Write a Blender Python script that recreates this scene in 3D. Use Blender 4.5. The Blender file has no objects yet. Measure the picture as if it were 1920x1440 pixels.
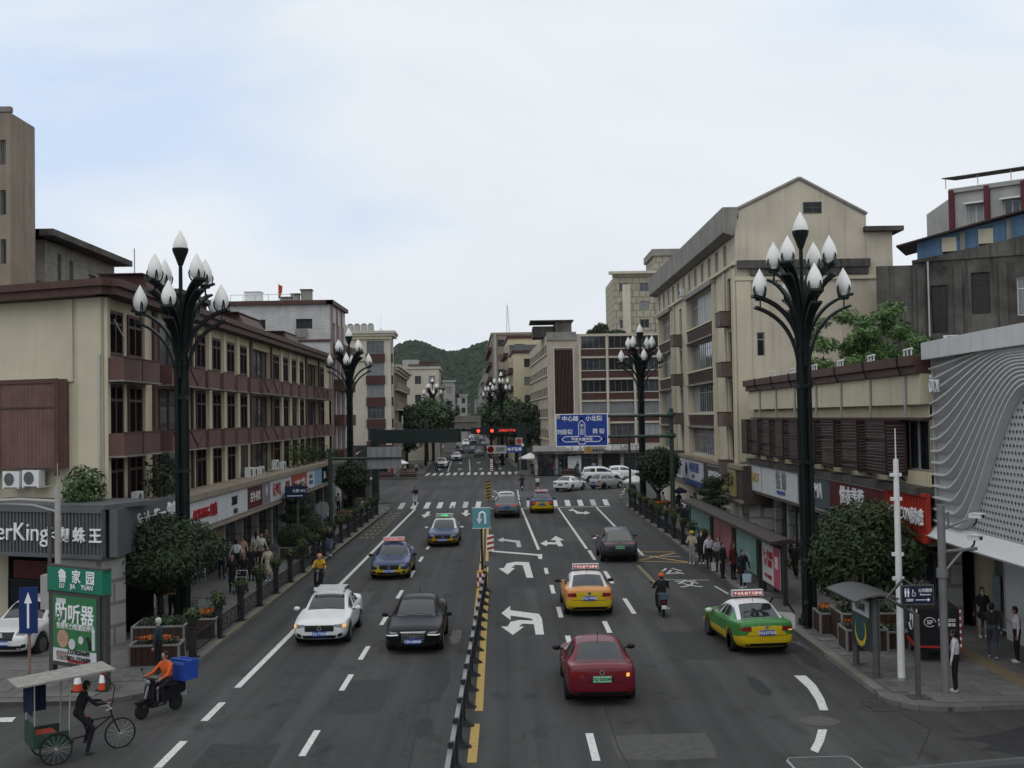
import bpy, bmesh, math, random
from mathutils import Vector, Matrix
from mathutils.bvhtree import BVHTree
R = math.radians
random.seed(7)
S = bpy.context.scene
col = S.collection

# ------------------------------------------------------------------ camera
F_PX, CAM_H, PITCH, YAW, ROLL = 2127.4, 7.95, .02901, .00479, -.01707
cd = bpy.data.cameras.new('camera'); cam = bpy.data.objects.new('camera', cd); col.objects.link(cam)
cd.sensor_width = 36.0; cd.lens = 36.0 * F_PX / 1920.0
cd.clip_start = .1; cd.clip_end = 6000
cam.matrix_world = (Matrix.Translation((0, 0, CAM_H)) @ Matrix.Rotation(-YAW, 4, 'Z')
                    @ Matrix.Rotation(math.pi / 2 + PITCH, 4, 'X') @ Matrix.Rotation(ROLL, 4, 'Z'))
S.camera = cam

# ------------------------------------------------------------------ sky, sun, exposure
SUN_EL, SUN_AZ = R(62), R(200)          # soft light from high up, behind the camera to the left
w = bpy.data.worlds.new('World'); S.world = w; w.use_nodes = True
nt = w.node_tree; N = nt.nodes; LK = nt.links
bg = N['Background']; bg.inputs['Strength'].default_value = .1
sky = N.new('ShaderNodeTexSky'); sky.sky_type = 'NISHITA'; sky.sun_disc = False
sky.sun_elevation = SUN_EL; sky.sun_rotation = SUN_AZ; sky.air_density = 1.3; sky.dust_density = 2.0; sky.ozone_density = 1.5
tc = N.new('ShaderNodeTexCoord')
mp = N.new('ShaderNodeMapping'); mp.inputs['Scale'].default_value = (1.0, 1.0, 3.2); mp.inputs['Location'].default_value = (5.3, 1.1, 2.2)
LK.new(tc.outputs['Generated'], mp.inputs['Vector'])
n1 = N.new('ShaderNodeTexNoise'); n1.inputs['Scale'].default_value = 1.5; n1.inputs['Detail'].default_value = 7; n1.inputs['Roughness'].default_value = .55; n1.inputs['Distortion'].default_value = .6
LK.new(mp.outputs[0], n1.inputs['Vector'])
rp = N.new('ShaderNodeValToRGB'); rp.color_ramp.elements[0].position = .34; rp.color_ramp.elements[0].color = (.88, .88, .88, 1)
rp.color_ramp.elements[1].position = .56; rp.color_ramp.elements[1].color = (1, 1, 1, 1)
LK.new(n1.outputs['Fac'], rp.inputs[0])
n2 = N.new('ShaderNodeTexNoise'); n2.inputs['Scale'].default_value = 1.35; n2.inputs['Detail'].default_value = 6; n2.inputs['Roughness'].default_value = .48; n2.inputs['Distortion'].default_value = .5
LK.new(mp.outputs[0], n2.inputs['Vector'])
rc = N.new('ShaderNodeValToRGB'); rc.color_ramp.elements[0].position = .36; rc.color_ramp.elements[0].color = (6.3, 7.6, 9.6, 1)
rc.color_ramp.elements[1].position = .5; rc.color_ramp.elements[1].color = (8.4, 8.85, 9.35, 1)
LK.new(n2.outputs['Fac'], rc.inputs[0])
mx = N.new('ShaderNodeMix'); mx.data_type = 'RGBA'
LK.new(rp.outputs[0], mx.inputs[0]); LK.new(sky.outputs[0], mx.inputs[6]); LK.new(rc.outputs[0], mx.inputs[7])
LK.new(mx.outputs[2], bg.inputs['Color'])
sd = bpy.data.lights.new('sun', 'SUN'); sd.energy = .9; sd.angle = R(70); sd.color = (1, .93, .84)
so = bpy.data.objects.new('sun', sd); col.objects.link(so)
so.rotation_euler = (R(90) - SUN_EL, 0, R(180) - SUN_AZ)
S.view_settings.view_transform = 'Standard'; S.view_settings.look = 'None'
S.view_settings.exposure = 0.0; S.view_settings.gamma = 1.0; S.view_settings.use_curve_mapping = False
S.cycles.use_denoising = True
S.cycles.max_bounces = 5; S.cycles.diffuse_bounces = 3; S.cycles.glossy_bounces = 3; S.cycles.transparent_max_bounces = 8
S.cycles.caustics_reflective = False; S.cycles.caustics_refractive = False
S.render.use_persistent_data = False

# ------------------------------------------------------------------ where a point of the photograph lies in the place
def ray(px, py):
    u = (px - 960) / F_PX; v = -(py - 720) / F_PX
    c, s = math.cos(ROLL), math.sin(ROLL)
    u, v = c * u - s * v, s * u + c * v
    cp, sp = math.cos(PITCH), math.sin(PITCH)
    y, z = cp - v * sp, sp + v * cp
    cy, sy = math.cos(YAW), math.sin(YAW)
    return Vector((u * cy + y * sy, -u * sy + y * cy, z))
def G(px, py, z=0.0):
    r = ray(px, py); t = (z - CAM_H) / r.z
    return Vector((r.x * t, r.y * t, z))
def AX(px, py, X):
    r = ray(px, py); t = X / r.x
    return Vector((X, r.y * t, CAM_H + r.z * t))
def AY(px, py, Y):
    r = ray(px, py); t = Y / r.y
    return Vector((r.x * t, Y, CAM_H + r.z * t))

# ------------------------------------------------------------------ materials
MAT = {}
def _srgb(c):
    return tuple(((x / 12.92) if x <= .04045 else ((x + .055) / 1.055) ** 2.4) for x in c)
def mat(name, color, rough=.6, var=.0, scale=3.0, metal=0.0, spec=.22, bump=0.0, bscale=30.0, streak=0.0, emit=None, coat=0.0, stretch=(1, 1, 1), alpha=1.0, vcol=None):
    """plain principled paint with world-space mottling (var), vertical rain streaks (streak) and fine relief (bump)"""
    if name in MAT: return MAT[name]
    m = bpy.data.materials.new(name); m.use_nodes = True; MAT[name] = m
    t = m.node_tree; b = t.nodes['Principled BSDF']
    b.inputs['Roughness'].default_value = rough; b.inputs['Metallic'].default_value = metal
    b.inputs['Specular IOR Level'].default_value = spec; b.inputs['Coat Weight'].default_value = coat
    b.inputs['Coat Roughness'].default_value = .05
    b.inputs['Base Color'].default_value = (*color, 1)
    if alpha < 1: b.inputs['Alpha'].default_value = alpha
    if emit:
        b.inputs['Emission Color'].default_value = (*emit[:3], 1); b.inputs['Emission Strength'].default_value = emit[3]
    if var or streak or bump:
        g = t.nodes.new('ShaderNodeNewGeometry')
        src = g.outputs['Position']
        fac = None
        if var:
            mpn = t.nodes.new('ShaderNodeMapping'); mpn.inputs['Scale'].default_value = stretch; t.links.new(src, mpn.inputs[0])
            n = t.nodes.new('ShaderNodeTexNoise'); n.inputs['Scale'].default_value = scale; n.inputs['Detail'].default_value = 6; n.inputs['Roughness'].default_value = .65
            t.links.new(mpn.outputs[0], n.inputs['Vector'])
            r = t.nodes.new('ShaderNodeMapRange'); r.inputs['From Min'].default_value = .3; r.inputs['From Max'].default_value = .7
            r.inputs['To Min'].default_value = 1 - var; r.inputs['To Max'].default_value = 1 + var
            t.links.new(n.outputs['Fac'], r.inputs[0]); fac = r.outputs[0]
        if streak:
            mpn = t.nodes.new('ShaderNodeMapping'); mpn.inputs['Scale'].default_value = (1.7, 1.7, .1); t.links.new(src, mpn.inputs[0])
            n = t.nodes.new('ShaderNodeTexNoise'); n.inputs['Scale'].default_value = 1.6; n.inputs['Detail'].default_value = 8; n.inputs['Roughness'].default_value = .75
            t.links.new(mpn.outputs[0], n.inputs['Vector'])
            r = t.nodes.new('ShaderNodeMapRange'); r.inputs['From Min'].default_value = .5; r.inputs['From Max'].default_value = .72
            r.inputs['To Min'].default_value = 1.0; r.inputs['To Max'].default_value = 1 - streak
            t.links.new(n.outputs['Fac'], r.inputs[0])
            if fac is None: fac = r.outputs[0]
            else:
                mm = t.nodes.new('ShaderNodeMath'); mm.operation = 'MULTIPLY'; t.links.new(fac, mm.inputs[0]); t.links.new(r.outputs[0], mm.inputs[1]); fac = mm.outputs[0]
        if fac is not None:
            vm = t.nodes.new('ShaderNodeVectorMath'); vm.operation = 'SCALE'; vm.inputs[0].default_value = color
            t.links.new(fac, vm.inputs['Scale']); t.links.new(vm.outputs[0], b.inputs['Base Color'])
        if bump:
            n = t.nodes.new('ShaderNodeTexNoise'); n.inputs['Scale'].default_value = bscale; n.inputs['Detail'].default_value = 4
            t.links.new(src, n.inputs['Vector'])
            bp = t.nodes.new('ShaderNodeBump'); bp.inputs['Strength'].default_value = bump; bp.inputs['Distance'].default_value = .02
            t.links.new(n.outputs['Fac'], bp.inputs['Height']); t.links.new(bp.outputs[0], b.inputs['Normal'])
    return m
def glass(name, tint=(.03, .035, .04), rough=.06, var=.5, scale=.9):
    return mat(name, tint, rough, var=var, scale=scale, spec=.6)
def rnd(a, b): return random.uniform(a, b)

# ------------------------------------------------------------------ mesh building
class MB:
    def __init__(s): s.v = []; s.f = []; s.m = []
    def add(s, vs, fs, mi=0):
        o = len(s.v); s.v += [tuple(p) for p in vs]; s.f += [tuple(i + o for i in f) for f in fs]; s.m += [mi] * len(fs); return s
    def box(s, x0, x1, y0, y1, z0, z1, mi=0):
        return s.add([(x0, y0, z0), (x1, y0, z0), (x1, y1, z0), (x0, y1, z0), (x0, y0, z1), (x1, y0, z1), (x1, y1, z1), (x0, y1, z1)],
                     [(3, 2, 1, 0), (4, 5, 6, 7), (0, 1, 5, 4), (1, 2, 6, 5), (2, 3, 7, 6), (3, 0, 4, 7)], mi)
    def obox(s, o, u, v, w_, mi=0):
        """box from corner o with edge vectors u, v, w (right handed)"""
        o, u, v, w_ = Vector(o), Vector(u), Vector(v), Vector(w_)
        return s.add([o, o + u, o + u + v, o + v, o + w_, o + u + w_, o + u + v + w_, o + v + w_],
                     [(3, 2, 1, 0), (4, 5, 6, 7), (0, 1, 5, 4), (1, 2, 6, 5), (2, 3, 7, 6), (3, 0, 4, 7)], mi)
    def tube(s, pts, rad, n=8, mi=0, cap=True, flat=1.0):
        pts = [Vector(p) for p in pts]; rads = rad if isinstance(rad, (list, tuple)) else [rad] * len(pts)
        o = len(s.v); prev = None
        for i, p in enumerate(pts):
            d = (pts[min(i + 1, len(pts) - 1)] - pts[max(i - 1, 0)]).normalized()
            if prev is None:
                a = d.cross(Vector((0, 0, 1))); a = a if a.length > .05 else d.cross(Vector((1, 0, 0)))
            else: a = prev - d * prev.dot(d)
            a.normalize(); prev = a; b = d.cross(a)
            for k in range(n):
                t = 2 * math.pi * k / n
                s.v.append(tuple(p + a * math.cos(t) * rads[i] + b * math.sin(t) * rads[i] * flat))
        for i in range(len(pts) - 1):
            for k in range(n):
                q = o + i * n
                s.f.append((q + k, q + (k + 1) % n, q + n + (k + 1) % n, q + n + k)); s.m.append(mi)
        if cap:
            s.f.append(tuple(o + k for k in reversed(range(n)))); s.m.append(mi)
            q = o + (len(pts) - 1) * n; s.f.append(tuple(q + k for k in range(n))); s.m.append(mi)
        return s
    def lathe(s, prof, n=16, c=(0, 0, 0), mi=0, ax='z'):
        o = len(s.v); c = Vector(c)
        for r, z in prof:
            for k in range(n):
                t = 2 * math.pi * k / n; x, y = r * math.cos(t), r * math.sin(t)
                p = Vector((x, y, z)) if ax == 'z' else (Vector((z, x, y)) if ax == 'x' else Vector((y, z, x)))
                s.v.append(tuple(c + p))
        for i in range(len(prof) - 1):
            for k in range(n):
                q = o + i * n
                s.f.append((q + k, q + (k + 1) % n, q + n + (k + 1) % n, q + n + k)); s.m.append(mi)
        s.f.append(tuple(o + k for k in reversed(range(n)))); s.m.append(mi)
        q = o + (len(prof) - 1) * n; s.f.append(tuple(q + k for k in range(n))); s.m.append(mi)
        return s
    def prism(s, poly, ext, mi=0):
        """poly: list of 3D points in a plane, ext: vector"""
        n = len(poly); e = Vector(ext); a = [Vector(p) for p in poly]
        return s.add(a + [p + e for p in a], [tuple(reversed(range(n))), tuple(range(n, 2 * n))] + [(i, (i + 1) % n, n + (i + 1) % n, n + i) for i in range(n)], mi)
    def quad(s, a, b, c, d, mi=0): return s.add([a, b, c, d], [(0, 1, 2, 3)], mi)
    def ell(s, c, r, n=10, m=6, mi=0, rot=None):
        o = len(s.v); c = Vector(c); r = Vector(r) if isinstance(r, (tuple, list)) else Vector((r, r, r))
        vs = [Vector((0, 0, -1))]
        for i in range(1, m):
            a = math.pi * i / m - math.pi / 2
            for k in range(n):
                t = 2 * math.pi * k / n; vs.append(Vector((math.cos(a) * math.cos(t), math.cos(a) * math.sin(t), math.sin(a))))
        vs.append(Vector((0, 0, 1)))
        for p in vs:
            q = Vector((p.x * r.x, p.y * r.y, p.z * r.z))
            if rot: q = rot @ q
            s.v.append(tuple(c + q))
        for k in range(n): s.f.append((o, o + 1 + (k + 1) % n, o + 1 + k)); s.m.append(mi)
        for i in range(m - 2):
            for k in range(n):
                q = o + 1 + i * n; s.f.append((q + k, q + (k + 1) % n, q + n + (k + 1) % n, q + n + k)); s.m.append(mi)
        q = o + 1 + (m - 2) * n; t = len(s.v) - 1
        for k in range(n): s.f.append((q + k, q + (k + 1) % n, t)); s.m.append(mi)
        return s
    def mesh(s, name, mats, smooth=False):
        me = bpy.data.meshes.new(name); me.from_pydata(s.v, [], s.f)
        for m_ in (mats if isinstance(mats, (list, tuple)) else [mats]): me.materials.append(m_)
        if any(s.m): me.polygons.foreach_set('material_index', s.m)
        if smooth: me.polygons.foreach_set('use_smooth', [True] * len(s.f))
        me.update(); return me
    def build(s, name, mats, parent=None, smooth=False, loc=None, rz=0.0):
        return put(name, s.mesh(name, mats, smooth), parent, loc, rz)
def put(name, me, parent=None, loc=None, rz=0.0):
    o = bpy.data.objects.new(name, me); col.objects.link(o); o.parent = parent
    if loc is not None: o.location = loc
    if rz: o.rotation_euler = (0, 0, rz)
    return o
def tag(o, label=None, cat=None, group=None, kind=None):
    if label: o['label'] = label
    if cat: o['category'] = cat
    if group: o['group'] = group
    if kind: o['kind'] = kind
    return o
def thing(name, label, cat, loc=(0, 0, 0), rz=0.0, group=None):
    o = bpy.data.objects.new(name, None); col.objects.link(o); o.location = loc; o.rotation_euler = (0, 0, rz)
    o.empty_display_size = .2
    return tag(o, label, cat, group)
def clone(o, parent=None, slots=None):
    """copy a thing with its parts and sub-parts; slots: {material name: material} replaced on the copies"""
    c = o.copy(); col.objects.link(c); c.parent = parent
    if slots and c.type == 'MESH':
        for sl in c.material_slots:
            if sl.material and sl.material.name in slots:
                n = slots[sl.material.name]; sl.link = 'OBJECT'; sl.material = n
    for ch in o.children: clone(ch, c, slots)
    return c
def frame_at(loc, u):
    """matrix with local x along u (horizontal), local y pointing into the wall (left of u turned), z up"""
    u = Vector((u[0], u[1], 0)).normalized(); y = Vector((-u.y, u.x, 0))
    return Matrix(((u.x, y.x, 0, loc[0]), (u.y, y.y, 0, loc[1]), (0, 0, 1, loc[2]), (0, 0, 0, 1)))

# ------------------------------------------------------------------ lettering
_TXT = {}
def text_mesh(body, size, bold=.012, depth=.01, font_w=1.0):
    k = (body, round(size, 3), bold, depth, font_w)
    if k in _TXT: return _TXT[k]
    cu = bpy.data.curves.new('lettering', 'FONT'); cu.body = body; cu.size = size; cu.align_x = 'CENTER'; cu.align_y = 'CENTER'
    cu.extrude = depth / 2; cu.offset = min(bold, .018) * size; cu.resolution_u = 2; cu.space_line = 1.0
    ob = bpy.data.objects.new('lettering', cu)
    me = bpy.data.meshes.new_from_object(ob)
    bpy.data.objects.remove(ob); bpy.data.curves.remove(cu)
    xs = [v.co.x for v in me.vertices] or [0]; ys = [v.co.y for v in me.vertices] or [0]
    cx, cy = (min(xs) + max(xs)) / 2, (min(ys) + max(ys)) / 2
    for v in me.vertices: v.co.x = (v.co.x - cx) * font_w; v.co.y -= cy
    me.name = 'lettering'; me.materials.clear(); _TXT[k] = me
    return me
def lettering(body, size, m, parent, loc, u=(1, 0), bold=.012, depth=.012, font_w=1.0, tilt=0.0, name='lettering'):
    """upright lettering reading along u; the reader stands on the right-hand side of u (u=(1,0): reader at -y)"""
    me = text_mesh(body, size, bold, depth, font_w).copy(); me.materials.append(m)
    o = bpy.data.objects.new(name, me); col.objects.link(o); o.parent = parent
    o.matrix_local = Matrix.Translation(loc) @ Matrix.Rotation(math.atan2(u[1], u[0]), 4, 'Z') @ Matrix.Rotation(math.pi / 2 + tilt, 4, 'X')
    return o

# ------------------------------------------------------------------ ground, road, pavements
def asphalt_mat():
    m = bpy.data.materials.new('asphalt'); m.use_nodes = True; t = m.node_tree; b = t.nodes['Principled BSDF']; L = t.links; MAT['asphalt'] = m
    b.inputs['Roughness'].default_value = .82; b.inputs['Specular IOR Level'].default_value = .15
    g = t.nodes.new('ShaderNodeNewGeometry')
    def noise(scale, sc=(1, 1, 1), det=5, rough=.6):
        mpn = t.nodes.new('ShaderNodeMapping'); mpn.inputs['Scale'].default_value = sc; L.new(g.outputs['Position'], mpn.inputs[0])
        n = t.nodes.new('ShaderNodeTexNoise'); n.inputs['Scale'].default_value = scale; n.inputs['Detail'].default_value = det; n.inputs['Roughness'].default_value = rough
        L.new(mpn.outputs[0], n.inputs['Vector']); return n.outputs['Fac']
    def rng(src, a, b_, c, d):
        r = t.nodes.new('ShaderNodeMapRange'); r.inputs[1].default_value = a; r.inputs[2].default_value = b_; r.inputs[3].default_value = c; r.inputs[4].default_value = d
        L.new(src, r.inputs[0]); return r.outputs[0]
    def mul(a, b_):
        k = t.nodes.new('ShaderNodeMath'); k.operation = 'MULTIPLY'; L.new(a, k.inputs[0]); L.new(b_, k.inputs[1]); return k.outputs[0]
    broad = rng(noise(.16, (1.6, .35, 1)), .3, .7, .74, 1.24)          # lanes worn along the street
    fine = rng(noise(60), .3, .7, .82, 1.2)                           # stone grain
    grit = rng(noise(9, det=8, rough=.8), .3, .7, .93, 1.07)
    stain = rng(noise(.8, (1, .6, 1), 4), .58, .72, 1.0, .6)          # oil and patch stains
    crk = t.nodes.new('ShaderNodeTexVoronoi'); crk.feature = 'DISTANCE_TO_EDGE'; crk.inputs['Scale'].default_value = .11
    wv = t.nodes.new('ShaderNodeTexNoise'); wv.inputs['Scale'].default_value = .9; wv.inputs['Detail'].default_value = 4; L.new(g.outputs['Position'], wv.inputs['Vector'])
    ad = t.nodes.new('ShaderNodeVectorMath'); ad.operation = 'MULTIPLY_ADD'; L.new(wv.outputs['Color'], ad.inputs[0]); ad.inputs[1].default_value = (2.2, 2.2, 0); L.new(g.outputs['Position'], ad.inputs[2])
    L.new(ad.outputs[0], crk.inputs['Vector'])
    crack = rng(crk.outputs['Distance'], .0, .0028, .62, 1.0)
    track = rng(noise(1.0, (1.1, .015, 1), 3), .35, .65, .74, 1.2)   # wheel tracks
    f = mul(mul(mul(mul(broad, fine), track), mul(grit, stain)), crack)
    vm = t.nodes.new('ShaderNodeVectorMath'); vm.operation = 'SCALE'; vm.inputs[0].default_value = (.054, .0535, .052); L.new(f, vm.inputs['Scale']); L.new(vm.outputs[0], b.inputs['Base Color'])
    bp = t.nodes.new('ShaderNodeBump'); bp.inputs['Strength'].default_value = .35; bp.inputs['Distance'].default_value = .01; L.new(noise(90), bp.inputs['Height']); L.new(bp.outputs[0], b.inputs['Normal'])
    return m
def rand_mat(name, color, rough, amount, var=.15, scale=4.0, bump=.15):
    """stone whose brightness differs a little from piece to piece"""
    m = mat(name, color, rough, var=var, scale=scale, bump=bump, bscale=40); t = m.node_tree
    oi = t.nodes.new('ShaderNodeObjectInfo'); r = t.nodes.new('ShaderNodeMapRange'); r.inputs[3].default_value = 1 - amount; r.inputs[4].default_value = 1 + amount
    t.links.new(oi.outputs['Random'], r.inputs[0])
    vm = [n for n in t.nodes if n.type == 'VECT_MATH'][0]; sv = vm.inputs['Scale'].links[0].from_socket
    k = t.nodes.new('ShaderNodeMath'); k.operation = 'MULTIPLY'; t.links.new(sv, k.inputs[0]); t.links.new(r.outputs[0], k.inputs[1]); t.links.new(k.outputs[0], vm.inputs['Scale'])
    return m
M_asph = asphalt_mat()
def paver_mat():
    m = mat('pavement_paver', (.115, .113, .108), .8, var=.28, scale=.5, bump=.2, bscale=25); t = m.node_tree
    g = t.nodes.new('ShaderNodeNewGeometry'); br = t.nodes.new('ShaderNodeTexBrick'); br.inputs['Scale'].default_value = 1.0
    br.inputs['Brick Width'].default_value = .8; br.inputs['Row Height'].default_value = .6; br.inputs['Mortar Size'].default_value = .012
    br.inputs['Color1'].default_value = (.92, .92, .92, 1); br.inputs['Color2'].default_value = (1.08, 1.06, 1.04, 1); br.inputs['Mortar'].default_value = (.45, .45, .45, 1)
    t.links.new(g.outputs['Position'], br.inputs['Vector'])
    vm = [n for n in t.nodes if n.type == 'VECT_MATH'][0]
    k = t.nodes.new('ShaderNodeVectorMath'); k.operation = 'MULTIPLY'; t.links.new(vm.outputs[0], k.inputs[0]); t.links.new(br.outputs['Color'], k.inputs[1])
    t.links.new(k.outputs[0], t.nodes['Principled BSDF'].inputs['Base Color']); return m
M_pave = paver_mat()
M_slab = rand_mat('paving_stone', (.125, .122, .116), .78, .13)
M_kerb = rand_mat('kerb_stone', (.15, .148, .14), .8, .14)
M_white = mat('road_paint_white', (.54, .54, .52), .7, var=.3, scale=9, bump=.1)
M_whiteworn = mat('road_paint_worn', (.40, .40, .39), .75, var=.38, scale=10)
M_yell = mat('road_paint_yellow', (.42, .29, .09), .75, var=.25, scale=8)
M_yellworn = mat('road_paint_yellow_worn', (.17, .145, .085), .8, var=.4, scale=9)

gm = MB().quad((-900, -100, -.06), (900, -100, -.06), (900, 2100, -.06), (-900, 2100, -.06)).build('ground', mat('bare_ground', (.07, .075, .06), .9, var=.3, scale=.02))
tag(gm, 'flat ground under the town', 'ground', kind='structure')
FAR0 = 157.0
def farc(Y): return -5.3 - (Y - FAR0) * .0365            # centre line of the street beyond the crossing
rm = MB()
def strip(poly, z=0.0): rm.add([(x, y, z) for x, y in poly], [tuple(range(len(poly)))])
strip([(-80, -20), (80, -20), (80, 31.5), (80, 32.2), (10.6, 32.2), (10.6, 108), (90, 108), (90, 153), (4, 153), (farc(700) + 7, 700), (farc(700) - 7, 700), (-14.5, 153), (-90, 153), (-90, 108), (-10.9, 108), (-10.9, 38), (-10.9, 34.6), (-80, 34.6)])
road = tag(rm.build('road', M_asph), 'dark asphalt street running away from the viewer', 'road', kind='structure')

def paving(name, poly, label, z=.13):
    n = len(poly); mb = MB(); mb.add([(x, y, z) for x, y in poly] + [(x, y, -.05) for x, y in poly], [tuple(range(n))] + [((i + 1) % n, i, n + i, n + (i + 1) % n) for i in range(n)])
    return tag(mb.build(name, M_pave), label, 'pavement', kind='structure')
def arc(cx, cy, r, a0, a1, n=8): return [(cx + r * math.cos(R(a0 + (a1 - a0) * i / n)), cy + r * math.sin(R(a0 + (a1 - a0) * i / n))) for i in range(n + 1)]
# left block, right block, far corners
KL, KR = -10.32, 10.2
pl = paving('pavement_left', [(-60, 32.4), (-12.4, 32.4)] + arc(-12.4, 34.6, 2.2, -80, -6, 6) + [(KL, 36), (KL - .3, 98)] + arc(KL - 6.3, 99, 6, 0, 90, 8) + [(-60, 105)], 'grey paved walkway on the left side of the street')
pr = paving('pavement_right', [(60, 30.3), (60, 105)] + arc(KR + 6.3, 99, 6, 90, 180, 8) + [(KR, 60), (KR, 32)] + arc(KR + 1.4, 31.5, 1.5, 185, 265, 5) + [(14, 30.15)], 'grey paved walkway on the right side of the street')
pfl = paving('pavement_far_left', [(-60, 156), (-21, 156)] + arc(-20, 165, 8, -90, -5, 8) + [(farc(700) - 6.6, 700), (-60, 700)], 'paved corner beyond the crossing on the left')
pfr = paving('pavement_far_right', [(60, 150), (60, 700), (farc(700) + 6.6, 700), (1.6, 163)] + arc(9.0, 160, 7.6, 180, 262, 8), 'paved corner beyond the crossing on the right')

# single slabs close to the viewer
slab = MB(); slab.box(-.39, .39, -.29, .29, 0, .02); slab_me = slab.mesh('paving_slab', M_slab)
def slabs(parent, x0, x1, y0, y1, skip):
    j = 0; y = y0
    while y < y1:
        x = x0 + (.4 if j % 2 else 0)
        while x < x1:
            if not skip(x, y):
                o = put('paving_slab', slab_me, parent, (x, y, .128 + rnd(0, .008))); o.rotation_euler = (rnd(-.006, .006), rnd(-.006, .006), rnd(-.006, .006))
            x += .8
        y += .6; j += 1
slabs(pr, 10.95, 17.0, 30.75, 42.5, lambda x, y: x < 10.9 or (x < 11.3 and y < 31.2))
slabs(pl, -15.6, -10.9, 33.2, 45.5, lambda x, y: (x > -11.6 and y < 35) or x > -10.75)
ks = MB(); ks.box(-.14, .14, -.485, .485, 0, .152); ks_me = ks.mesh('kerb_stone', M_kerb)
for y in range(32, 99): put('kerb_stone', ks_me, pr, (KR + .1, y + .5, 0))
for y in range(37, 98): put('kerb_stone', ks_me, pl, (KL - .1 - (y - 37) * .005, y + .5, 0))
for i, (x, y) in enumerate(arc(KR + 6.3, 99, 6.1, 96, 180, 10)): put('kerb_stone', ks_me, pr, (x, y, 0), R(96 + 84 * i / 10))
for i, (x, y) in enumerate(arc(KL - 6.3, 99, 6.1, 0, 84, 10)): put('kerb_stone', ks_me, pl, (x, y, 0), R(84 * i / 10))
for i, (x, y) in enumerate(arc(9.0, 160, 7.7, 180, 262, 12)): put('kerb_stone', ks_me, pfr, (x, y, 0), R(180 + 82 * i / 12))
for i, (x, y) in enumerate(arc(-20, 165, 8.1, -90, -5, 12)): put('kerb_stone', ks_me, pfl, (x, y, 0), R(-90 + 85 * i / 12))
# yellow edge along the kerb, tactile strip, gully grate
MB().box(KR - .02, KR + .06, 33, 39.6, .1525, .156).build('yellow_kerb_line', M_yellworn, pr)
MB().box(KR - .02, KR + .06, 50, 98, .1525, .156).build('yellow_kerb_line', M_yellworn, pr)
MB().box(KL - .14, KL + .0, 40, 98, .1525, .156).build('yellow_kerb_line', M_yellworn, pl)
MB().box(14.3, 14.9, 31.2, 60, .15, .158).build('tactile_strip', mat('tactile_tile', (.16, .13, .08), .8, var=.3, scale=6), pr)
gr = MB()
for i in range(6): gr.box(9.62 + i * .1, 9.68 + i * .1, 30.3, 31.2, .002, .02)
gr.box(9.55, 10.25, 30.2, 30.3, .002, .022).box(9.55, 10.25, 31.2, 31.3, .002, .022); gr.build('gully_grate', mat('cast_iron', (.05, .05, .05), .7, var=.3, scale=10), road)

# painted markings, each its own piece
Z1 = .006
def paint(name, pts, m=None, z=Z1):
    return MB().add([(p[0], p[1], z) for p in pts], [tuple(range(len(pts)))] if area2(pts) > 0 else [tuple(reversed(range(len(pts))))]).build(name, m or M_white, road)
def area2(p): return sum(p[i][0] * p[(i + 1) % len(p)][1] - p[(i + 1) % len(p)][0] * p[i][1] for i in range(len(p)))
def rect(name, x0, y0, x1, y1, wd=.15, m=None):
    d = Vector((x1 - x0, y1 - y0)).normalized() * (wd / 2); n = (-d.y, d.x)
    return paint(name, [(x0 + n[0], y0 + n[1]), (x0 - n[0], y0 - n[1]), (x1 - n[0], y1 - n[1]), (x1 + n[0], y1 + n[1])], m)
rect('lane_line', -8.2, 34.2, -8.22, 100, .2)
for a, b in ((1317, 1352), (1390, 1440)): 
    p, q = G(430 - (a - 1317) * 1.18, a), G(430 - (b - 1317) * 1.18, b); rect('lane_dash', -8.2, q.y, -8.2, p.y, .2)
for a, b in ((1370, 1418), (1265, 1295), (1212, 1237), (1155, 1172), (1107, 1122), (1070, 1083), (1044, 1053), (1022, 1030), (962, 966), (949, 953)):
    xx = 573 + (1394 - (a + b) / 2) * .627; p, q = G(xx, a), G(xx, b); rect('lane_dash', -5.0, q.y, -5.0, p.y, .17)
for x, a, b, X in ((1110, 1375, 1427, 1.92), (1070, 1192, 1218, 2.05), (1049, 1138, 1158, 2.0), (1035, 1097, 1113, 1.95), (1023, 1065, 1076, 1.88), (1131, 1165, 1187, 3.62), (1181, 1122, 1151, 4.95), (1141, 1071, 1094, 4.85), (1109, 1032, 1050, 4.7)):
    p, q = G(x, a), G(x, b); rect('lane_dash', X, q.y, X, p.y, .19)
rect('lane_line', 1.75, 68, 1.12, 98.5, .17); rect('lane_line', 4.62, 68, 4.3, 98.5, .17); rect('lane_line', 7.55, 64, 7.6, 98.5, .17)
rect('lane_line', 7.6, 64.0, 9.5, 63.6, .12)
rect('stop_line', -1.6, 99.0, 8.9, 99.3, .35)
rect('waiting_line', 1.05, 101, -1.6, 123, .15, M_whiteworn); rect('waiting_line', 1.0, 101, 1.0, 124, .15, M_whiteworn); rect('waiting_line', -1.8, 123.8, 1.0, 123.8, .15, M_whiteworn)
rect('median_line', -.95, 26.4, -.95, 29.7, .22, M_yell); rect('median_line', -.9, 31, -1.08, 52, .22, M_yell); rect('median_line', -1.3, 38, -1.55, 62, .18, M_yell)
rect('median_line', -1.15, 54.5, -1.2, 57, .2, M_yell); rect('median_line', -1.2, 58.5, -1.22, 60.5, .2, M_yell); rect('median_line', -1.25, 63, -1.8, 99, .16, M_yell); rect('median_line', -1.55, 63, -2.15, 99, .16, M_yell)
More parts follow.
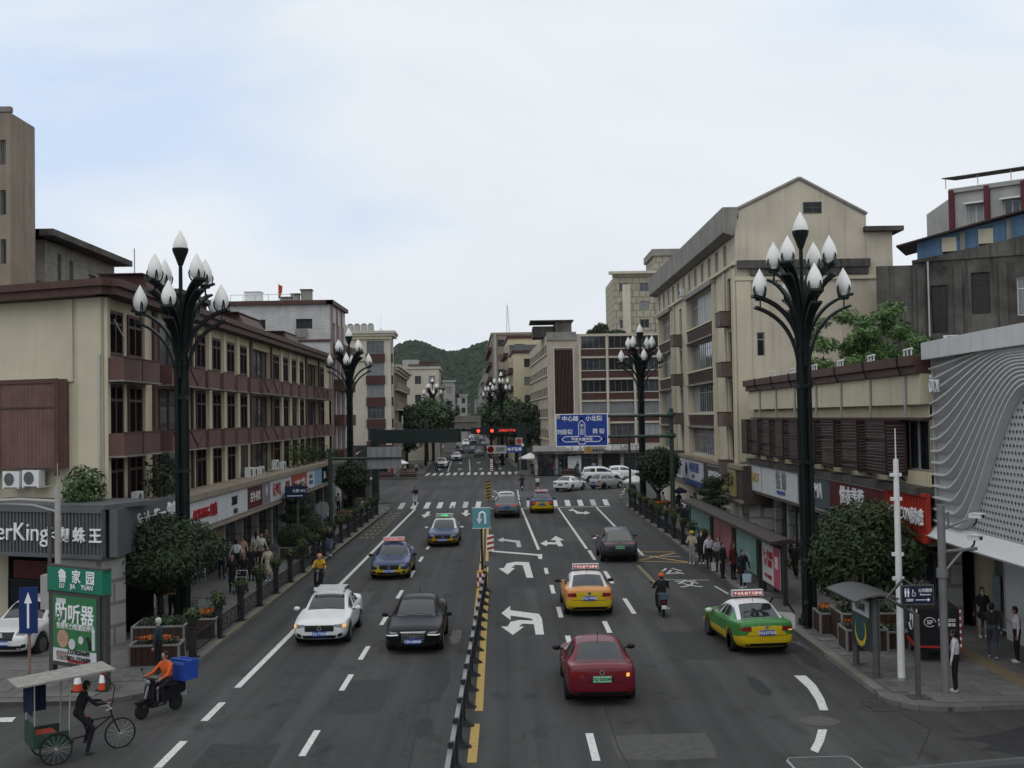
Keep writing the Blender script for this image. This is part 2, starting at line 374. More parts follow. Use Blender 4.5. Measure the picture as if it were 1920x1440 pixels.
for i in range(17):                                                     # near crossing
    x = -9.9 + i * 1.18
    if -2.6 < x < -1.2: continue
    dx = (x + 1) * -.03; paint('crosswalk_stripe', [(x - .2 + dx, 100.4), (x + .26 + dx, 100.4), (x + .26 - dx * .2, 107.6), (x - .2 - dx * .2, 107.6)], M_white if i % 5 else M_whiteworn)
for i in range(14):                                                     # far crossing
    x = -11.6 + i * .97; paint('crosswalk_stripe', [(x, 158), (x + .44, 158), (x + .4, 165), (x - .04, 165)])
for k, dx in ((0, -3.2), (1, .1)): rect('lane_line', farc(168) + dx, 168, farc(215) + dx, 215, .17, M_whiteworn)
for dx in (-4.9, -1.6, 1.6, 4.6):
    for Y in (172, 196): c = farc(Y) + dx; paint('turn_arrow', [(c - .1, Y), (c + .1, Y), (c + .1, Y + 4), (c + .45, Y + 4), (c, Y + 7), (c - .45, Y + 4), (c - .1, Y + 4)], M_whiteworn)
def z5(*pts): return [G(500 + x / 3, 960 + y / 3) for x, y in pts]
def z4(*pts): return [G(560 + x / 3, 540 + y / 3) for x, y in pts]
paint('turn_arrow', z5((1320, 570), (1370, 528), (1370, 553), (1532, 574), (1548, 600), (1560, 690), (1513, 690), (1503, 632), (1440, 628), (1418, 645), (1448, 645), (1385, 692), (1318, 645), (1355, 645), (1372, 618), (1420, 608), (1498, 612), (1490, 600), (1372, 583), (1372, 608)))
paint('turn_arrow', z5((1305, 318), (1335, 315), (1350, 290), (1400, 280), (1475, 283), (1500, 370), (1462, 370), (1440, 300), (1400, 297), (1375, 315), (1398, 315), (1355, 352)))
paint('turn_arrow', z5((1298, 158), (1335, 143), (1333, 152), (1425, 162), (1432, 198), (1408, 198), (1402, 172), (1330, 162), (1330, 170)), M_whiteworn)
paint('turn_arrow', z5((1540, 178), (1575, 158), (1578, 170), (1625, 172), (1628, 160), (1597, 158), (1625, 135), (1673, 158), (1650, 160), (1668, 193), (1640, 193), (1632, 182), (1578, 182), (1575, 193)))
paint('turn_arrow', z5((1832, 150), (1858, 130), (1888, 150), (1872, 151), (1885, 195), (1868, 195), (1855, 151)))
paint('lane_line', z5((1245, 215), (1530, 238), (1550, 238), (1550, 265), (1530, 265), (1524, 246), (1245, 222)))
paint('straight_arrow', z4((722, 1258), (743, 1258), (730, 1275), (745, 1275), (705, 1293), (690, 1275), (707, 1275)))
paint('straight_arrow', z4((935, 1250), (955, 1250), (948, 1268), (967, 1268), (940, 1285), (913, 1265), (930, 1265)))
paint('turn_arrow', z4((1515, 1250), (1548, 1240), (1545, 1246), (1580, 1261), (1608, 1262), (1610, 1255), (1642, 1265), (1608, 1275), (1608, 1269), (1565, 1270), (1540, 1250), (1535, 1256)))
paint('lane_curve', [G(*p) for p in ((1489, 1267), (1511, 1267), (1530, 1285), (1545, 1310), (1553, 1332), (1537, 1332), (1529, 1312), (1514, 1290))])
paint('lane_curve', [G(*p) for p in ((1534, 1368), (1551, 1368), (1545, 1390), (1534, 1412), (1519, 1406), (1528, 1390))])
paint('side_lane_dash', [G(*p) for p in ((0, 1346), (30, 1345), (22, 1354), (0, 1354))])
for x, y in ((1260, 1071), (1290, 1094)):
    c = G(x, y); o = lettering('公' if y < 1080 else '交', 1.15, M_whiteworn, road, (c.x, c.y, Z1)); o.rotation_euler = (0, 0, 0); o.scale = (1.0, 2.2, .05); o.name = 'lane_lettering'
for a, b in (((1195, 1035), (1265, 1035)), ((1195, 1052), (1290, 1055)), ((1200, 1050), (1265, 1037)), ((1195, 1040), (1290, 1054))):
    p, q = G(*a), G(*b); rect('bus_bay_line', p.x, p.y, q.x, q.y, .17, M_yell)
p, q = G(1196, 1060), G(1228, 1093); rect('bus_bay_line', p.x, p.y, q.x, q.y, .2, M_yellworn)
for p, q in ((G(1340, 1099), G(1366, 1114)), (G(1240, 1087), G(1330, 1088))): rect('bus_bay_line', p.x, p.y, q.x, q.y, .12, M_whiteworn)
for i in range(3):
    for j in range(9): rect('bus_lane_mark', -9.9 + i * .35 + rnd(-.05, .05), 76 + j * 2.4, -9.9 + i * .35 + rnd(-.1, .1), 77.1 + j * 2.4, .16, M_yellworn)
# manhole, dark tar patches, drain dirt
c = G(1537, 1353); MB().lathe([(.5, 0), (.5, .012), (.44, .012), (.44, .006), (.42, .006), (.42, .014)], 28, (c.x, c.y, .002)).build('manhole_cover', mat('cover_iron', (.085, .082, .078), .65, var=.3, scale=14, bump=.5, bscale=30), road)
def blot(cx, cy, rx, ry, m, seed):
    rr = random.Random(seed); n = 26; paint('tar_patch', [(cx + rx * math.cos(2 * math.pi * i / n) * rr.uniform(.7, 1.1), cy + ry * math.sin(2 * math.pi * i / n) * rr.uniform(.7, 1.1)) for i in range(n)], m, .0016 + .0003 * seed)
def seam(pts, wd, m):
    for i in range(len(pts) - 1): rect('tar_seam', *pts[i], *pts[i + 1], wd, m).location.z = -.003
M_tar = mat('fresh_tar', (.026, .026, .027), .75, var=.25, scale=3)
M_dust = mat('gutter_dust', (.12, .118, .11), .9, var=.35, scale=5)
M_patch = mat('asphalt_patch', (.036, .036, .035), .85, var=.3, scale=5, bump=.3, bscale=60); M_patch2 = mat('worn_asphalt', (.072, .071, .068), .88, var=.25, scale=4, bump=.3, bscale=60)
for i, (x, y, a, c_, m_) in enumerate(((6.3, 39.4, 1.0, 2.4, M_patch), (-4.4, 33.0, .8, 2.0, M_patch), (-6.9, 49.5, .7, 3.2, M_patch2), (.6, 56, .7, 2.8, M_patch), (4.4, 77, .9, 4.5, M_patch2), (-3.0, 83, .8, 4, M_patch), (3.6, 27.4, 1.2, 1.0, M_patch2), (-6.5, 27.0, .9, 1.3, M_patch), (1.0, 118, 3, 4, M_patch2), (-6, 130, 4, 3, M_patch))):
    rr_ = random.Random(i); paint('asphalt_patch', [(x + sx * a + rr_.uniform(-.08, .08), y + sy * c_ + rr_.uniform(-.15, .15)) for sx, sy in ((-1, -1), (0, -1.02), (1, -1), (1.02, 0), (1, 1), (0, .98), (-1, 1), (-.98, 0))], m_, .0008)
blot(13.6, 27.0, 3.2, 1.5, M_tar, 1); blot(7.2, 33.2, .25, 1.4, M_tar, 3); blot(9.6, 37.5, .35, 2.6, M_tar, 5); blot(-2.1, 35, .22, 3.0, M_tar, 6); blot(-2.3, 29.5, .3, 1.0, M_tar, 8)
rs_ = random.Random(9)
for x0, ya, yb, wd in ((-2.35, 24, 52, .05), (2.6, 24, 44, .03), (5.6, 33, 43, .03), (-9.0, 40, 90, .04), (-.2, 60, 90, .03)):
    seam([(x0 + rs_.uniform(-.12, .12), ya + (yb - ya) * i / 12) for i in range(13)], wd, M_tar)
seam([(3.2, 34.4), (4.8, 34.3), (6.3, 34.5)], .03, M_tar); seam([(9.2, 26), (10.4, 28.4), (10.2, 30)], .04, M_tar)
blot(9.75, 38.6, .3, 1.3, M_dust, 4); blot(-2.0, 41.5, .25, 1.6, M_dust, 9); blot(-2.2, 33.5, .15, 1.2, M_tar, 11)

# ------------------------------------------------------------------ building kit
M_cream = mat('cream_render', (.50, .445, .30), .85, var=.1, scale=.6, streak=.16, bump=.1)
M_cream2 = mat('pale_cream_render', (.54, .485, .355), .85, var=.08, scale=.5, streak=.12, bump=.1)
M_beige = mat('beige_render', (.50, .445, .35), .85, var=.2, scale=.28, streak=.26, bump=.12)
M_greyr = mat('grey_concrete', (.24, .23, .205), .9, var=.22, scale=.7, streak=.45, bump=.2)
M_dkconc = mat('stained_concrete', (.088, .082, .072), .92, var=.6, scale=.5, streak=.85, bump=.25)
M_brown = mat('brown_metal', (.085, .045, .036), .6, var=.2, scale=2.0, streak=.25)
M_brownd = mat('dark_brown_frame', (.040, .022, .019), .55, var=.15, scale=3)
M_red = mat('oxblood_panel', (.068, .030, .026), .65, var=.2, scale=1.5, streak=.25)
M_ochre = mat('taupe_wall', (.26, .215, .165), .85, var=.15, scale=.5, streak=.35, bump=.1)
M_stone = mat('pale_stone_cladding', (.34, .335, .31), .7, var=.12, scale=1.2)
M_alu = mat('aluminium_frame', (.42, .42, .41), .4, metal=.4, var=.1, scale=5)
M_whitem = mat('white_metal', (.66, .66, .65), .45, var=.1, scale=3)
M_blackm = mat('black_metal', (.014, .014, .015), .45)
M_greym = mat('grey_metal', (.19, .19, .19), .45, metal=.3, var=.1, scale=4)
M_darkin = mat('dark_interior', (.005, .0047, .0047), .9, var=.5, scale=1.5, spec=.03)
GL = [glass('pane_dark'), glass('pane_grey', (.055, .06, .065), .05), mat('pane_black', (.012, .013, .014), .15, var=.5, scale=.9, spec=.3), mat('pane_curtain', (.16, .165, .165), .35, var=.35, scale=2.2, spec=.8, stretch=(3, 3, .3)), mat('pane_blind', (.24, .245, .24), .4, var=.3, scale=3, spec=.8, stretch=(4, 4, .2))]
GLW = [5, 4, 5, 3, 1]
def perf_mat():
    m = mat('perforated_brown', (.150, .082, .072), .65, var=.22, scale=1.2, streak=.22); t = m.node_tree
    g = t.nodes.new('ShaderNodeNewGeometry'); v = t.nodes.new('ShaderNodeTexVoronoi'); v.inputs['Scale'].default_value = 14; v.inputs['Randomness'].default_value = 0
    t.links.new(g.outputs['Position'], v.inputs['Vector']); r = t.nodes.new('ShaderNodeMapRange'); r.inputs[1].default_value = .28; r.inputs[2].default_value = .36; r.inputs[3].default_value = .45; r.inputs[4].default_value = 1
    t.links.new(v.outputs['Distance'], r.inputs[0])
    vm = [n for n in t.nodes if n.type == 'VECT_MATH'][0]; sv = vm.inputs['Scale'].links[0].from_socket
    k = t.nodes.new('ShaderNodeMath'); k.operation = 'MULTIPLY'; t.links.new(sv, k.inputs[0]); t.links.new(r.outputs[0], k.inputs[1]); t.links.new(k.outputs[0], vm.inputs['Scale']); return m
M_perf = perf_mat()
def brickmat(name, c, mortar, bw, bh, var=.15, streak=.25):
    m = mat(name, c, .7, var=var, scale=1.0, streak=streak); t = m.node_tree
    g = t.nodes.new('ShaderNodeNewGeometry'); sep = t.nodes.new('ShaderNodeSeparateXYZ'); t.links.new(g.outputs['Position'], sep.inputs[0])
    ad = t.nodes.new('ShaderNodeMath'); ad.operation = 'ADD'; t.links.new(sep.outputs[0], ad.inputs[0]); t.links.new(sep.outputs[1], ad.inputs[1])
    cb = t.nodes.new('ShaderNodeCombineXYZ'); t.links.new(ad.outputs[0], cb.inputs[0]); t.links.new(sep.outputs[2], cb.inputs[1])
    br = t.nodes.new('ShaderNodeTexBrick'); br.inputs['Scale'].default_value = 1; br.inputs['Brick Width'].default_value = bw; br.inputs['Row Height'].default_value = bh; br.inputs['Mortar Size'].default_value = bh * .09
    br.inputs['Color1'].default_value = (.93, .93, .93, 1); br.inputs['Color2'].default_value = (1.06, 1.06, 1.06, 1); br.inputs['Mortar'].default_value = (*mortar, 1)
    t.links.new(cb.outputs[0], br.inputs['Vector']); vm = [n for n in t.nodes if n.type == 'VECT_MATH'][0]
    k = t.nodes.new('ShaderNodeVectorMath'); k.operation = 'MULTIPLY'; t.links.new(vm.outputs[0], k.inputs[0]); t.links.new(br.outputs['Color'], k.inputs[1])
    t.links.new(k.outputs[0], t.nodes['Principled BSDF'].inputs['Base Color']); return m
M_tile = brickmat('white_wall_tile', (.50, .50, .49), (.62, .62, .62), .3, .15)
M_brick = brickmat('grey_block', (.20, .185, .15), (1.25, 1.25, 1.2), .8, .35, .25, .4)
M_cladding = brickmat('stone_panel', (.33, .325, .30), (.55, .55, .55), 1.6, .8, .1, .1)
M_gilt = brickmat('ochre_tile', (.36, .33, .25), (.6, .6, .6), 1.2, 1.2, .12, .2)
M_darkred = mat('maroon_sign', (.085, .012, .014), .5, var=.12, scale=2)
M_sred = mat('red_sign', (.36, .035, .02), .5, var=.12, scale=2)
M_swhite = mat('white_sign', (.56, .57, .57), .5, var=.07, scale=1.5, streak=.12)
M_sgrey = mat('grey_sign', (.085, .09, .095), .55, var=.12, scale=2)
M_lwhite = mat('white_letters', (.80, .80, .80), .4); M_lblack = mat('black_letters', (.018, .018, .02), .4); M_lred = mat('red_letters', (.34, .012, .02), .45); M_lblue = mat('blue_letters', (.045, .08, .27), .45); M_lgold = mat('yellow_letters', (.5, .36, .08), .45)

_WM = {}
def win_mesh(w, h, nx, ny, fr, fm, fd=.06):
    k = (round(w, 2), round(h, 2), nx, ny, fr, fm.name)
    if k in _WM: return _WM[k]
    b = MB(); b.box(0, w, 0, fd, 0, fr); b.box(0, w, 0, fd, h - fr, h); b.box(0, fr, 0, fd, fr, h - fr); b.box(w - fr, w, 0, fd, fr, h - fr)
    for i in range(1, nx): x = w * i / nx; b.box(x - fr * .4, x + fr * .4, .005, fd - .005, fr, h - fr)
    for zf in ny: z = h * zf; b.box(fr, w - fr, .008, fd - .008, z - fr * .4, z + fr * .4)
    p = MB(); p.box(fr * .5, w - fr * .5, fd * .5, fd * .5 + .02, fr * .5, h - fr * .5)
    _WM[k] = (b.mesh('window', fm), p.mesh('pane', GL[0])); return _WM[k]
class Fac:
    """a wall plane: local x along u, local y into the building, z up"""
    def __init__(s, parent, o, u):
        s.p = parent; s.M = parent.matrix_world.inverted() @ frame_at((o[0], o[1], 0), u) if False else Matrix.Translation(-Vector(parent.location)) @ frame_at((o[0], o[1], 0), u)
        s.u = u
    def add(s, name, mb, mats, smooth=False, parent=None):
        o = mb.build(name, mats, parent or s.p, smooth)
        if parent is None: o.matrix_local = s.M
        return o
    def box(s, name, x0, x1, y0, y1, z0, z1, m): return s.add(name, MB().box(x0, x1, y0, y1, z0, z1), m)
    def wall(s, x0, x1, z0, z1, m, ops=(), depth=.22, name='wall', top=None):
        xs = sorted(set([x0, x1] + [v for o in ops for v in o[:2]])); zs = sorted(set([z0, z1] + [v for o in ops for v in o[2:4]]))
        b = MB()
        for i in range(len(xs) - 1):
            for j in range(len(zs) - 1):
                cx, cz = (xs[i] + xs[i + 1]) / 2, (zs[j] + zs[j + 1]) / 2
                if any(o[0] < cx < o[1] and o[2] < cz < o[3] for o in ops): continue
                b.quad((xs[i], 0, zs[j]), (xs[i + 1], 0, zs[j]), (xs[i + 1], 0, zs[j + 1]), (xs[i], 0, zs[j + 1]))
        for o in ops:
            a, c, e, f = o[:4]; d = depth
            b.quad((a, 0, e), (a, 0, f), (a, d, f), (a, d, e)); b.quad((c, 0, f), (c, 0, e), (c, d, e), (c, d, f))
            b.quad((c, 0, e), (a, 0, e), (a, d, e), (c, d, e)); b.quad((a, 0, f), (c, 0, f), (c, d, f), (a, d, f))
        return s.add(name, b, m)
    def window(s, x0, x1, z0, z1, nx=2, ny=(), fr=.06, fm=None, d=.14, g=None, sill=None):
        fm = fm or M_alu; a, p = win_mesh(x1 - x0, z1 - z0, nx, tuple(ny), fr, fm)
        o = put('window', a, s.p); o.matrix_local = s.M @ Matrix.Translation((x0, d, z0))
        q = put('pane', p, o); q.material_slots[0].link = 'OBJECT'; q.material_slots[0].material = g or random.choices(GL, GLW)[0]
        if sill: 
            q = MB().box(-.08, x1 - x0 + .08, -d - .1, -d + .05, -.1, -.005).build('sill', sill, o)
        return o
    def grid(s, wall_m, x0, x1, z0, z1, wins, **kw):
        s.wall(x0, x1, z0, z1, wall_m, wins)
        for a in wins: s.window(*a, **kw)
    def ac(s, x, z, y=0.0, sc=1.0):
        """outdoor air-conditioner unit hanging on the wall"""
        o = put('air_conditioner', _acm()[0], s.p); o.matrix_local = s.M @ Matrix.Translation((x, y, z)) @ Matrix.Diagonal((sc, sc, sc, 1))
        put('fan_grille', _acm()[1], o); return o
    def sign(s, name, x0, x1, z0, z1, m, y=-.16, t=.14, edge=None):
        o = s.add(name, MB().box(x0, x1, y, y + t, z0, z1), m)
        if edge: MB().box(x0, x1, y - .012, y - .002, z0, z0 + .06).box(x0, x1, y - .012, y - .002, z1 - .06, z1).build('edge_trim', edge, o)
        return o
    def text(s, par, body, size, m, x, z, y=-.17, **kw):
        return lettering(body, size, m, par, (x, y, z), (1, 0), **kw)
_AC = []
def _acm():
    if not _AC:
        b = MB(); b.box(-.42, .42, -.62, -.3, 0, .62).box(-.4, -.34, -.64, 0, -.06, -.002).box(.34, .4, -.64, 0, -.06, -.002)
        _AC.append(b.mesh('air_conditioner', M_whitem))
        _AC.append(MB().lathe([(.25, -.635), (.25, -.615), (.2, -.61), (.2, -.63), (.05, -.632), (.05, -.64)], 18, (-.08, 0, .31), 0, 'y').mesh('fan_grille', mat('ac_grille', (.1, .1, .1), .6)))
    return _AC
def core(parent, poly, z0, z1, m, name='rear_wall'):
    """closed body behind the detailed faces"""
    return MB().prism([Vector((x, y, z0)) - Vector(parent.location) for x, y in poly], (0, 0, z1 - z0), 0).build(name, m, parent)
def shopfront(f, x0, x1, z1, bays, m_col, d=.5, z0=.13, posters=()):
    """row of glazed shop bays between piers, set back d from the wall plane"""
    w = (x1 - x0) / bays
    for i in range(bays + 1):
        c = min(max(x0 + i * w, x0 + .2), x1 - .2); f.box('pier', c - .22, c + .22, d - .35, d + .2, z0, z1, m_col)
    for i in range(bays):
        a, b = x0 + i * w + .24, x0 + (i + 1) * w - .24
        f.window(a, b, z0 + .02, z1 - .02, 3, (.8,), .07, M_greym if i % 3 else M_blackm, d, GL[2] if i % 2 else GL[0])
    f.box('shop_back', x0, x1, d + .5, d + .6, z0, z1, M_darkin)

# ------------------------------------------------------------------ left side of the street
# long three-storey block with brown balcony boxes over a row of shops
A = thing('balcony_building', 'long cream three-storey block with brown balcony boxes above left shops', 'building', (-15.3, 43.2, 0))
fa = Fac(A, (-15.3, 43.2), (0, 1)); LA = 54.5
wins = [(.3, 2.0), (2.6, 4.35)]; logs = []
k = 6.3
for g in range(3):
    logs.append((k, k + 5.4)); q = k + 6.3
    for j in range(4):
        if q + 1.6 < LA - .4: wins.append((q, q + 1.75))
        q += 3.05
    k += 18.6
logs = [l for l in logs if l[1] < LA]
rows = ((4.62, 6.68), (7.25, 9.5), (10.6, 12.35))
ops = [(a, b, z0, z1) for a, b in wins for z0, z1 in rows] + [(a, b, z0 - (.35 if z0 > 5 else 0), z1) for a, b in logs for z0, z1 in rows]
fa.wall(0, LA, 4.2, 12.8, M_cream, ops, .3)
for a, b in wins:
    for z0, z1 in rows: fa.window(a + .003, b - .003, z0 + .003, z1 - .003, 2, (.72,), .13, M_brown, -.07, random.choice((M_darkin, M_darkin, M_darkin, GL[2])))
for a, b in logs:
    for i, (z0, z1) in enumerate(rows):
        z0 -= .35 if z0 > 5 else 0
        for t in range(4):
            w_ = (b - a) / 4; fa.window(a + t * w_ + .03, a + (t + 1) * w_ - .03, z0 + .01, z1 - .01, 1, (.7,), .09, M_brownd, .24, random.choices(GL, [4, 1, 6, 1, 0])[0])
    fa.box('brown_pier', a - .5, a - .02, -.12, .2, 4.7, 12.75, M_brown); fa.box('brown_pier', b + .02, b + .25, -.12, .2, 4.7, 12.75, M_brown)
for a, b in [(-.02, .3), (4.45, 4.85)] + [((wins[i][1] + wins[i + 1][0]) / 2 - .28, (wins[i][1] + wins[i + 1][0]) / 2 + .28) for i in range(2, len(wins) - 1) if wins[i + 1][0] - wins[i][1] < 2]:
    fa.box('pilaster', a, b, -.14, -.003, 4.6, 12.78, M_cream2)
for lo, hi in ((6.72, 7.58), (9.62, 10.48)):
    for a, b in wins + [x for l in logs for x in ((l[0], (l[0] + l[1]) / 2 - .04), ((l[0] + l[1]) / 2 + .04, l[1]))]:
        a -= .22; b += .22
        if b - a > 2.4: a += .22; b -= .22
        bx = fa.box('balcony_box', a, b, -.72, -.004, lo, hi, M_perf)
        MB().box(a - .05, b + .05, -.78, -.005, lo - .06, lo - .003).build('balcony_floor', M_greyr, bx)
        MB().box(a - .03, b + .03, -.75, -.69, hi + .003, hi + .05).build('rim', M_brown, bx)
        if b - a > 2.2:
            m_ = (a + b) / 2; t = MB()
            for p, q in (((a + .1, hi - .05), (m_, lo + .08)), ((m_, lo + .08), (b - .1, hi - .05))): t.tube([(p[0], -.735, p[1]), (q[0], -.735, q[1])], .03, 4)
            t.build('brace', M_brownd, bx)
# roof: fascia in two steps, small sheds
fa.box('eaves_fascia', -.5, LA, -.65, .2, 12.82, 13.12, M_brown); fa.box('eaves_fascia', -.6, LA, -.8, .2, 13.125, 13.4, M_brown)
core(A, [(-15.65, 43.6), (-15.65, 97.5), (-26, 97.5), (-26, 48.0), (-22.2, 46.3)], 0, 13.0, M_cream, 'rear_wall')
core(A, [(-15.0, 43.0), (-15.0, 97.7), (-26.5, 97.7), (-26.5, 47.6), (-22.4, 45.7)], 13.02, 13.3, M_brown, 'roof')
# gable end facing the viewer
ua = Vector((6.9, -2.85, 0)).normalized(); fe = Fac(A, (-22.2, 46.05), (ua.x, ua.y)); WE = 7.45
fe.wall(0, WE, 0, 12.8, M_cream2); fe.box('pilaster', WE - 1.15, WE - .02, -.13, -.003, 2.9, 12.78, M_cream2); fe.box('pilaster', WE - 1.75, WE - 1.45, -.08, -.003, 9.6, 12.78, M_cream2)
fe.box('eaves_fascia', -.5, WE + .55, -.7, .2, 12.82, 13.12, M_brown); fe.box('eaves_fascia', -.6, WE + .7, -.85, .2, 13.125, 13.4, M_brown)
sc_ = fe.box('screen_panel', .2, 5.75, -.55, -.01, 6.3, 9.7, M_perf)
b = MB(); b.box(.2, 5.75, -.6, -.553, 9.55, 9.72).box(5.55, 5.78, -.6, -.553, 6.0, 9.55).box(2.7, 2.8, -.59, -.553, 6.3, 9.55).box(.2, 5.55, -.59, -.553, 8.6, 8.66); b.build('screen_frame', M_brown, sc_)
b = MB().tube([(1.9, -.57, 9.5), (2.6, -.57, 6.5)], .03, 4); b.build('brace', M_brownd, sc_)
fe.ac(1.8, 5.6); fe.ac(3.4, 5.55); fe.ac(4.4, 5.6); fe.ac(1.2, 4.95, -.2)
b = MB().tube([(WE - .05, -.18, 4.5), (WE - .05, -.18, 10.6)], .05, 6); fe.add('drain_pipe', b, M_alu)
fa.add('hanging_cable', MB().tube([(.8, -.1, 12.0), (1.25, -.35, 11.3), (1.3, -.4, 10.9), (1.1, -.4, 10.3)], .03, 5), M_alu)
for x, z in ((21.6, 4.72), (23.2, 4.72), (25.0, 4.72), (29, 4.9), (31.5, 4.72), (2.3, 4.72)): fa.ac(x, z, -.1, .9 + rnd(-.1, .1))
for y in (6.9, 8.1): fa.ac(y, 10.48, -.45, .55)
# shop zone: slab, sign band, piers, glass
fs = Fac(A, (-13.95, 39.75), (0, 1)); LS = 56.5
fs.box('canopy_slab', 7.95, LS, -.28, 1.3, 4.52, 4.78, M_ochre); fs.box('canopy_soffit', 7.95, LS, -.02, 1.3, 2.95, 3.14, M_ochre)
fs.box('lintel', 9.0, LS, -.18, -.04, 2.98, 3.16, M_ochre)
def board(x0, x1, m, txt=(), z0=3.2, z1=4.48):
    o = fs.sign('shop_sign', x0, x1, z0, z1, m, -.14, .12, M_alu)
    for body, size, tm, dx, dz, kw in txt: fs.text(o, body, size, tm, (x0 + x1) / 2 + dx, (z0 + z1) / 2 + dz, -.16, **kw)
    return o
M_corr = mat('corrugated_sign', (.10, .105, .11), .5, var=.1, scale=2)
def ribbed(f, x0, x1, z0, z1, m, y=-.2, t=.18, step=.16):
    o = f.sign('shop_sign', x0, x1, z0, z1, m, y, t); b = MB(); n = int((x1 - x0) / step)
    for i in range(n): b.box(x0 + i * step + .03, x0 + i * step + .1, y - .05, y - .002, z0 + .1, z1 - .1)
    b.build('rib_panel', m, o); MB().box(x0 - .03, x1 + .03, y - .09, y - .004, z1 - .1, z1 + .02).box(x0 - .03, x1 + .03, y - .09, y - .004, z0 - .04, z0 + .1).build('edge_trim', m, o); return o
o = fs.sign('shop_sign', .0, 7.9, 3.3, 4.95, M_corr, -.3, .28); fs.text(o, 'SpiderKing 蜘蛛王', .78, M_lwhite, 5.0, 4.35, -.34, bold=.0, depth=.05)
uf = Vector((4.6, -1.9, 0)).normalized(); ff = Fac(A, (-18.9, 41.75), (uf.x, uf.y))
o = ribbed(ff, -2.0, 5.25, 3.3, 4.95, M_corr); ff.text(o, 'SpiderKing', .92, M_lwhite, .95, 4.05, -.3, bold=-.004, depth=.06); ff.text(o, '蜘 蛛 王', .56, M_lwhite, 4.32, 4.08, -.3, bold=.02, depth=.06)
b = MB()
for a in range(8): t = a * math.pi / 4 + .3; b.tube([(2.98, -.3, 4.08), (2.98 + .27 * math.cos(t), -.3, 4.08 + .27 * math.sin(t))], .025, 4)
b.lathe([(.0, -.33), (.1, -.33), (.1, -.28), (0, -.28)], 10, (2.98, 0, 4.08), 0, 'y'); b.build('spider_emblem', M_lwhite, o)
for a_ in [ff.box('canopy_slab', -2.0, 5.3, -.15, 3.0, 4.96, 5.12, M_corr)]: pass
core(A, [(-13.98, 40.2), (-13.98, 43.0), (-15.6, 43.9), (-22, 46.2), (-21.5, 43.2), (-18.9, 42.2)], 3.2, 4.9, M_corr, 'sign_backing')
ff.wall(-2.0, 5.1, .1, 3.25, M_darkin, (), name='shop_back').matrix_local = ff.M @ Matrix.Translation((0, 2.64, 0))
ff.box('pier', 2.9, 5.05, .1, 1.2, .13, 3.25, M_cladding); ff.box('banner', -1.5, 2.2, 2.42, 2.48, 2.0, 2.7, M_darkred)
ff.text(A.children[-1], '限时特惠', .42, mat('green_letters', (.16, .2, .05), .5), .7, 2.35, 2.39, bold=.03); ff.text(A.children[-2], '全场', .3, M_lred, 1.9, 2.35, 2.39)
ff.window(-1.9, 2.8, .2, 1.95, 3, (), .06, M_blackm, 2.52, GL[2])
board(8.1, 9.6, M_swhite); board(9.65, 14.2, M_swhite, [('AOKANG 奥康', .62, M_lred, .1, .05, dict(bold=.03, depth=.08))]); board(14.25, 20.5, M_swhite, [('XMF', .6, M_lblack, .2, .15, dict(bold=.012, depth=.06)), ('香敏儿', .3, M_lblack, .5, -.38, {})])
board(20.6, 24.1, M_darkred, [('古今·内衣', .58, M_lwhite, 0, .05, dict(bold=.02))]); o = board(24.15, 26.3, mat('mauve_sign', (.22, .2, .22), .5))
MB().add([(25.2, -.165, 3.65), (25.4, -.165, 4.05), (25.2, -.165, 4.4), (25.0, -.165, 4.05)], [(0, 1, 2, 3)]).build('diamond_emblem', M_lwhite, o)
board(26.35, 32.7, M_swhite, [('依梦缘', .8, M_lred, -1.4, .05, dict(bold=.03)), ('爱家', .72, mat('brown_letters', (.16, .05, .03), .5), 1.9, .05, dict(bold=.03))])
board(32.8, 38.3, M_sred, [('Y YERTA 雅儿', .62, M_lwhite, .2, .0, dict(bold=.004))]); board(38.35, 41.4, M_swhite, [('BRODE', .4, M_lblue, 0, .2, {}), ('家纺生活馆', .3, M_lblue, 0, -.2, {})]); board(41.45, 44.6, mat('sky_sign', (.18, .34, .45), .5))
board(44.7, 47.2, M_darkin, [('丽人', .6, M_lwhite, 0, 0, {})]); board(47.25, 49.5, M_darkred, [('衣坊', .55, M_lwhite, 0, 0, {})]); board(49.6, 56, M_sgrey)
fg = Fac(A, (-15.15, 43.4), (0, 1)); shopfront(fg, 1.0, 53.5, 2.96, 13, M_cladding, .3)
fg.box('poster', 11.5, 12.8, .12, .16, .5, 2.6, mat('poster_blue', (.25, .27, .34), .5, var=.5, scale=2.5)); fg.box('poster', 15.9, 18.0, .12, .16, .7, 2.2, mat('poster_yellow', (.36, .3, .03), .5, var=.3, scale=3))
o = fg.box('poster', 4.0, 5.2, .12, .16, .5, 2.4, mat('poster_red', (.3, .03, .04), .5, var=.3, scale=3))
# roof clutter on the long block
def shed(y0, y1, x0, x1, z0, z1, label, m=M_brown):
    t = thing('roof_shed', label, 'shed', ((x0 + x1) / 2, (y0 + y1) / 2, z0)); w2, l2, h = (x1 - x0) / 2, (y1 - y0) / 2, z1 - z0
    MB().add([(-w2, -l2, 0), (w2, -l2, 0), (w2, l2, 0), (-w2, l2, 0), (-w2, -l2 * .95, h), (w2 * .55, -l2 * .8, h), (w2 * .55, l2 * .8, h), (-w2, l2 * .95, h)], [(4, 5, 6, 7), (0, 1, 5, 4), (1, 2, 6, 5), (2, 3, 7, 6), (3, 0, 4, 7)]).build('shed_wall', m, t)
    MB().box(-w2 - .05, w2 * .6, -l2 * .98, l2 * .98, h + .003, h + .06).build('shed_roof', M_brownd, t); return t
shed(53.5, 58, -19.2, -16.6, 13.3, 15.0, 'red brown sloping roof shed behind the near left cornice', M_red)
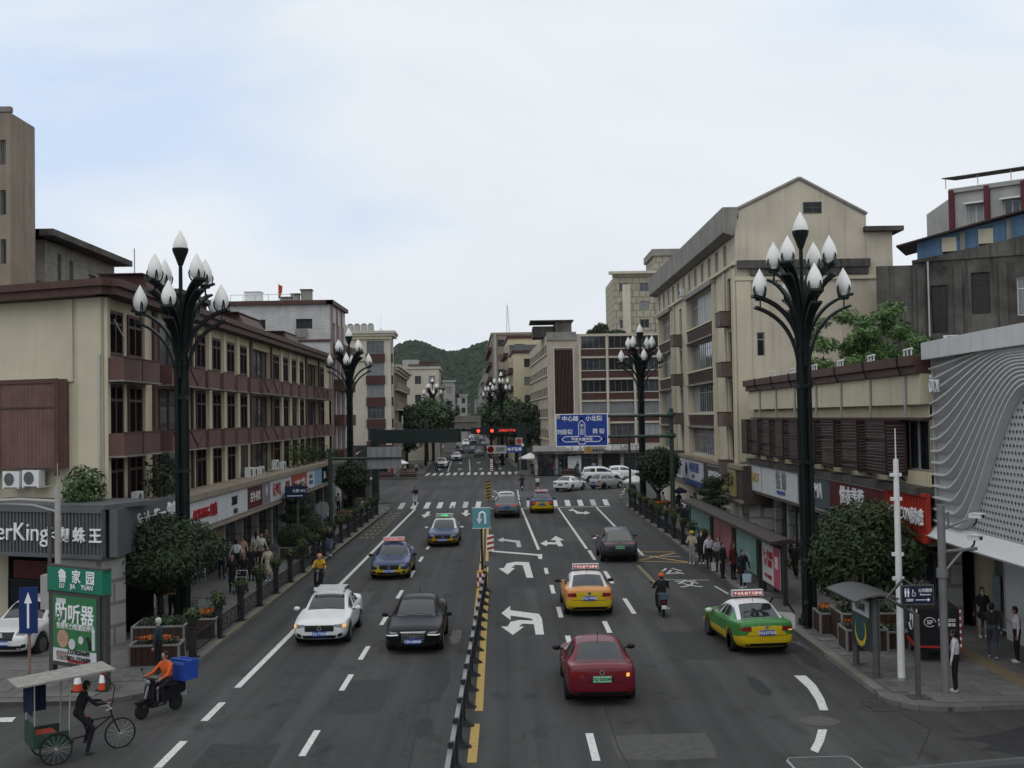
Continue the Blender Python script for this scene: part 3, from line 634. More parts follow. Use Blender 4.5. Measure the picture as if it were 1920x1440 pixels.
shed(70, 77, -19.5, -15.8, 13.3, 14.7, 'larger dark brown slanted shed on the left rooftop')
shed(83, 88.5, -18.5, -15.7, 13.3, 14.5, 'smaller dark brown slanted shed near the white tiled wall')
t = thing('roof_hut', 'low dark hut with flat slab roof on the left rooftop', 'hut', (-18.5, 60, 13.3)); MB().box(-1.9, 1.9, -3, 3, 0, 1.1).build('wall', M_dkconc, t); MB().box(-2.3, 2.3, -3.4, 3.4, 1.11, 1.35).build('roof', M_dkconc, t)
t = thing('satellite_dish', 'small white satellite dish on the left rooftop edge', 'satellite dish', (-15.9, 62.5, 13.3)); MB().tube([(0, 0, 0), (0, 0, 1.0)], .04, 6).build('mast', M_greym, t)
MB().lathe([(.02, 0), (.25, .04), (.42, .13), (.45, .17), (.43, .17), (.25, .07), (.02, .03)], 18, (0, 0, 0), 0, 'y').build('dish', M_whitem, t, True, (0, -.05, 1.05), R(35))
# white tiled building behind it
B = thing('tiled_building', 'white small-tiled building with brown cornice rising behind the balcony block', 'building', (-15.1, 98, 0))
fb = Fac(B, (-24.5, 98.2), (1, 0)); fb.grid(M_tile, 0, 9.3, 10.5, 18.0, [(2.4, 3.7, 15.9, 16.75), (6.35, 7.75, 15.9, 16.75)], nx=2, fm=M_brownd)
fb.box('string_course', 0, 9.35, -.1, -.003, 14.75, 14.95, M_brown); fb.box('cornice', -.2, 9.6, -.3, .3, 18.0, 18.35, M_brown); fb.box('window_hood', 6.3, 7.3, -.25, -.02, 15.15, 15.85, M_greyr)
fb2 = Fac(B, (-15.18, 98.2), (0, 1)); fb2.grid(M_tile, 0, 9, 0, 18.0, [(1.2 + 2.7 * i, 2.7 + 2.7 * i, 5 + 3.1 * j, 7.2 + 3.1 * j) for i in range(3) for j in range(4)], nx=2, fm=M_brownd)
for j in range(4):
    for a in (.9, 4.0, 6.6): o = fb2.box('balcony_box', a, a + 2.1, -.95, -.01, 4.3 + 3.1 * j, 5.3 + 3.1 * j, M_brown)
for a in (.4, 3.4, 6.2): fb2.box('pink_pier', a, a + .35, -.12, -.004, 3, 17.9, mat('pink_render', (.33, .2, .165), .8, var=.15, scale=1, streak=.3))
fb2.box('cornice', -.3, 9.2, -.3, .3, 18.0, 18.35, M_brown); core(B, [(-15.5, 98.5), (-15.5, 107), (-24.4, 107), (-24.4, 98.5)], 0, 18.1, M_tile)
t = thing('water_tank', 'pale box tank behind the roof railing of the tiled building', 'tank', (-22.4, 101, 18.1)); MB().box(-.7, .7, -.6, .6, 0, 1.3).build('tank_body', M_whitem, t); MB().box(-.75, .75, -.65, .65, 1.303, 1.36).build('tank_lid', M_alu, t)
for i, (x, h, s) in enumerate(((-18.6, 1.0, .35), (-17.6, 1.35, .45), (-19.4, .7, .5))):
    t = thing('roof_vent', ['narrow grey roof vent beside the red flag', 'tallest grey roof vent with a white pipe on the tiled building', 'low wide grey roof vent on the tiled building'][i], 'vent', (x, 100.5, 18.1)); MB().box(-s, s, -s, s, 0, h).build('vent_body', M_greyr, t); MB().box(-s - .08, s + .08, -s - .08, s + .08, h + .003, h + .1).build('vent_cap', M_dkconc, t)
t = thing('red_flag', 'small red flag on a pole on the tiled building roof', 'flag', (-20.0, 100, 18.1)); MB().tube([(0, 0, 0), (0, 0, 2.0)], .03, 6).build('pole', M_alu, t)
MB().add([(0, 0, 1.9), (.35, .05, 1.75), (.32, -.04, 1.2), (.12, 0, .75), (0, 0, .8), (0, .02, 1.9), (.35, .07, 1.75), (.32, -.02, 1.2), (.12, .02, .75), (0, .02, .8)], [(0, 4, 3, 2, 1), (5, 6, 7, 8, 9), (0, 1, 6, 5), (1, 2, 7, 6), (2, 3, 8, 7)]).build('cloth', M_sred, t)
t = thing('roof_railing', 'thin metal railing along the tiled building roof', 'railing', (-24, 99, 18.3)); b = MB()
for i in range(6): MB().tube([(i * 1.1, 0, -.2), (i * 1.1, 0, .7)], .025, 5).build('post', M_alu, t)
MB().tube([(0, 0, .7), (5.5, 0, .7)], .025, 5).build('rail', M_alu, t)
# grey block with slab roof, and the plain tall house at the far left
C = thing('slab_roof_house', 'grey block house with jutting concrete slab roof at upper left', 'house', (-23.4, 57.5, 0))
fc = Fac(C, (-23.4, 57.7), (0, 1)); fc.grid(M_brick, 0, 10.2, 12, 17.4, [(1.6, 2.1, 14.6, 16.9), (3.2, 3.75, 14.6, 16.8), (6.0, 7.2, 14.4, 16.4)], nx=1, fm=M_greym)
fc.box('slab_roof', -1.2, 10.8, -.9, 7, 17.42, 17.75, M_dkconc); fc.ac(8.3, 14.4); fc.ac(8.9, 13.2)
fc2 = Fac(C, (-30.8, 57.7), (1, 0)); fc2.wall(0, 7.4, 12, 17.4, M_greyr, [(3.2, 6.4, 15.3, 16.9)]); fc2.box('loggia', 1.5, 7.45, -.9, -.02, 14.0, 15.2, M_dkconc); fc2.box('dark_opening', 3.2, 6.4, .1, .2, 15.3, 16.9, M_darkin); fc2.box('slab_roof', 0, 7.6, -1.2, 2, 17.42, 17.74, M_dkconc)
fc.add('cable_bundle', MB().tube([(.2, -.15, 14.3), (3, -.3, 13.8), (6, -.3, 13.2), (7.5, -.2, 13.0)], .04, 5), M_brownd); core(C, [(-30.6, 58.1), (-23.8, 58.1), (-23.8, 67.6), (-30.6, 67.6)], 0, 17.3, M_brick)
D = thing('tall_plain_house', 'tall plain taupe house with small windows at the far left edge', 'house', (-21.6, 49, 0))
fd = Fac(D, (-31, 49.2), (1, 0)); ops = [(a, a + .24, z, z + 1.1) for a in (8.72, 9.12, 7.5) for z in (19.3, 17.1, 14.95)]
fd.grid(M_ochre, 0, 9.55, 0, 21.6, ops, nx=1, fm=M_greym); fd2 = Fac(D, (-21.45, 49.2), (0, 1)); fd2.wall(0, 2.6, 0, 21.6, M_ochre); core(D, [(-31, 49.6), (-21.6, 49.6), (-21.6, 51.8), (-31, 51.8)], 0, 21.55, M_ochre)
fd.box('parapet', 0, 9.6, -.05, .2, 21.62, 21.85, M_greyr)

# ------------------------------------------------------------------ right side of the street
N_ = thing('gabled_building', 'tall beige building with a pitched gable and grey overhanging parapet on the right', 'building', (14.5, 71, 0))
fn = Fac(N_, (14.5, 108), (0, -1)); ZF = [(4.95, 6.95), (8.05, 10.1), (11.25, 13.3), (14.5, 16.75)]
bays_ = [(2.6, 10.2), (19.0, 30.0)]
ops = []
for a, b in bays_:
    for z0, z1 in ZF: ops.append((a, b, z0, z1))
side = [(34.2, 35.5, z0 + .0, z1 - .1) for z0, z1 in ZF] + [(13.6, 14.8, z0, z1 - .1) for z0, z1 in ZF]
att = [(1.2 + 2.9 * i, 2.3 + 2.9 * i, 17.55, 18.95) for i in range(12)]
fn.wall(0, 37, 0, 20.4, M_beige, ops + side + att, .3)
for a, b in bays_:
    n = 4 if b - a > 8 else 3; w_ = (b - a) / n
    for z0, z1 in ZF:
        for i in range(n): fn.window(a + i * w_ + .02, a + (i + 1) * w_ - .02, z0 + .02, z1 - .02, 3, (.72,), .055, M_alu, .18, random.choices(GL, [3, 4, 2, 4, 3])[0])
    fn.box('bay_jamb', a - .3, a - .003, -.28, .0, 4.7, 17.0, M_cream2); fn.box('bay_jamb', b + .003, b + .3, -.28, .0, 4.7, 17.0, M_cream2)
    for i, z in enumerate([7.05, 10.2, 13.45]):
        z2 = ZF[i + 1][0] - .06; sp = fn.box('spandrel', a, b, -.16, -.003, z, z2 - .12, M_greyr)
        sl = MB()
        for j in range(6): zz = z + .1 + j * (z2 - z - .3) / 6; sl.box(a + .06, b - .06, -.22, -.163, zz, zz + (z2 - z - .3) / 9)
        sl.build('slats', M_red, sp); fn.box('sill', a - .1, b + .1, -.34, -.003, z2 - .11, z2, M_cream2); fn.box('ledge', a - .1, b + .1, -.4, -.003, z - .12, z - .01, M_greyr)
    fn.box('bay_head', a - .35, b + .35, -.42, -.003, 16.85, 17.2, M_greyr)
for x0, x1, z0, z1 in side:
    fn.window(x0 + .003, x1 - .003, z0, z1, 1, (), .06, M_brownd, .15, GL[2])
    bx = fn.box('balcony_box', x0 - .4, x1 + .1, -.75, -.005, z0 - .95, z0 - .05, mat('rusty_box', (.12, .095, .075), .7, var=.3, scale=2, streak=.4)); MB().box(x0 - .42, x1 + .12, -.78, -.005, z0 - .049, z0 + .0).build('rim', M_brownd, bx)
for x in (33.7, 36.2, 11.2): fn.add('drain_pipe', MB().tube([(x, -.1, 4.7), (x, -.1, 17.2)], .07, 6), M_cream2)
for a in att: fn.window(a[0] + .003, a[1] - .003, a[2], a[3], 1, (), .06, M_alu, .2, random.choice(GL[:3]))
fn.ac(17.8, 17.35, 0, .9); fn.box('string_course', -.1, 37.1, -.22, -.003, 17.25, 17.45, M_cream2)
fn.add('overhanging_parapet', MB().add([(-.2, -.1, 19.1), (37.1, -.1, 19.1), (37.1, -.75, 19.3), (37.1, -.75, 20.9), (37.1, .3, 20.9), (-.2, -.75, 19.3), (-.2, -.75, 20.9), (-.2, .3, 20.9)], [(0, 1, 2, 5), (5, 2, 3, 6), (6, 3, 4, 7), (0, 5, 6, 7), (1, 4, 3, 2)]), M_greyr)
fn2 = Fac(N_, (14.5, 71), (1, 0)); G_ = [(0, 0), (10, 0), (10, 0)]
gw = MB(); gw.add([(0.15, 0, 0), (8.3, 0, 0), (8.3, 0, 20.2), (4.25, 0, 22.6), (.15, 0, 20.3)], [(0, 1, 2, 3, 4)]); 
fn2.wall(0, 8.3, 0, 20.2, M_beige, [(4.35, 5.5, 19.45, 20.19)], .2, 'wall_low') if False else None
fn2.wall(0, 8.3, 0, 20.2, M_beige, [(1.25, 1.75, 11.5, 13.0), (1.35, 1.95, 8.3, 9.5)])
fn2.add('gable', MB().add([(.25, 0, 20.2), (8.3, 0, 20.2), (8.15, 0, 20.35), (4.15, 0, 22.6), (.25, 0, 20.7), (.25, .3, 20.2), (8.3, .3, 20.2), (8.15, .3, 20.35), (4.15, .3, 22.6), (.25, .3, 20.7)], [(0, 1, 2, 3, 4), (9, 8, 7, 6, 5), (2, 7, 8, 3), (3, 8, 9, 4), (1, 6, 7, 2), (4, 9, 5, 0)]), M_beige)
for p, q in (((.1, 20.75), (4.15, 22.68)), ((8.35, 20.35), (4.15, 22.68))): fn2.add('verge', MB().tube([(p[0], .0, p[1]), (q[0], .0, q[1])], .13, 6), M_greyr)
fn2.window(4.35, 5.5, 20.45, 21.15, 2, (.5,), .06, M_dkconc, -.06, GL[2])
fn2.window(1.255, 1.745, 11.5, 13.0, 1, (.7,), .05, M_alu, .12, GL[2]); fn2.window(1.355, 1.945, 8.3, 9.5, 1, (), .05, M_alu, .12, GL[2])
fn2.box('cornice', .1, 8.4, -.35, -.003, 17.0, 17.5, M_dkconc); fn2.box('cornice', .9, 8.3, -.25, -.003, 16.55, 16.99, M_dkconc); fn2.box('string_course', -.1, 9.9, -.16, -.004, 16.25, 16.5, M_cream2)
fn2.box('pilaster', 0, .9, -.12, -.004, 4.9, 16.2, M_cream2); fn2.box('pilaster', 6.6, 6.9, -.08, -.004, 5, 16.2, M_beige)
fn2.box('stair_wing', 8.3, 9.9, -.05, 6, 0, 19.2, M_beige); fn2.box('wing_roof', 8.1, 10.5, -.5, 6.3, 19.2, 19.5, M_dkconc); fn2.box('ledge', 8.9, 9.95, -.15, -.055, 12.0, 12.2, M_greyr)
fn2.add('drain_pipe', MB().tube([(-.15, -.05, 4.8), (-.15, -.05, 17)], .08, 6), M_cream2)
core(N_, [(14.9, 71.4), (24.2, 77), (24.2, 107.6), (14.9, 107.6)], 0, 20.3, M_beige)
b = MB(); b.add([(14.7, 71.3, 20.8), (18.65, 71.3, 22.55), (22.6, 71.3, 20.4), (14.7, 107.6, 20.8), (18.65, 107.6, 22.55), (22.6, 107.6, 20.4)], [(0, 1, 4, 3), (1, 2, 5, 4), (3, 4, 5)]); o = b.build('roof', M_dkconc, N_); o.location = (-14.5, -71, 0)
# its shop zone: canopy, boards, stone pier
fc_ = Fac(N_, (14.15, 107), (0, -1)); fc_.box('canopy_slab', 0, 38.6, -.2, .7, 4.5, 4.75, M_ochre); fc_.box('canopy_soffit', 0, 38.6, -.05, .7, 2.45, 2.7, M_ochre); fc_.box('fascia', 0, 38.6, -.06, .1, 2.7, 4.5, mat('brown_fascia', (.07, .055, .045), .6, var=.2, scale=1.5))
def board2(f, x0, x1, m, txt=(), z0=2.8, z1=4.42, y=-.2):
    o = f.sign('shop_sign', x0, x1, z0, z1, m, y, .12, M_alu)
    for body, size, tm, dx, dz, kw in txt: f.text(o, body, size, tm, (x0 + x1) / 2 + dx, (z0 + z1) / 2 + dz, y - .02, **kw)
    return o
board2(fc_, 3.5, 12.5, M_sgrey, [('书香门第', 1.5, M_lwhite, 0, 0, dict(bold=.02))]); board2(fc_, 12.8, 16.2, M_swhite, [('酒', 1.2, M_lblack, .3, 0, dict(bold=.03))])
o = board2(fc_, 16.6, 25.4, mat('pale_sign', (.48, .48, .5), .5), [('中国建设银行', .78, M_lblue, .9, .25, dict(bold=.01)), ('BANK', .4, M_lblue, .5, -.42, {})], 2.95); MB().lathe([(.5, -.235), (.5, -.205), (.33, -.205), (.33, -.235)], 20, (18.2, 0, 3.7), 0, 'y').build('round_emblem', M_lblue, o); fc_.box('blue_band', 16.5, 25.6, -.24, -.08, 2.62, 2.94, mat('bank_blue', (.03, .06, .24), .5))
board2(fc_, 27.3, 32.4, mat('dark_sign', (.05, .047, .045), .5), [('老字号饭庄', .95, M_lwhite, .4, 0, dict(bold=.02))]); board2(fc_, 32.5, 37.0, mat('olive_sign', (.27, .25, .09), .6, var=.15, scale=2), [('金丝楠木', 1.0, M_lblack, 0, .2, dict(bold=.01)), ('品 茗 轩', .3, M_lblack, 0, -.55, {})])
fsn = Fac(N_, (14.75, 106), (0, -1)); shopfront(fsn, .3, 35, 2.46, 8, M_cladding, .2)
fn3 = Fac(N_, (14.15, 68.4), (1, 0)); fn3.box('canopy_end', .0, 1.5, -.1, .2, 2.45, 4.75, mat('brown_fascia', (.07, .055, .045), .6)); 
fst = Fac(N_, (14.6, 69.0), (.96, -.28)); o = fst.box('stone_pier', 0, 2.2, -.1, .6, .13, 3.9, M_cladding); MB().box(.75, 1.5, -.16, -.103, 2.2, 2.9).build('plaque', M_dkconc, o); MB().box(0, 2.2, -.12, -.102, .13, .9).build('dark_plinth', M_dkconc, o)

# low louvred building
O_ = thing('louvred_building', 'low cream building with brown louvre boxes above a row of shops', 'building', (15, 69, 0))
fo = Fac(O_, (15, 68.8), (0, -1)); LO = 28.6
fo.wall(0, LO, 4.9, 8.15, M_cream, [(.6, LO - .05, 5.7, 7.6)], .4); fo.box('cornice', -.25, LO, -.62, .3, 9.55, 9.9, M_brown); fo.box('cornice', -.15, LO, -.48, .3, 9.25, 9.545, M_brown)
for i in range(9):
    a = i * LO / 9; o = fo.box('fascia_panel', a + .02, a + LO / 9 - .02, -.32, -.02, 8.15, 9.24, M_cream2); 
fo.box('panel_backing', 0, LO, -.25, .3, 8.16, 9.24, M_cream); fo.box('window_head', .3, LO, -.3, .0, 7.6, 7.68, M_brown)
for i in range(14): fo.window(.62 + i * 2.0, 2.58 + i * 2.0, 5.72, 7.58, 2, (), .05, M_alu, .3, random.choice(GL[:3]))
M_lou = mat('louvre_brown', (.115, .092, .082), .6, var=.25, scale=2)
def louvre_box(x0, x1, z0, z1, dep, seed):
    rr = random.Random(seed); b = MB()
    for x in (x0, x1 - .07): b.box(x, x + .07, -dep, -dep + .07, z0, z1)
    for x in (x0, x1 - .07): b.box(x, x + .07, -.09, -.02, z0, z1)
    b.box(x0, x1, -dep + .002, -.022, z1 - .06, z1 + .02); b.box(x0, x1, -dep + .002, -.022, z0 - .02, z0 + .05)
    o = fo.add('louvre_box', b, M_brownd); s = MB(); n = 15; h = (z1 - z0 - .16) / n
    for i in range(n):
        z = z0 + .08 + i * h; t = rr.uniform(.6, 1.1)
        if rr.random() > .04: s.obox((x0 + .07, -dep + .05, z), (x1 - x0 - .14, 0, rr.uniform(-.015, .015)), (0, -.05, h * .95 * t), (0, .012, .012))
        for x in (x0 + .02, x1 - .04):
            if rr.random() > .05: s.obox((x, -dep + .07, z), (.02, 0, 0), (0, dep - .16, rr.uniform(-.01, .01)), (0, 0, h * .6 * t))
    s.build('slats', M_lou, o); MB().box(x0 + .06, x1 - .06, -dep + .1, -.1, z0 + .06, z1 - .07).build('backing', M_brownd, o)
x = .2; i = 0
for wd in (1.5, 1.75, 1.75, 1.75, 1.85, 1.85, 2.0, 2.1, 2.3): louvre_box(x, x + wd, 5.55, 7.55, .85, i); x += wd + 1.15; i += 1
for i in range(7):
    a = 3.2 + i * 4.0
    if a < LO: fo.add('drain_pipe', MB().tube([(a, -.38, 9.2), (a, -.38, 7.7)], .05, 6), M_alu); fo.add('cable', MB().tube([(a - .05, -.65, 9.95), (a, -.66, 9.6), (a - .02, -.5, 9.25)], .03, 5), M_blackm)
for i in range(6):
    a = 6 + i * 4.2; b = MB()
    for q in (0, .35, .75): b.tube([(a + q, -.3, 9.9), (a + q, -.3, 10.15)], .03, 5)
    b.tube([(a - .05, -.3, 10.15), (a + .85, -.3, 10.18)], .04, 5); fo.add('light_bracket', b, M_whitem)
fo.box('canopy_slab', -.3, LO, -.5, .2, 4.92, 5.2, M_dkconc); fo.box('canopy_soffit', -.3, LO, -.2, 1.2, 3.12, 3.3, M_ochre)
for x in (3, 8.5, 14.6, 20, 24): fo.add('cable', MB().tube([(x, -.06, 5.6), (x + .6, -.08, 5.35), (x + 1.3, -.08, 5.5), (x + 2, -.06, 5.3)], .03, 5), M_blackm)
fos = Fac(O_, (14.85, 68.8), (0, -1))
board2(fos, .1, 3.0, M_swhite, [('DAISY', .75, M_lgold, 0, .05, {})], 3.3, 4.88); board2(fos, 3.2, 11.2, M_swhite, [('铂 锦', 1.0, mat('grey_letters', (.22, .22, .23), .4), .6, .2, dict(bold=.03, depth=.05)), ('BOJIN JEWELRY', .28, M_lblue, .6, -.5, {})], 3.3, 4.88)
board2(fos, 11.4, 17.0, mat('slate_sign', (.07, .085, .1), .5, var=.15, scale=2), [('ΛMΛ', .95, M_lwhite, .6, .15, dict(bold=.012, depth=.05))], 3.3, 4.88); board2(fos, 17.05, 24.6, M_darkred, [('悦衣美萱', .85, M_lwhite, -.5, .2, dict(bold=.012, depth=.05)), ('悦服出售', .28, M_lwhite, 2.3, -.45, {})], 3.3, 4.88)
o = ribbed(fos, 24.7, 29.0, 3.3, 4.98, M_sred, -.2, .14, .3); fos.text(o, 'YEARCON', .66, M_lwhite, 26.4, 4.15, -.29, bold=.006, depth=.05, font_w=.8); fos.text(o, '意尔康', .62, M_lwhite, 28.2, 4.15, -.29, bold=.02, depth=.05, font_w=.7)
fog = Fac(O_, (15.9, 68), (0, -1)); shopfront(fog, .5, 27, 3.13, 8, M_cladding, .2); fog.box('poster', 5.4, 6.3, .02, .06, .4, 2.4, mat('poster_pale', (.2, .22, .22), .5, var=.5, scale=3)); fog.box('poster', 23.0, 23.9, .02, .06, .6, 2.2, mat('poster_pale2', (.3, .32, .36), .5, var=.3, scale=3))
core(O_, [(16.8, 40.2), (30, 40.2), (30, 68.5), (16.8, 68.5)], 0, 9.3, M_cream); core(O_, [(15.3, 40.2), (30, 40.2), (30, 68.5), (15.3, 68.5)], 9.0, 9.5, M_greyr, 'roof')

# white wave-fronted shop
P_ = thing('wave_front_shop', 'white shop front with flowing wave ribs at the right edge', 'shop', (15.2, 40, 0))
fp = Fac(P_, (15.2, 40.1), (0, -1)); LP_ = 14.0; M_wave = mat('wave_white', (.43, .43, .42), .55, var=.05, scale=1.0, streak=.06); M_wavel = mat('coping_white', (.55, .55, .54), .55, var=.06, scale=1.5)
def bow(x): return -.35 * math.sin(min(x, 14) / 14 * math.pi * .8)
NS = 56
def skin(z0, z1, y, name, m, z0f=None):
    b = MB(); xs = [LP_ * i / NS for i in range(NS + 1)]
    b.add([(x, y + bow(x), z0) for x in xs] + [(x, y + bow(x), z1) for x in xs], [(i, i + 1, NS + 2 + i, NS + 1 + i) for i in range(NS)]); return fp.add(name, b, m, True)
skin(3.95, 10.3, 0, 'wall', M_wave); fp.box('side_return', -.12, .02, -.12, 2.0, 3.5, 10.31, M_wave)
for i in range(14):
    a, c = i * 1.0 + .01, (i + 1) * 1.0 - .01; fp.add('coping_panel', MB().add([(a, -.5 + bow(a), 9.72), (c, -.5 + bow(c), 9.72), (c, -.5 + bow(c), 10.32), (a, -.5 + bow(a), 10.32), (a, .1 + bow(a), 9.72), (c, .1 + bow(c), 9.72), (c, .1 + bow(c), 10.32), (a, .1 + bow(a), 10.32)], [(0, 1, 2, 3), (7, 6, 5, 4), (3, 2, 6, 7), (1, 0, 4, 5), (0, 3, 7, 4), (2, 1, 5, 6)]), M_wavel)
def wavez(t, s):
    z0 = 9.35 - 5.3 * t; z1 = 9.75 - 1.1 * t ** 1.5; c = 2.6 + 2.7 * t; w_ = 4.2 - 1.2 * t
    q = min(max((s - c + w_) / (2 * w_), 0), 1); return z0 + (z1 - z0) * (q * q * (3 - 2 * q))
NF = 14
for k in range(NF):
    t = k / (NF - 1); b = MB(); xs = [LP_ * i / 84 for i in range(85)]; dp = .26
    V = []
    for x in xs:
        z = wavez(t, x); y = bow(x); V += [(x, y - .01, z + .05), (x, y - dp, z + .035), (x, y - dp, z - .02), (x, y - .01, z - .12)]
    b.add(V, [(4 * i + j, 4 * i + j + 4, 4 * i + (j + 1) % 4 + 4, 4 * i + (j + 1) % 4) for i in range(84) for j in range(4)]); b.add([V[0], V[1], V[2], V[3]], [(0, 1, 2, 3)])
    fp.add('wave_rib', b, M_wavel, False)
b = MB(); z = 4.12; r_ = 0
while z < 9:
    x = .2 + (.12 if r_ % 2 else 0)
    while x < 11:
        if z < wavez(1.0, x) - .22: b.lathe([(.055, -.012), (.05, -.02), (.03, -.012)], 7, (x, bow(x), z), 0, 'y')
        x += .24
    z += .21; r_ += 1
o = fp.add('perforations', b, mat('hole_grey', (.14, .14, .14), .6)); o['kind'] = 'stuff'
o = lettering('ŎTX', .62, M_lwhite, P_, (0, 0, 0), (1, 0), bold=.008, depth=.05, font_w=.7); o.matrix_local = fp.M @ Matrix.Translation((.95, -.42, 8.85)) @ Matrix.Rotation(math.pi / 2, 4, 'X')
b = MB(); xs = [LP_ * i / NS for i in range(NS + 1)]     # flared bottom eave
b.add([(x, bow(x) - .02, 4.0) for x in xs] + [(x, bow(x) - .55, 3.55) for x in xs] + [(x, bow(x) - .5, 3.48) for x in xs] + [(x, 2.2, 3.46) for x in xs], [(j * (NS + 1) + i, (j + 1) * (NS + 1) + i, (j + 1) * (NS + 1) + i + 1, j * (NS + 1) + i + 1) for j in range(3) for i in range(NS)]); fp.add('flared_eave', b, M_wavel, False)
fpg = Fac(P_, (17.0, 43.2), (0, -1))
for i in range(5):
    fpg.window(.4 + i * 2.3, 2.6 + i * 2.3, .25, 3.45, 2, (), .06, M_whitem, .1, glass('shop_glass', (.10, .11, .115), .08)); fpg.box('white_column', .05 + i * 2.3, .38 + i * 2.3, -.1, .4, .13, 3.46, M_whitem)
fpg.box('wide_column', 4.6, 6.2, -.2, .02, .13, 3.46, M_wavel); fpg.box('wide_column', 11.6, 14, -.3, .4, .13, 3.46, M_wavel)
fpg.box('wall_poster', .9, 1.5, .03, .07, 1.1, 2.2, mat('poster_teal', (.08, .14, .17), .5, var=.4, scale=3)); fpg.box('wall_poster', 2.9, 3.6, .03, .07, .9, 2.1, mat('poster_ice', (.2, .26, .3), .5, var=.3, scale=3))
core(P_, [(17.3, 27), (30, 27), (30, 40), (17.3, 40)], 0, 10.2, M_wave); core(P_, [(15.6, 27), (30, 27), (30, 40), (15.6, 40)], 3.6, 10.0, M_wave, 'upper_body')

# old stained building behind, with a blue tin loft, and the red-pier house above
Q_ = thing('stained_old_building', 'dark rain-stained old building with blue tin loft behind the wave shop', 'building', (22.6, 68, 0))
uq = Vector((8.4, -4.2, 0)).normalized(); fq = Fac(Q_, (24.0, 66.5), (uq.x, uq.y))
wq = [(1.0, 1.9, 12.4, 15.2), (3.2, 4.2, 13.4, 15.8), (5.6, 6.5, 13.2, 15.4), (8.0, 9.2, 12.6, 15.6), (10.5, 11.7, 12.6, 15.8)]
fq.wall(0, 14, 0, 16.6, M_dkconc, wq, .25)
for i, a in enumerate(wq): fq.window(*a, nx=2, ny=(.7,), fr=.06, fm=M_whitem if i == 2 else M_brownd, d=.18, g=GL[2] if i != 2 else GL[3])
for x in (.5, 2.5, 4.9, 7.2, 9.8, 12.4): fq.box('pilaster', x - .22, x + .22, -.18, -.003, 8, 16.3, M_dkconc)
fq.add('parapet', MB().add([(0, -.1, 16.62), (14, -.1, 16.62), (14, -.1, 18.6), (9, -.1, 18.4), (5, -.1, 17.5), (1.2, -.1, 16.9), (0, -.1, 16.75)] + [(x, .25, z) for x, z in ((0, 16.62), (14, 16.62), (14, 18.6), (9, 18.4), (5, 17.5), (1.2, 16.9), (0, 16.75))], [tuple(range(7)), tuple(reversed(range(7, 14)))] + [(i, (i + 1) % 7 + 0, (i + 1) % 7 + 7, i + 7) if False else ((i + 1) % 7, i, i + 7, (i + 1) % 7 + 7) for i in range(7)]), M_dkconc)
for x, z in ((1.4, 11.2), (5.9, 11.8), (2.1, 11.6), (6.4, 12.0)): fq.ac(x, z, -.05, 1.0)
fq.add('drain_pipe', MB().tube([(.9, -.25, 9.5), (.9, -.25, 16.6)], .05, 6), M_alu)
fq2 = Fac(Q_, (22.0, 66.9), (1, -.12)); fq2.wall(0, 2.1, 0, 16.5, M_dkconc)
M_tin = mat('blue_tin', (.09, .17, .27), .55, var=.25, scale=1.5, streak=.4)
o = fq.add('tin_loft', MB().add([(.2, .9, 16.0), (13, .9, 16.0), (13, .9, 20.0), (7, .9, 19.3), (.2, .9, 17.9), (.2, 4, 16.0), (13, 4, 16.0), (13, 4, 20.0), (7, 4, 19.3), (.2, 4, 17.9)], [(0, 1, 2, 3, 4), (9, 8, 7, 6, 5), (4, 3, 8, 9), (3, 2, 7, 8), (0, 4, 9, 5), (1, 6, 7, 2)]), M_tin)
b = MB()
for i in range(20): 
    x = .4 + i * .65; b.box(x, x + .08, .86, .897, 16.2, 17.9 + (min(x, 7) - .2) * .205 + max(x - 7, 0) * .117 - .1)
b.build('ribs', M_tin, o)
for x in (2.6, 5.1, 7.6): MB().box(x, x + .28, .8, .88, 16.2, 17.8 + x * .2).build('grey_post', M_greyr, o)
for x in (1.6, 3.6, 6.3): MB().box(x, x + .8, .82, .885, 17.0 + x * .15, 17.8 + x * .17).build('patch_panel', M_cream2, o); MB().box(x + .05, x + .75, .81, .88, 16.5 + x * .15, 16.98 + x * .15).build('loft_window', M_darkin, o)
o = fq.add('loft_roof', MB().add([(-.9, .2, 17.75), (7, .2, 19.45), (13.5, .2, 20.2), (13.5, 4.6, 20.2), (7, 4.6, 19.45), (-.9, 4.6, 17.75), (-.9, .2, 17.65), (7, .2, 19.35), (13.5, .2, 20.1), (13.5, 4.6, 20.1), (7, 4.6, 19.35), (-.9, 4.6, 17.65)], [(0, 1, 4, 5), (1, 2, 3, 4), (11, 10, 7, 6), (10, 9, 8, 7), (6, 7, 1, 0), (7, 8, 2, 1), (5, 11, 6, 0)]), M_brownd)
core(Q_, [(22.5, 67.3), (24.2, 66.9), (36.2, 61), (40, 70), (24, 72)], 0, 16.3, M_dkconc)
T_ = thing('red_pier_house', 'pale upper storey with dark red piers and awning at upper right', 'house', (27, 72, 0))
ft = Fac(T_, (28.8, 72.5), (1, -.85)); wt = [(1.0 + 2.2 * i, 2.0 + 2.2 * i, 19.6, 20.9) for i in range(5)]
ft.grid(M_stone, 0, 12, 12, 21.8, wt, nx=2, fm=M_whitem)
for i in range(6): ft.box('red_pier', i * 2.2 - .1, i * 2.2 + .22, -.25, -.003, 15, 22.0, mat('dark_red_pier', (.10, .022, .03), .6, var=.2, scale=2))
ft.box('parapet', -.1, 12, -.2, .2, 21.82, 22.1, M_stone); o = ft.add('awning_roof', MB().obox((-.4, -.5, 22.75), (12.4, 0, .0), (0, 2.6, .3), (0, 0, .06)), M_dkconc)
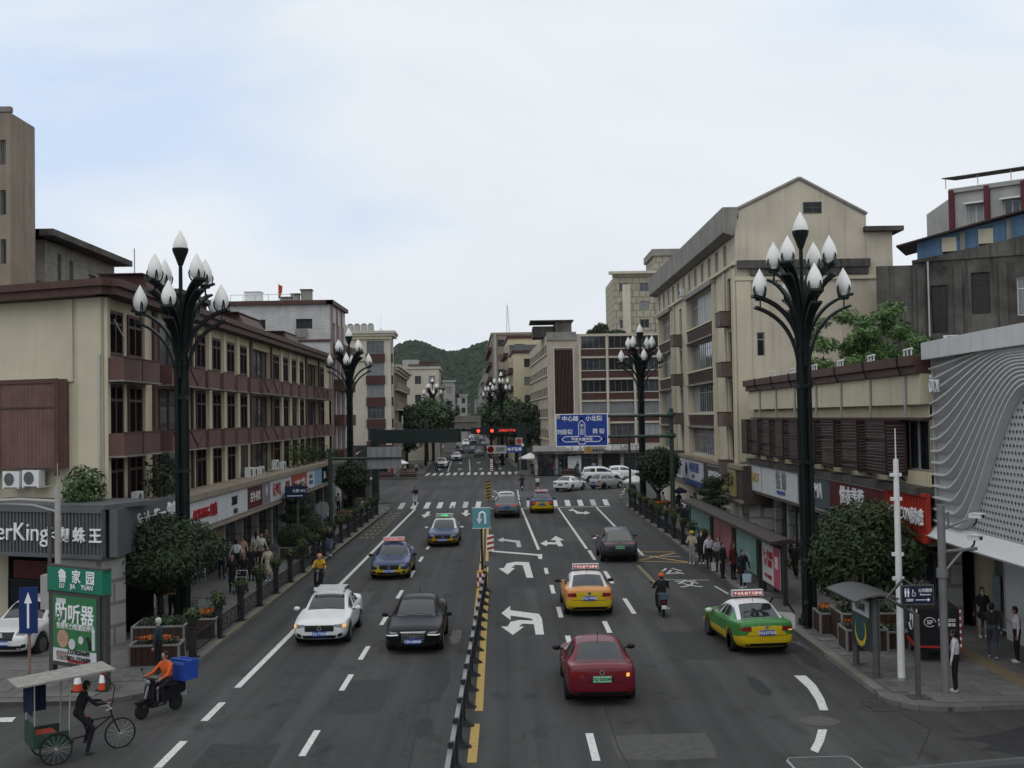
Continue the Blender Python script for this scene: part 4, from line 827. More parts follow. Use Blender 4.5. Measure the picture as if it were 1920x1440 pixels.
for i in range(7): MB().tube([(-.2 + i * 2, -.35, 22.1), (-.2 + i * 2, -.35, 22.75)], .03, 5).build('awning_post', M_alu, o)
for i in range(5): ft.box('window_awning', .9 + 2.2 * i, 2.1 + 2.2 * i, -.45, -.01, 20.95, 21.05, M_whitem)
ft.box('tall_pier', 6.5, 6.9, -.3, -.01, 18, 25.2, M_red); ft.box('tower', 7.0, 11, -.1, 3, 21.9, 26.5, GL[1]); core(T_, [(29.2, 73.2), (37.4, 66), (42, 74), (30, 80)], 0, 21.8, M_stone)

M_taupe = mat('taupe_render', (.41, .36, .285), .85, var=.16, scale=.3, streak=.3, bump=.1); M_paleb = mat('pale_render', (.50, .46, .375), .85, var=.12, scale=.3, streak=.2, bump=.1)

# ------------------------------------------------------------------ beyond the crossing
def flat_roof_box(parent, x0, x1, y0, y1, z, m=M_greyr): core(parent, [(x0, y0), (x1, y0), (x1, y1), (x0, y1)], z, z + .3, m, 'roof')
uL = Vector((-.0365, 1, 0)).normalized(); uLr = (-uL.x, -uL.y)
# left corner block with red-brown bay
E_ = thing('corner_block', 'beige corner block with red brown bay windows beyond the crossing left', 'building', (-15.9, 156, 0))
fe1 = Fac(E_, (-23.4, 156.2), (1, 0)); zb = [5.0 + 3.0 * i for i in range(5)]
fe1.wall(0, 7.5, 0, 19.4, M_paleb, [(4.2, 6.6, z, z + 1.75) for z in zb])
for z in zb: fe1.window(4.21, 6.59, z + .01, z + 1.74, 4, (.7,), .06, M_greym, .12, random.choice(GL[:4])); fe1.box('red_spandrel', 4.1, 6.7, -.25, -.003, z - 1.2, z - .02, M_red)
fe1.box('cornice', -.3, 7.9, -.5, .4, 19.4, 19.75, M_paleb); fe1.box('cornice', -.3, 7.7, -.3, .4, 19.0, 19.395, M_cream); fe1.box('cornice', -.4, 8.1, -.7, .4, 19.755, 20.1, M_paleb); fe1.box('string_course', 0, 4.0, -.3, -.004, 16.0, 16.5, M_cream)
fe2 = Fac(E_, (-15.9, 156.2), (uL.x, uL.y)); fe2.wall(0, 6.5, 0, 19.4, M_paleb, [(.5, 1.9, z, z + 1.75) for z in zb] + [(4.3, 4.7, z, z + 1.1) for z in zb])
for z in zb: fe2.window(.51, 1.89, z + .01, z + 1.74, 3, (.7,), .06, M_greym, .12, random.choice(GL[:4])); fe2.window(4.31, 4.69, z + .01, z + 1.09, 1, (), .05, M_greym); fe2.box('red_spandrel', .4, 2.0, -.2, -.003, z - 1.2, z - .02, M_red)
fe2.box('cornice', -.5, 6.6, -.5, .4, 19.4, 19.75, M_paleb); fe2.box('cornice', -.7, 6.7, -.7, .4, 19.755, 20.1, M_paleb)
core(E_, [(-23, 156.6), (-16.2, 156.6), (-16.4, 162), (-23, 162)], 0, 19.9, M_paleb)
for i in range(5): t = thing('rooftop_chiller', ['leftmost', 'second', 'middle', 'fourth', 'rightmost'][i] + ' grey chiller of the row on the beige corner block', 'chiller', (-22.6 + i * .95, 158, 20.2), 0, 'rooftop chillers in a row'); MB().box(-.4, .4, -.4, .4, 0, .95).build('casing', M_stone, t); MB().lathe([(.3, .955), (.3, 1.1), (.22, 1.1)], 12).build('fan_cowl', M_dkconc, t)
ed = fe1.box('dark_shop_fascia', -3, 7.6, -1.0, -.3, 2.7, 4.4, mat('charcoal_sign', (.03, .032, .035), .5)); shopfront(Fac(E_, (-26, 155.4), (1, 0)), 0, 10, 2.7, 4, M_greym, .2)
b = MB().add([(2.0, -1.03, 3.3), (2.25, -1.03, 3.05), (2.6, -1.03, 3.0), (3.4, -1.03, 3.75), (2.6, -1.03, 3.25), (2.3, -1.03, 3.25), (2.1, -1.03, 3.6)], [(0, 1, 2, 3, 4, 5, 6)]); b.build('swoosh_emblem', M_lwhite, ed)
F_ = thing('terrace_block', 'lower block with brown balcony bands beside the beige corner block', 'building', (-16.2, 163, 0))
ff1 = Fac(F_, (-16.15, 163), (uL.x, uL.y)); zf = [4.6 + 2.9 * i for i in range(4)]; ops = [(.6 + 3.4 * j, 3.4 + 3.4 * j, z, z + 1.7) for z in zf for j in range(10)]
ff1.wall(0, 36, 0, 15, M_taupe, ops)
for a in ops: ff1.window(a[0] + .01, a[1] - .01, a[2], a[3], 4, (), .06, M_greym, .15, random.choice(GL[:4]))
for z in zf: ff1.box('balcony_band', 0, 36, -.55, -.004, z - 1.05, z - .05, M_ochre); ff1.box('band_rim', 0, 36, -.62, -.005, z - 1.2, z - 1.06, M_paleb)
for i in range(3): ff1.box('flared_cornice', -.2 - .2 * i, 36, -.3 - .3 * i, .3, 14.6 + .4 * i, 14.98 + .4 * i, M_paleb)
ff1.box('washing', 6.5, 8.2, -.75, -.65, 7.2, 8.4, M_whitem); ff0 = Fac(F_, (-26, 162.8), (1, 0)); ff0.wall(0, 9.8, 0, 15.8, M_taupe); core(F_, [(-26, 163.2), (-16.5, 163.2), (-17.8, 199), (-26, 199)], 0, 15.7, M_taupe)
def tower(name, label, x0, x1, Y, z, m, fl, depth=14, nw=3, right=False, frame=None, bal=None, wh=1.5, cornice=None):
    """far block: camera face with nw windows a floor, street face with balconies"""
    t = thing(name, label, 'building', ((x0 + x1) / 2, Y, 0)); f = Fac(t, (x0, Y), (1, 0)); W = x1 - x0; h = (z - 3.2) / fl
    ops = [(W * (i + .28) / nw, W * (i + .72) / nw, 3.4 + h * j + .5, 3.4 + h * j + .5 + wh) for i in range(nw) for j in range(fl)]
    f.grid(m, 0, W, 0, z, ops, nx=2, fm=frame or M_brownd)
    f.box('parapet', -.2, W + .2, -.25, .3, z + .003, z + .5, cornice or m)
    if right: s = Fac(t, (x0 - .0365 * -depth * 0 + uL.x * depth, Y + depth), uLr)
    else: s = Fac(t, (x1, Y), (uL.x, uL.y))
    n2 = max(2, int(depth / 3.2)); w2 = depth / n2
    o2 = [(w2 * (i + .2), w2 * (i + .8), 3.4 + h * j + .5, 3.4 + h * j + .5 + wh) for i in range(n2) for j in range(fl)]
    s.grid(m, 0, depth, 0, z, o2, nx=3, fm=frame or M_greym); s.box('parapet', -.2, depth + .2, -.25, .3, z + .003, z + .5, cornice or m)
    if bal:
        for j in range(fl):
            for i in range(n2):
                if bal == 'band': continue
                s.box('balcony', w2 * (i + .12), w2 * (i + .88), -.9, -.01, 3.4 + h * j - .35, 3.4 + h * j + .42, M_red if bal == 'red' else M_greyr)
            if bal == 'band': s.box('balcony_band', 0, depth, -.8, -.01, 3.4 + h * j - .4, 3.4 + h * j + .45, M_red)
    if right: core(t, [(x0 + .4, Y + .4), (x1, Y + .4), (x1, Y + depth), (x0 + uL.x * depth + .4, Y + depth)], 0, z, m)
    else: core(t, [(x0, Y + .4), (x1 - .4, Y + .4), (x1 + uL.x * depth - .4, Y + depth), (x0, Y + depth)], 0, z, m)
    return t, f, s
t, f, s = tower('white_apartment', 'off-white apartment block above the street trees on the left', -20.5, -12.6, 212, 17.2, M_paleb, 4, 16, 3, bal='grey')
f.box('roof_hut', 1.0, 4, 1, 4, 17.5, 19, M_stone); f.box('tiled_roof_edge', 2.2, 8.1, -.4, .6, 17.75, 18.1, M_dkconc); f.box('brick_hut', 4.2, 7, 2, 5, 17.5, 18.7, M_red)
tower('grey_white_apartment', 'small white and grey apartment block behind the off-white one', -14.6, -11.9, 262, 16.2, M_stone, 4, 14, 1, bal='red')
tower('pale_low_block', 'pale low block at the far end of the left trees', -16, -11.5, 330, 14.2, M_stone, 4, 18, 2, bal='grey')
# right corner block: window grid, slatted stair screen
I_ = thing('slatted_block', 'taupe block with vertical slat screen and brown window bands beyond the crossing', 'building', (5.6, 153, 0))
fi = Fac(I_, (5.6, 153), (1, 0)); zi = [5.2 + 2.95 * j for j in range(5)]; cx_ = [4.55, 8.25, 11.95]
ops = [(c, c + 3.3, z, z + 1.65) for c in cx_ for z in zi]
fi.wall(0, 15.6, 0, 19, M_taupe, ops + [(.9, 3.4, 4.6, 16.9)], .25)
for c, c2, z, z2 in ops: fi.window(c + .01, c2 - .01, z + .01, z2 - .01, 4, (), .05, M_greym, .16, random.choices(GL, [3, 3, 3, 2, 2])[0])
for c in cx_:
    for z in zi: fi.box('brown_spandrel', c, c + 3.3, -.06, -.003, z - 1.0, z - .1, M_red); fi.box('sill', c - .05, c + 3.35, -.14, -.004, z - .095, z - .01, M_paleb); fi.box('band', c - .05, c + 3.35, -.14, -.004, z + 1.66, z + 1.8, M_paleb)
for c in (4.3, 8.0, 11.7, 15.35): fi.box('fin', c - .12, c + .14, -.28, -.004, 4, 17.6, M_paleb)
fi.box('screen_back', .9, 3.4, .3, .4, 4.6, 16.9, M_darkin); fi.box('screen_frame', .72, .9, -.18, .1, 4.5, 17.1, M_paleb); fi.box('screen_frame', 3.4, 3.58, -.18, .1, 4.5, 17.1, M_paleb); fi.box('screen_frame', .72, 3.58, -.18, .1, 17.1, 17.25, M_paleb)
for i in range(13): fi.box('slat', .95 + i * .19, 1.03 + i * .19, -.08, .12, 4.6, 16.95, M_brown)
fi.box('grey_roof_band', -.1, 3.9, -.2, .4, 18.2, 19.3, M_greyr)
fi2 = Fac(I_, (5.6 + uL.x * 42, 153 + 42), uLr); zz = [4.9 + 2.9 * j for j in range(5)]; o2 = [(1 + 4 * i, 4 + 4 * i, z, z + 1.2) for i in range(10) for z in zz]
fi2.grid(M_taupe, 0, 42, 0, 19, o2, nx=5, fm=M_brownd)
for z in zz: fi2.box('sill', 0, 41, -.2, -.004, z - .2, z - .02, M_paleb)
core(I_, [(6, 153.4), (21, 153.4), (21, 195), (4.5, 195)], 0, 18.9, M_taupe)
fi.box('roof_hut', -1.8, 1.2, 6, 12, 19.1, 20.6, M_dkconc); fi.box('roof_shack', 1.3, 3.6, 5, 11, 19.1, 21.2, M_dkconc); fi.box('shack_roof', -2.2, 3.9, 4.6, 12, 21.21, 21.35, M_dkconc)
sh = fi.box('shop_canopy', -2.2, 17, -2.2, -.003, 2.9, 3.25, M_dkconc); fi.box('shop_fascia', -2.2, 17, -.8, -.3, 3.26, 4.0, M_stone)
fi.text(sh, '蜀 南 休 闲 广 场 川 味 酒 楼', .85, M_lwhite, 7.4, 3.65, -.85, bold=.03, depth=.05)
shopfront(Fac(I_, (3.6, 152.2), (1, 0)), 0, 17.5, 2.9, 6, M_cladding, .2); fi.box('wall_panel', 2.4, 4.2, -1.2, -1.1, .3, 2.6, M_swhite)
for i, x in enumerate((5.6, 9.4)): t = thing('goods_stand', ['red goods stand left of the pier under the shop canopy', 'red goods stand right of the pier under the shop canopy'][i], 'stand', (x + 5.6, 151, .13)); MB().box(-1.4, 1.4, -.4, .4, 0, .55).build('counter', M_sred, t); MB().box(-1.3, 1.3, -.35, .35, .553, .7).build('goods', mat('goods_yellow', (.4, .2, .06), .6, var=.6, scale=6), t)
tower('cream_step_block', 'cream block with red balconies stepping behind the slatted block', 1.2, 8.0, 197, 19.0, M_cream, 5, 14, 1, True, bal='band', cornice=M_red)
t, f, s = tower('cream_high_block', 'higher cream block with red eaves behind the slatted block', .4, 9.0, 212, 22.6, M_cream, 6, 20, 2, True, bal='red', cornice=M_red); f.box('glazed_top', .2, 8.4, -.3, .1, 19.6, 21.4, GL[1])
t, f, s = tower('red_balcony_flats', 'tall flats with red balconies and grey strip beside the hill', -3.0, 6.0, 246, 25.8, M_ochre, 7, 44, 2, True, bal='red'); f.box('white_strip', .4, .9, -.5, -.02, 3, 26, M_stone)
tower('grey_balcony_flats', 'grey flats with small balconies further down the right side', -6.2, 4, 318, 21, M_greyr, 6, 40, 3, True, bal='grey')
tower('grey_slab_flats', 'plain grey slab flats near the street end', -9.2, 2, 385, 18.5, M_greyr, 6, 40, 4, True)
tower('distant_grey_block', 'distant grey block closing the right side of the street', -13.2, -3, 470, 15, M_greyr, 5, 30, 4, True)
tower('distant_left_block', 'distant grey block closing the left side of the street', -40, -20.5, 430, 14, M_greyr, 5, 30, 6)
t, f, s = tower('tiled_tower', 'tall ochre tiled tower behind the gabled building', 19.2, 26.4, 200, 32.3, M_gilt, 9, 16, 2, False, bal=None, frame=M_greym)
f.box('cornice', -.8, 8, -.9, .4, 32.85, 33.3, M_paleb); f.box('bay_strip', 1.5, 2.9, -.5, -.02, 5, 31, M_paleb); f.box('step_tower', 7.3, 12, 0, 12, 0, 36, M_gilt); f.box('rounded_parapet', 6.9, 12.3, -.3, 12, 36, 37.2, M_greyr)
t, f, s = tower('backdrop_left_block', 'grey block glimpsed behind the left tiled building', -40, -27, 135, 15, M_greyr, 4, 14, 4)
# masts
def mast(label, x, y, z, h, wd):
    t = thing('radio_mast', label, 'mast', (x, y, z)); b = MB()
    for a in range(3): q = a * 2.094; b.tube([(wd * math.cos(q), wd * math.sin(q), 0), (wd * .15 * math.cos(q), wd * .15 * math.sin(q), h)], .05, 4)
    b.build('lattice_leg', M_alu, t); b = MB(); n = 9
    for i in range(n):
        k0, k1 = i / n, (i + 1) / n
        for a in range(3): q, q2 = a * 2.094, (a + 1) * 2.094; r0, r1 = wd * (1 - .85 * k0), wd * (1 - .85 * k1); b.tube([(r0 * math.cos(q), r0 * math.sin(q), h * k0), (r1 * math.cos(q2), r1 * math.sin(q2), h * k1)], .03, 3)
    b.build('bracing', M_alu, t); MB().tube([(0, 0, h), (0, 0, h * 1.12)], .03, 4).build('whip_aerial', M_alu, t); return t
mast('tall lattice mast on the flats beside the hill', .4, 255, 25.9, 7.2, .55)
mast('slim lattice pylon standing above the left tiled roofs', -33.0, 300, 0, 32, 1.6)
t = thing('roof_aerial', 'striped aerial on the far left rooftop behind the near lamp', 'aerial', (-18.3, 56, 13.3)); MB().tube([(0, 0, 0), (0, 0, 3.3)], .03, 6).build('pole', M_alu, t)
for i in range(4): MB().lathe([(.2, 1.2 + .22 * i), (.2, 1.28 + .22 * i)], 10).build('white_ring', M_whitem, t)
# wooded hills
def hill_z(x, y):
    def g(cx, cy, a, sx, sy): return a * math.exp(-((x - cx) / sx) ** 2 - ((y - cy) / sy) ** 2)
    return g(-50, 1120, 50, 190, 190) + g(-92, 1110, 24, 33, 150) + g(-15, 1120, 23, 34, 160) + g(-230, 1300, 40, 110, 250) + g(160, 1300, 42, 120, 260) + g(330, 1500, 60, 250, 300) + g(-450, 1500, 60, 280, 300)
b = MB(); nx_, ny_ = 80, 40; X0, X1, Y0, Y1 = -600, 600, 650, 1900
b.add([(X0 + (X1 - X0) * i / nx_, Y0 + (Y1 - Y0) * j / ny_, hill_z(X0 + (X1 - X0) * i / nx_, Y0 + (Y1 - Y0) * j / ny_) - 1.2) for j in range(ny_ + 1) for i in range(nx_ + 1)], [(j * (nx_ + 1) + i, j * (nx_ + 1) + i + 1, (j + 1) * (nx_ + 1) + i + 1, (j + 1) * (nx_ + 1) + i) for j in range(ny_) for i in range(nx_)])
M_wood = mat('hill_foliage', (.022, .038, .019), .9, var=.55, scale=.06)
tag(b.build('hills', M_wood, None, True), 'low twin-topped hills beyond the end of the street', 'hill', kind='structure')
rr = random.Random(3); b = MB()
for i in range(15000):
    y = rr.uniform(800, 1180); x = rr.uniform(-190, 130) * (y / 1000)
    z = hill_z(x, y)
    if z < 6: continue
    r = rr.uniform(1.5, 3.4); o = len(b.v); n = 6; hh = r * rr.uniform(.8, 1.5)
    ring = [[(x + r * k * math.cos(t * 2 * math.pi / n + q) * rr.uniform(.75, 1.2), y + r * k * math.sin(t * 2 * math.pi / n + q) * rr.uniform(.75, 1.2), z + hz * hh + rr.uniform(-.4, .4)) for t in range(n)] for k, hz, q in ((1.0, .1, 0), (.9, .75, .4), (.5, 1.25, .2))]
    b.v += ring[0] + ring[1] + ring[2] + [(x, y, z + hh * 1.45)]
    for a in range(2):
        for t in range(n): b.f.append((o + a * n + t, o + a * n + (t + 1) % n, o + (a + 1) * n + (t + 1) % n, o + (a + 1) * n + t)); b.m.append(0)
    for t in range(n): b.f.append((o + 2 * n + t, o + 2 * n + (t + 1) % n, o + 3 * n)); b.m.append(0)
tag(b.build('hill_forest', M_wood, None, False), 'dense green forest covering the twin-topped hills', 'forest', kind='stuff')

# ------------------------------------------------------------------ plants
M_bark = mat('bark', (.035, .028, .022), .9, var=.3, scale=12)
def leafmat(name, c, rough=.6):
    m = mat(name, c, rough, var=.42, scale=1.7, spec=.3); b = m.node_tree.nodes['Principled BSDF']
    return m
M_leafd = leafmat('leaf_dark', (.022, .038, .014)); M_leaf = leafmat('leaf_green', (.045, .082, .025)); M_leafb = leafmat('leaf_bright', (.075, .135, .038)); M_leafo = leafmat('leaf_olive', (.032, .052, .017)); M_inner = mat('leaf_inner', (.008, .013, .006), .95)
def leaves(lobes, n, size, seed, asp=.5, shell=.5, gap=.0):
    """n leaf-sized faces through the volume of the lobes [(centre, radii)]"""
    rr = random.Random(seed); b = MB(); ws = [l[1][0] * l[1][1] + l[1][2] * l[1][0] for l in lobes]
    for i in range(n):
        c, r = rr.choices(lobes, ws)[0]
        d = Vector((rr.gauss(0, 1), rr.gauss(0, 1), rr.gauss(0, 1))).normalized(); k = shell + (1.06 - shell) * rr.random() ** .6
        if gap and math.sin(d.x * 5 + d.z * 7 + seed) * math.sin(d.y * 6 + d.z * 4 + 1) > 1 - gap: k *= .8
        p = Vector((c[0] + d.x * r[0] * k, c[1] + d.y * r[1] * k, c[2] + d.z * r[2] * k))
        nrm = (d + Vector((rr.gauss(0, .6), rr.gauss(0, .6), rr.gauss(.3, .6)))).normalized(); t = nrm.cross(Vector((rr.gauss(0, 1), rr.gauss(0, 1), rr.gauss(0, 1)))).normalized(); u = nrm.cross(t)
        s = size * rr.uniform(.6, 1.4)
        b.add([p - t * s, p + u * s * asp, p + t * s, p - u * s * asp], [(0, 1, 2, 3)])
    return b
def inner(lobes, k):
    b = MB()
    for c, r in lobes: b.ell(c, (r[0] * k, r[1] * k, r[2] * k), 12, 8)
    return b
def trunk(parent, h, r, limbs=5, seed=0, spread=.8, top=None):
    rr = random.Random(seed); b = MB(); b.tube([(0, 0, 0), (.02, .03, h * .5), (0, 0, h)], [r * 1.25, r, r * .8], 8)
    for i in range(limbs):
        a = i * 6.283 / limbs + rr.uniform(-.3, .3); d = spread * rr.uniform(.7, 1.1); z = h * rr.uniform(.85, 1.0)
        b.tube([(0, 0, z), (d * .5 * math.cos(a), d * .5 * math.sin(a), z + d * .5), (d * math.cos(a), d * math.sin(a), z + d * 1.1)], [r * .55, r * .4, r * .2], 6)
    return b.build('trunk', M_bark, parent, True)
def tree(label, loc, lobes, n, size, seed, lm, th, tr, shell=.5, asp=.45, core_k=.72, name='tree', limbs=5, group=None, gap=.15):
    t = thing(name, label, 'tree', loc, 0, group); trunk(t, th, tr, limbs, seed, max(l[1][0] for l in lobes) * .5)
    c = leaves(lobes, n, size, seed, asp, shell, gap).build('crown', lm, t)
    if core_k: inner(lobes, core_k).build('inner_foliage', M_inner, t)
    return t
def lobes_round(R_, H, z, k, seed, f=.5):
    rr = random.Random(seed); L = [((0, 0, z), (R_ * .82, R_ * .82, H * .82))]
    for i in range(k):
        d = Vector((rr.gauss(0, 1), rr.gauss(0, 1), rr.gauss(0, .8))).normalized(); q = rr.uniform(.45, .62)
        L.append(((d.x * R_ * q, d.y * R_ * q, z + d.z * H * q), (R_ * f * rr.uniform(.8, 1.1),) * 2 + (H * f * rr.uniform(.7, 1.0),)))
    return L
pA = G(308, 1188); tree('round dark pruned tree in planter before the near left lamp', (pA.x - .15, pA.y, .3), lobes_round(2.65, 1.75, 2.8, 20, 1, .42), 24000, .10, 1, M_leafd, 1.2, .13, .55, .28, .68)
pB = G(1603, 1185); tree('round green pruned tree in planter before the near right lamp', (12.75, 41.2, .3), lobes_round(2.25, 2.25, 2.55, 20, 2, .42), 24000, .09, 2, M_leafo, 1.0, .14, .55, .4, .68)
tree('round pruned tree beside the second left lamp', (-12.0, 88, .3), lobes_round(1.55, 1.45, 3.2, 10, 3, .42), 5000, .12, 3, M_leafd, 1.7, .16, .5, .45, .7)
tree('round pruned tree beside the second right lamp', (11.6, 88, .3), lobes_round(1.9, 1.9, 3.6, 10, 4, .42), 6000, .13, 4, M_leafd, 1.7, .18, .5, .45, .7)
# roof-garden tree behind the low right building
rl = lobes_round(3.3, 2.3, 2.4, 22, 5, .36); rq = random.Random(77); rl = []
for i in range(34): a, e, q = rq.uniform(0, 6.28), rq.uniform(-.2, 1.3), rq.uniform(.3, 1); rl.append(((4.3 * q * math.cos(a) * math.cos(e), 2.6 * q * math.sin(a) * math.cos(e), .9 + 3.4 * q * math.sin(max(e, 0))), (rq.uniform(.5, .95), .6, rq.uniform(.3, .6))))
tree('feathery bright tree growing on the low right roof', (18.9, 60, 9.5), rl, 9500, .17, 5, M_leafb, 1.0, .09, .05, .26, 0, limbs=9, gap=.5)
tree('small scrubby bush on the roof beside the stained old building', (21.6, 58, 9.3), lobes_round(.9, .5, .6, 6, 15, .5), 700, .12, 15, M_leaf, .4, .04, .2, .3, 0, name='bush')
# street trees beyond the crossing
far_tr = [(-15.8, 178, 3.2, 3.3, 5.0, 'leafy street tree in front of the left terrace block', M_leafd), (-13.6, 188, 3.0, 3.2, 6.0, 'bright tall street tree on the left beyond the crossing', M_leaf), (-14.5, 205, 3.6, 3.4, 6.5, 'wide street tree under the off-white apartments', M_leaf), (-15.5, 228, 4.0, 4.0, 6.6, 'dense street tree in the middle of the left row', M_leafd), (-15.6, 255, 4.0, 4.2, 6.8, 'dense street tree further along the left row', M_leaf), (-17, 290, 4.5, 4.6, 7.0, 'distant street tree at the end of the left row', M_leafd),
          (2.6, 176, 3.0, 3.2, 5.4, 'dark street tree behind the red traffic signals', M_leafd), (1.4, 194, 3.2, 3.4, 6.4, 'leafy street tree below the cream step block', M_leaf), (-.2, 218, 3.5, 3.4, 6.8, 'street tree in the middle of the right row', M_leafd), (-2.0, 246, 3.6, 3.6, 6.2, 'street tree further along the right row', M_leaf), (-4.0, 285, 3.8, 3.8, 6.0, 'distant street tree at the end of the right row', M_leafd), (6.6, 172, 2.6, 3.0, 4.6, 'dark street tree against the slatted block corner', M_leafd)]
for i, (x, y, r, h, z, lab, lm) in enumerate(far_tr): tree(lab, (x, y, .13), lobes_round(r * 1.3, h * 1.3, z * 1.12 + .6, 14, 20 + i, .45), 4500, .3, 20 + i, lm, z * .7, .2, .5, .5, .72, name='street_tree', group='street trees beyond the crossing')
# roof shrubs far away
tree('spreading shrub on the slatted block roof', (13.5, 160, 18.9), [((0, 0, 1.2), (1.1, 1, .9)), ((2.2, 0, .6), (1.3, 1, .5)), ((-1.2, 0, .7), (.9, .9, .6))], 1500, .2, 40, M_leafd, .8, .08, .5, .5, .6, name='roof_shrub', limbs=3)
tree('weedy shrub on the grey slab roof at upper left', (-17.6, 54, 13.3), lobes_round(1.1, .6, .7, 8, 41, .5), 900, .12, 41, M_leafo, .5, .03, .2, .25, 0, name='roof_shrub')
# cloud-pruned conifers and clipped balls in planters along the walks
def cloud_tree(label, x, y, tiers, seed):
    lobes = [((dx, 0, z), (r, r, h)) for dx, z, r, h in tiers]; return tree(label, (x, y, .13), lobes, 5200, .07, seed, M_leafd, tiers[-1][1], .09, .62, .35, .8, name='cloud_pruned_tree', limbs=0)
cloud_tree('tiered cloud-pruned conifer on the left walkway', -12.9, 69.5, [(0, 1.9, 1.15, .35), (.15, 2.5, .95, .32), (-.1, 3.1, .8, .5), (-.05, 3.6, .62, .35)], 51)
cloud_tree('tiered cloud-pruned conifer on the right walkway', 12.9, 72, [(0, 1.6, 1.1, .35), (.15, 2.25, 1.05, .33), (-.1, 2.9, .95, .33), (.05, 3.45, .75, .42)], 52)
def ball(label, x, y, r, z, seed, s=1.0): 
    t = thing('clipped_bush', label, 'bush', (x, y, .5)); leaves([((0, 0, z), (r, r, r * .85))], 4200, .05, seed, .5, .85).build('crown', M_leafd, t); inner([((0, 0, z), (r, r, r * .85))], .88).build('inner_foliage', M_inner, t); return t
ball('big clipped ball bush in front of the left cloud-pruned conifer', -12.15, 64.5, .95, .8, 61); ball('smaller clipped bush behind the big left ball', -11.4, 66.8, .8, 1.0, 62)
ball('clipped ball bush nearest the bus shelter end', 11.9, 66.3, .75, .6, 63); ball('clipped ball bush behind the shelter beside its twin', 12.5, 67.6, .85, .8, 64)
# plants on ledges of the balcony block
def ledge(label, x, y, z, r, n, lm, seed, h=1.0, size=.09):
    t = thing('ledge_plant', label, 'plant', (x, y, z)); leaves([((0, 0, r * h * .6), (r, r * 1.2, r * h))], n, size, seed, .4, .1).build('foliage', lm, t); b = MB(); rr = random.Random(seed)
    for i in range(6): b.tube([(rr.uniform(-.1, .1), rr.uniform(-.1, .1), -.02), (rr.uniform(-.4, .4) * r, rr.uniform(-.4, .4) * r, r * h)], .012, 4)
    b.build('stem', M_bark, t); return t
ledge('large leafy bush on the corner ledge over the grey shop sign', -15.6, 41.9, 5.1, .75, 900, M_leaf, 71, 1.1, .13); ledge('dark bush on the ledge left of the near lamp post', -14.5, 47.8, 4.8, .9, 900, M_leafd, 72, 1.3)
for i, (yy, z, r, lab) in enumerate(((44.2, 7.6, .3, 'pot greenery on the lower balcony nearest the corner'), (45.9, 7.6, .38, 'flowering greenery on the second lower balcony'), (48.3, 7.6, .25, 'pot plant on the lower balcony beside the lamp'), (58.6, 7.62, .3, 'trailing plant on the lower balcony past the lamp'), (57.0, 10.5, .3, 'thin plant on the upper balcony past the lamp'), (69.5, 7.6, .4, 'bushy pot on the lower balcony midway'), (80.5, 7.6, .5, 'wide pot bush on the lower balcony far end'), (84.5, 7.6, .35, 'small pot bush on the lower balcony far end'))): ledge(lab, -15.85, yy, z, r, 160, M_leaf, 73 + i, 1.0, .07)
for i, (yy, r, h) in enumerate(((77, .7, 1.8), (80.5, .7, 1.5), (84, .9, 1.0), (88.5, .9, .9), (93, .8, .8))): ledge(['tall bamboo clump on the canopy over the red sign', 'second bamboo clump on the canopy', 'round shrub on the canopy past the bamboo', 'dark shrub on the canopy near the block end', 'last shrub on the canopy at the block end'][i], -14.5, yy, 4.8, r, 380, M_leaf if i < 2 else M_leafd, 85 + i, h)

# ------------------------------------------------------------------ magnolia lamps
M_lamp = mat('lamp_iron', (.010, .014, .013), .45, spec=.12, var=.15, scale=6); M_bulb = mat('lamp_glass', (.72, .72, .68), .28, var=.05, scale=8)
def bez(p0, p1, p2, n=10):
    return [((1 - t) ** 2 * p0[0] + 2 * t * (1 - t) * p1[0] + t * t * p2[0], (1 - t) ** 2 * p0[1] + 2 * t * (1 - t) * p1[1] + t * t * p2[1]) for t in [i / n for i in range(n + 1)]]
def blade(b, prof, a, w0, w1, th):
    c, s = math.cos(a), math.sin(a); n = len(prof); V = []
    for i, (r, z) in enumerate(prof):
        w_ = w0 + (w1 - w0) * (i / (n - 1)) ** 1.3
        r2, z2 = prof[min(i + 1, n - 1)]; r1, z1 = prof[max(i - 1, 0)]; d = Vector((r2 - r1, z2 - z1)).normalized(); nr, nz = -d.y * th, d.x * th
        for sx, k in ((-1, 0), (1, 0), (1, 1), (-1, 1)):
            rr_, zz_ = r + nr * k, z + nz * k; V.append((rr_ * c - sx * w_ * s, rr_ * s + sx * w_ * c, zz_))
    b.add(V, [(4 * i + j, 4 * i + 4 + j, 4 * i + 4 + (j + 1) % 4, 4 * i + (j + 1) % 4) for i in range(n - 1) for j in range(4)] + [(3, 2, 1, 0), (4 * n - 4, 4 * n - 3, 4 * n - 2, 4 * n - 1)])
def bulb_me():
    pr = []; H = 1.08
    for i in range(15):
        t = i / 14; r = .275 * math.sin(math.pi * t ** .70) if 0 < t < 1 else .0
        pr.append((max(r, .004) if t > .02 else .16, H * t))
    return MB().lathe(pr, 18).mesh('lamp_bulb', M_bulb, True)
_lm = {}
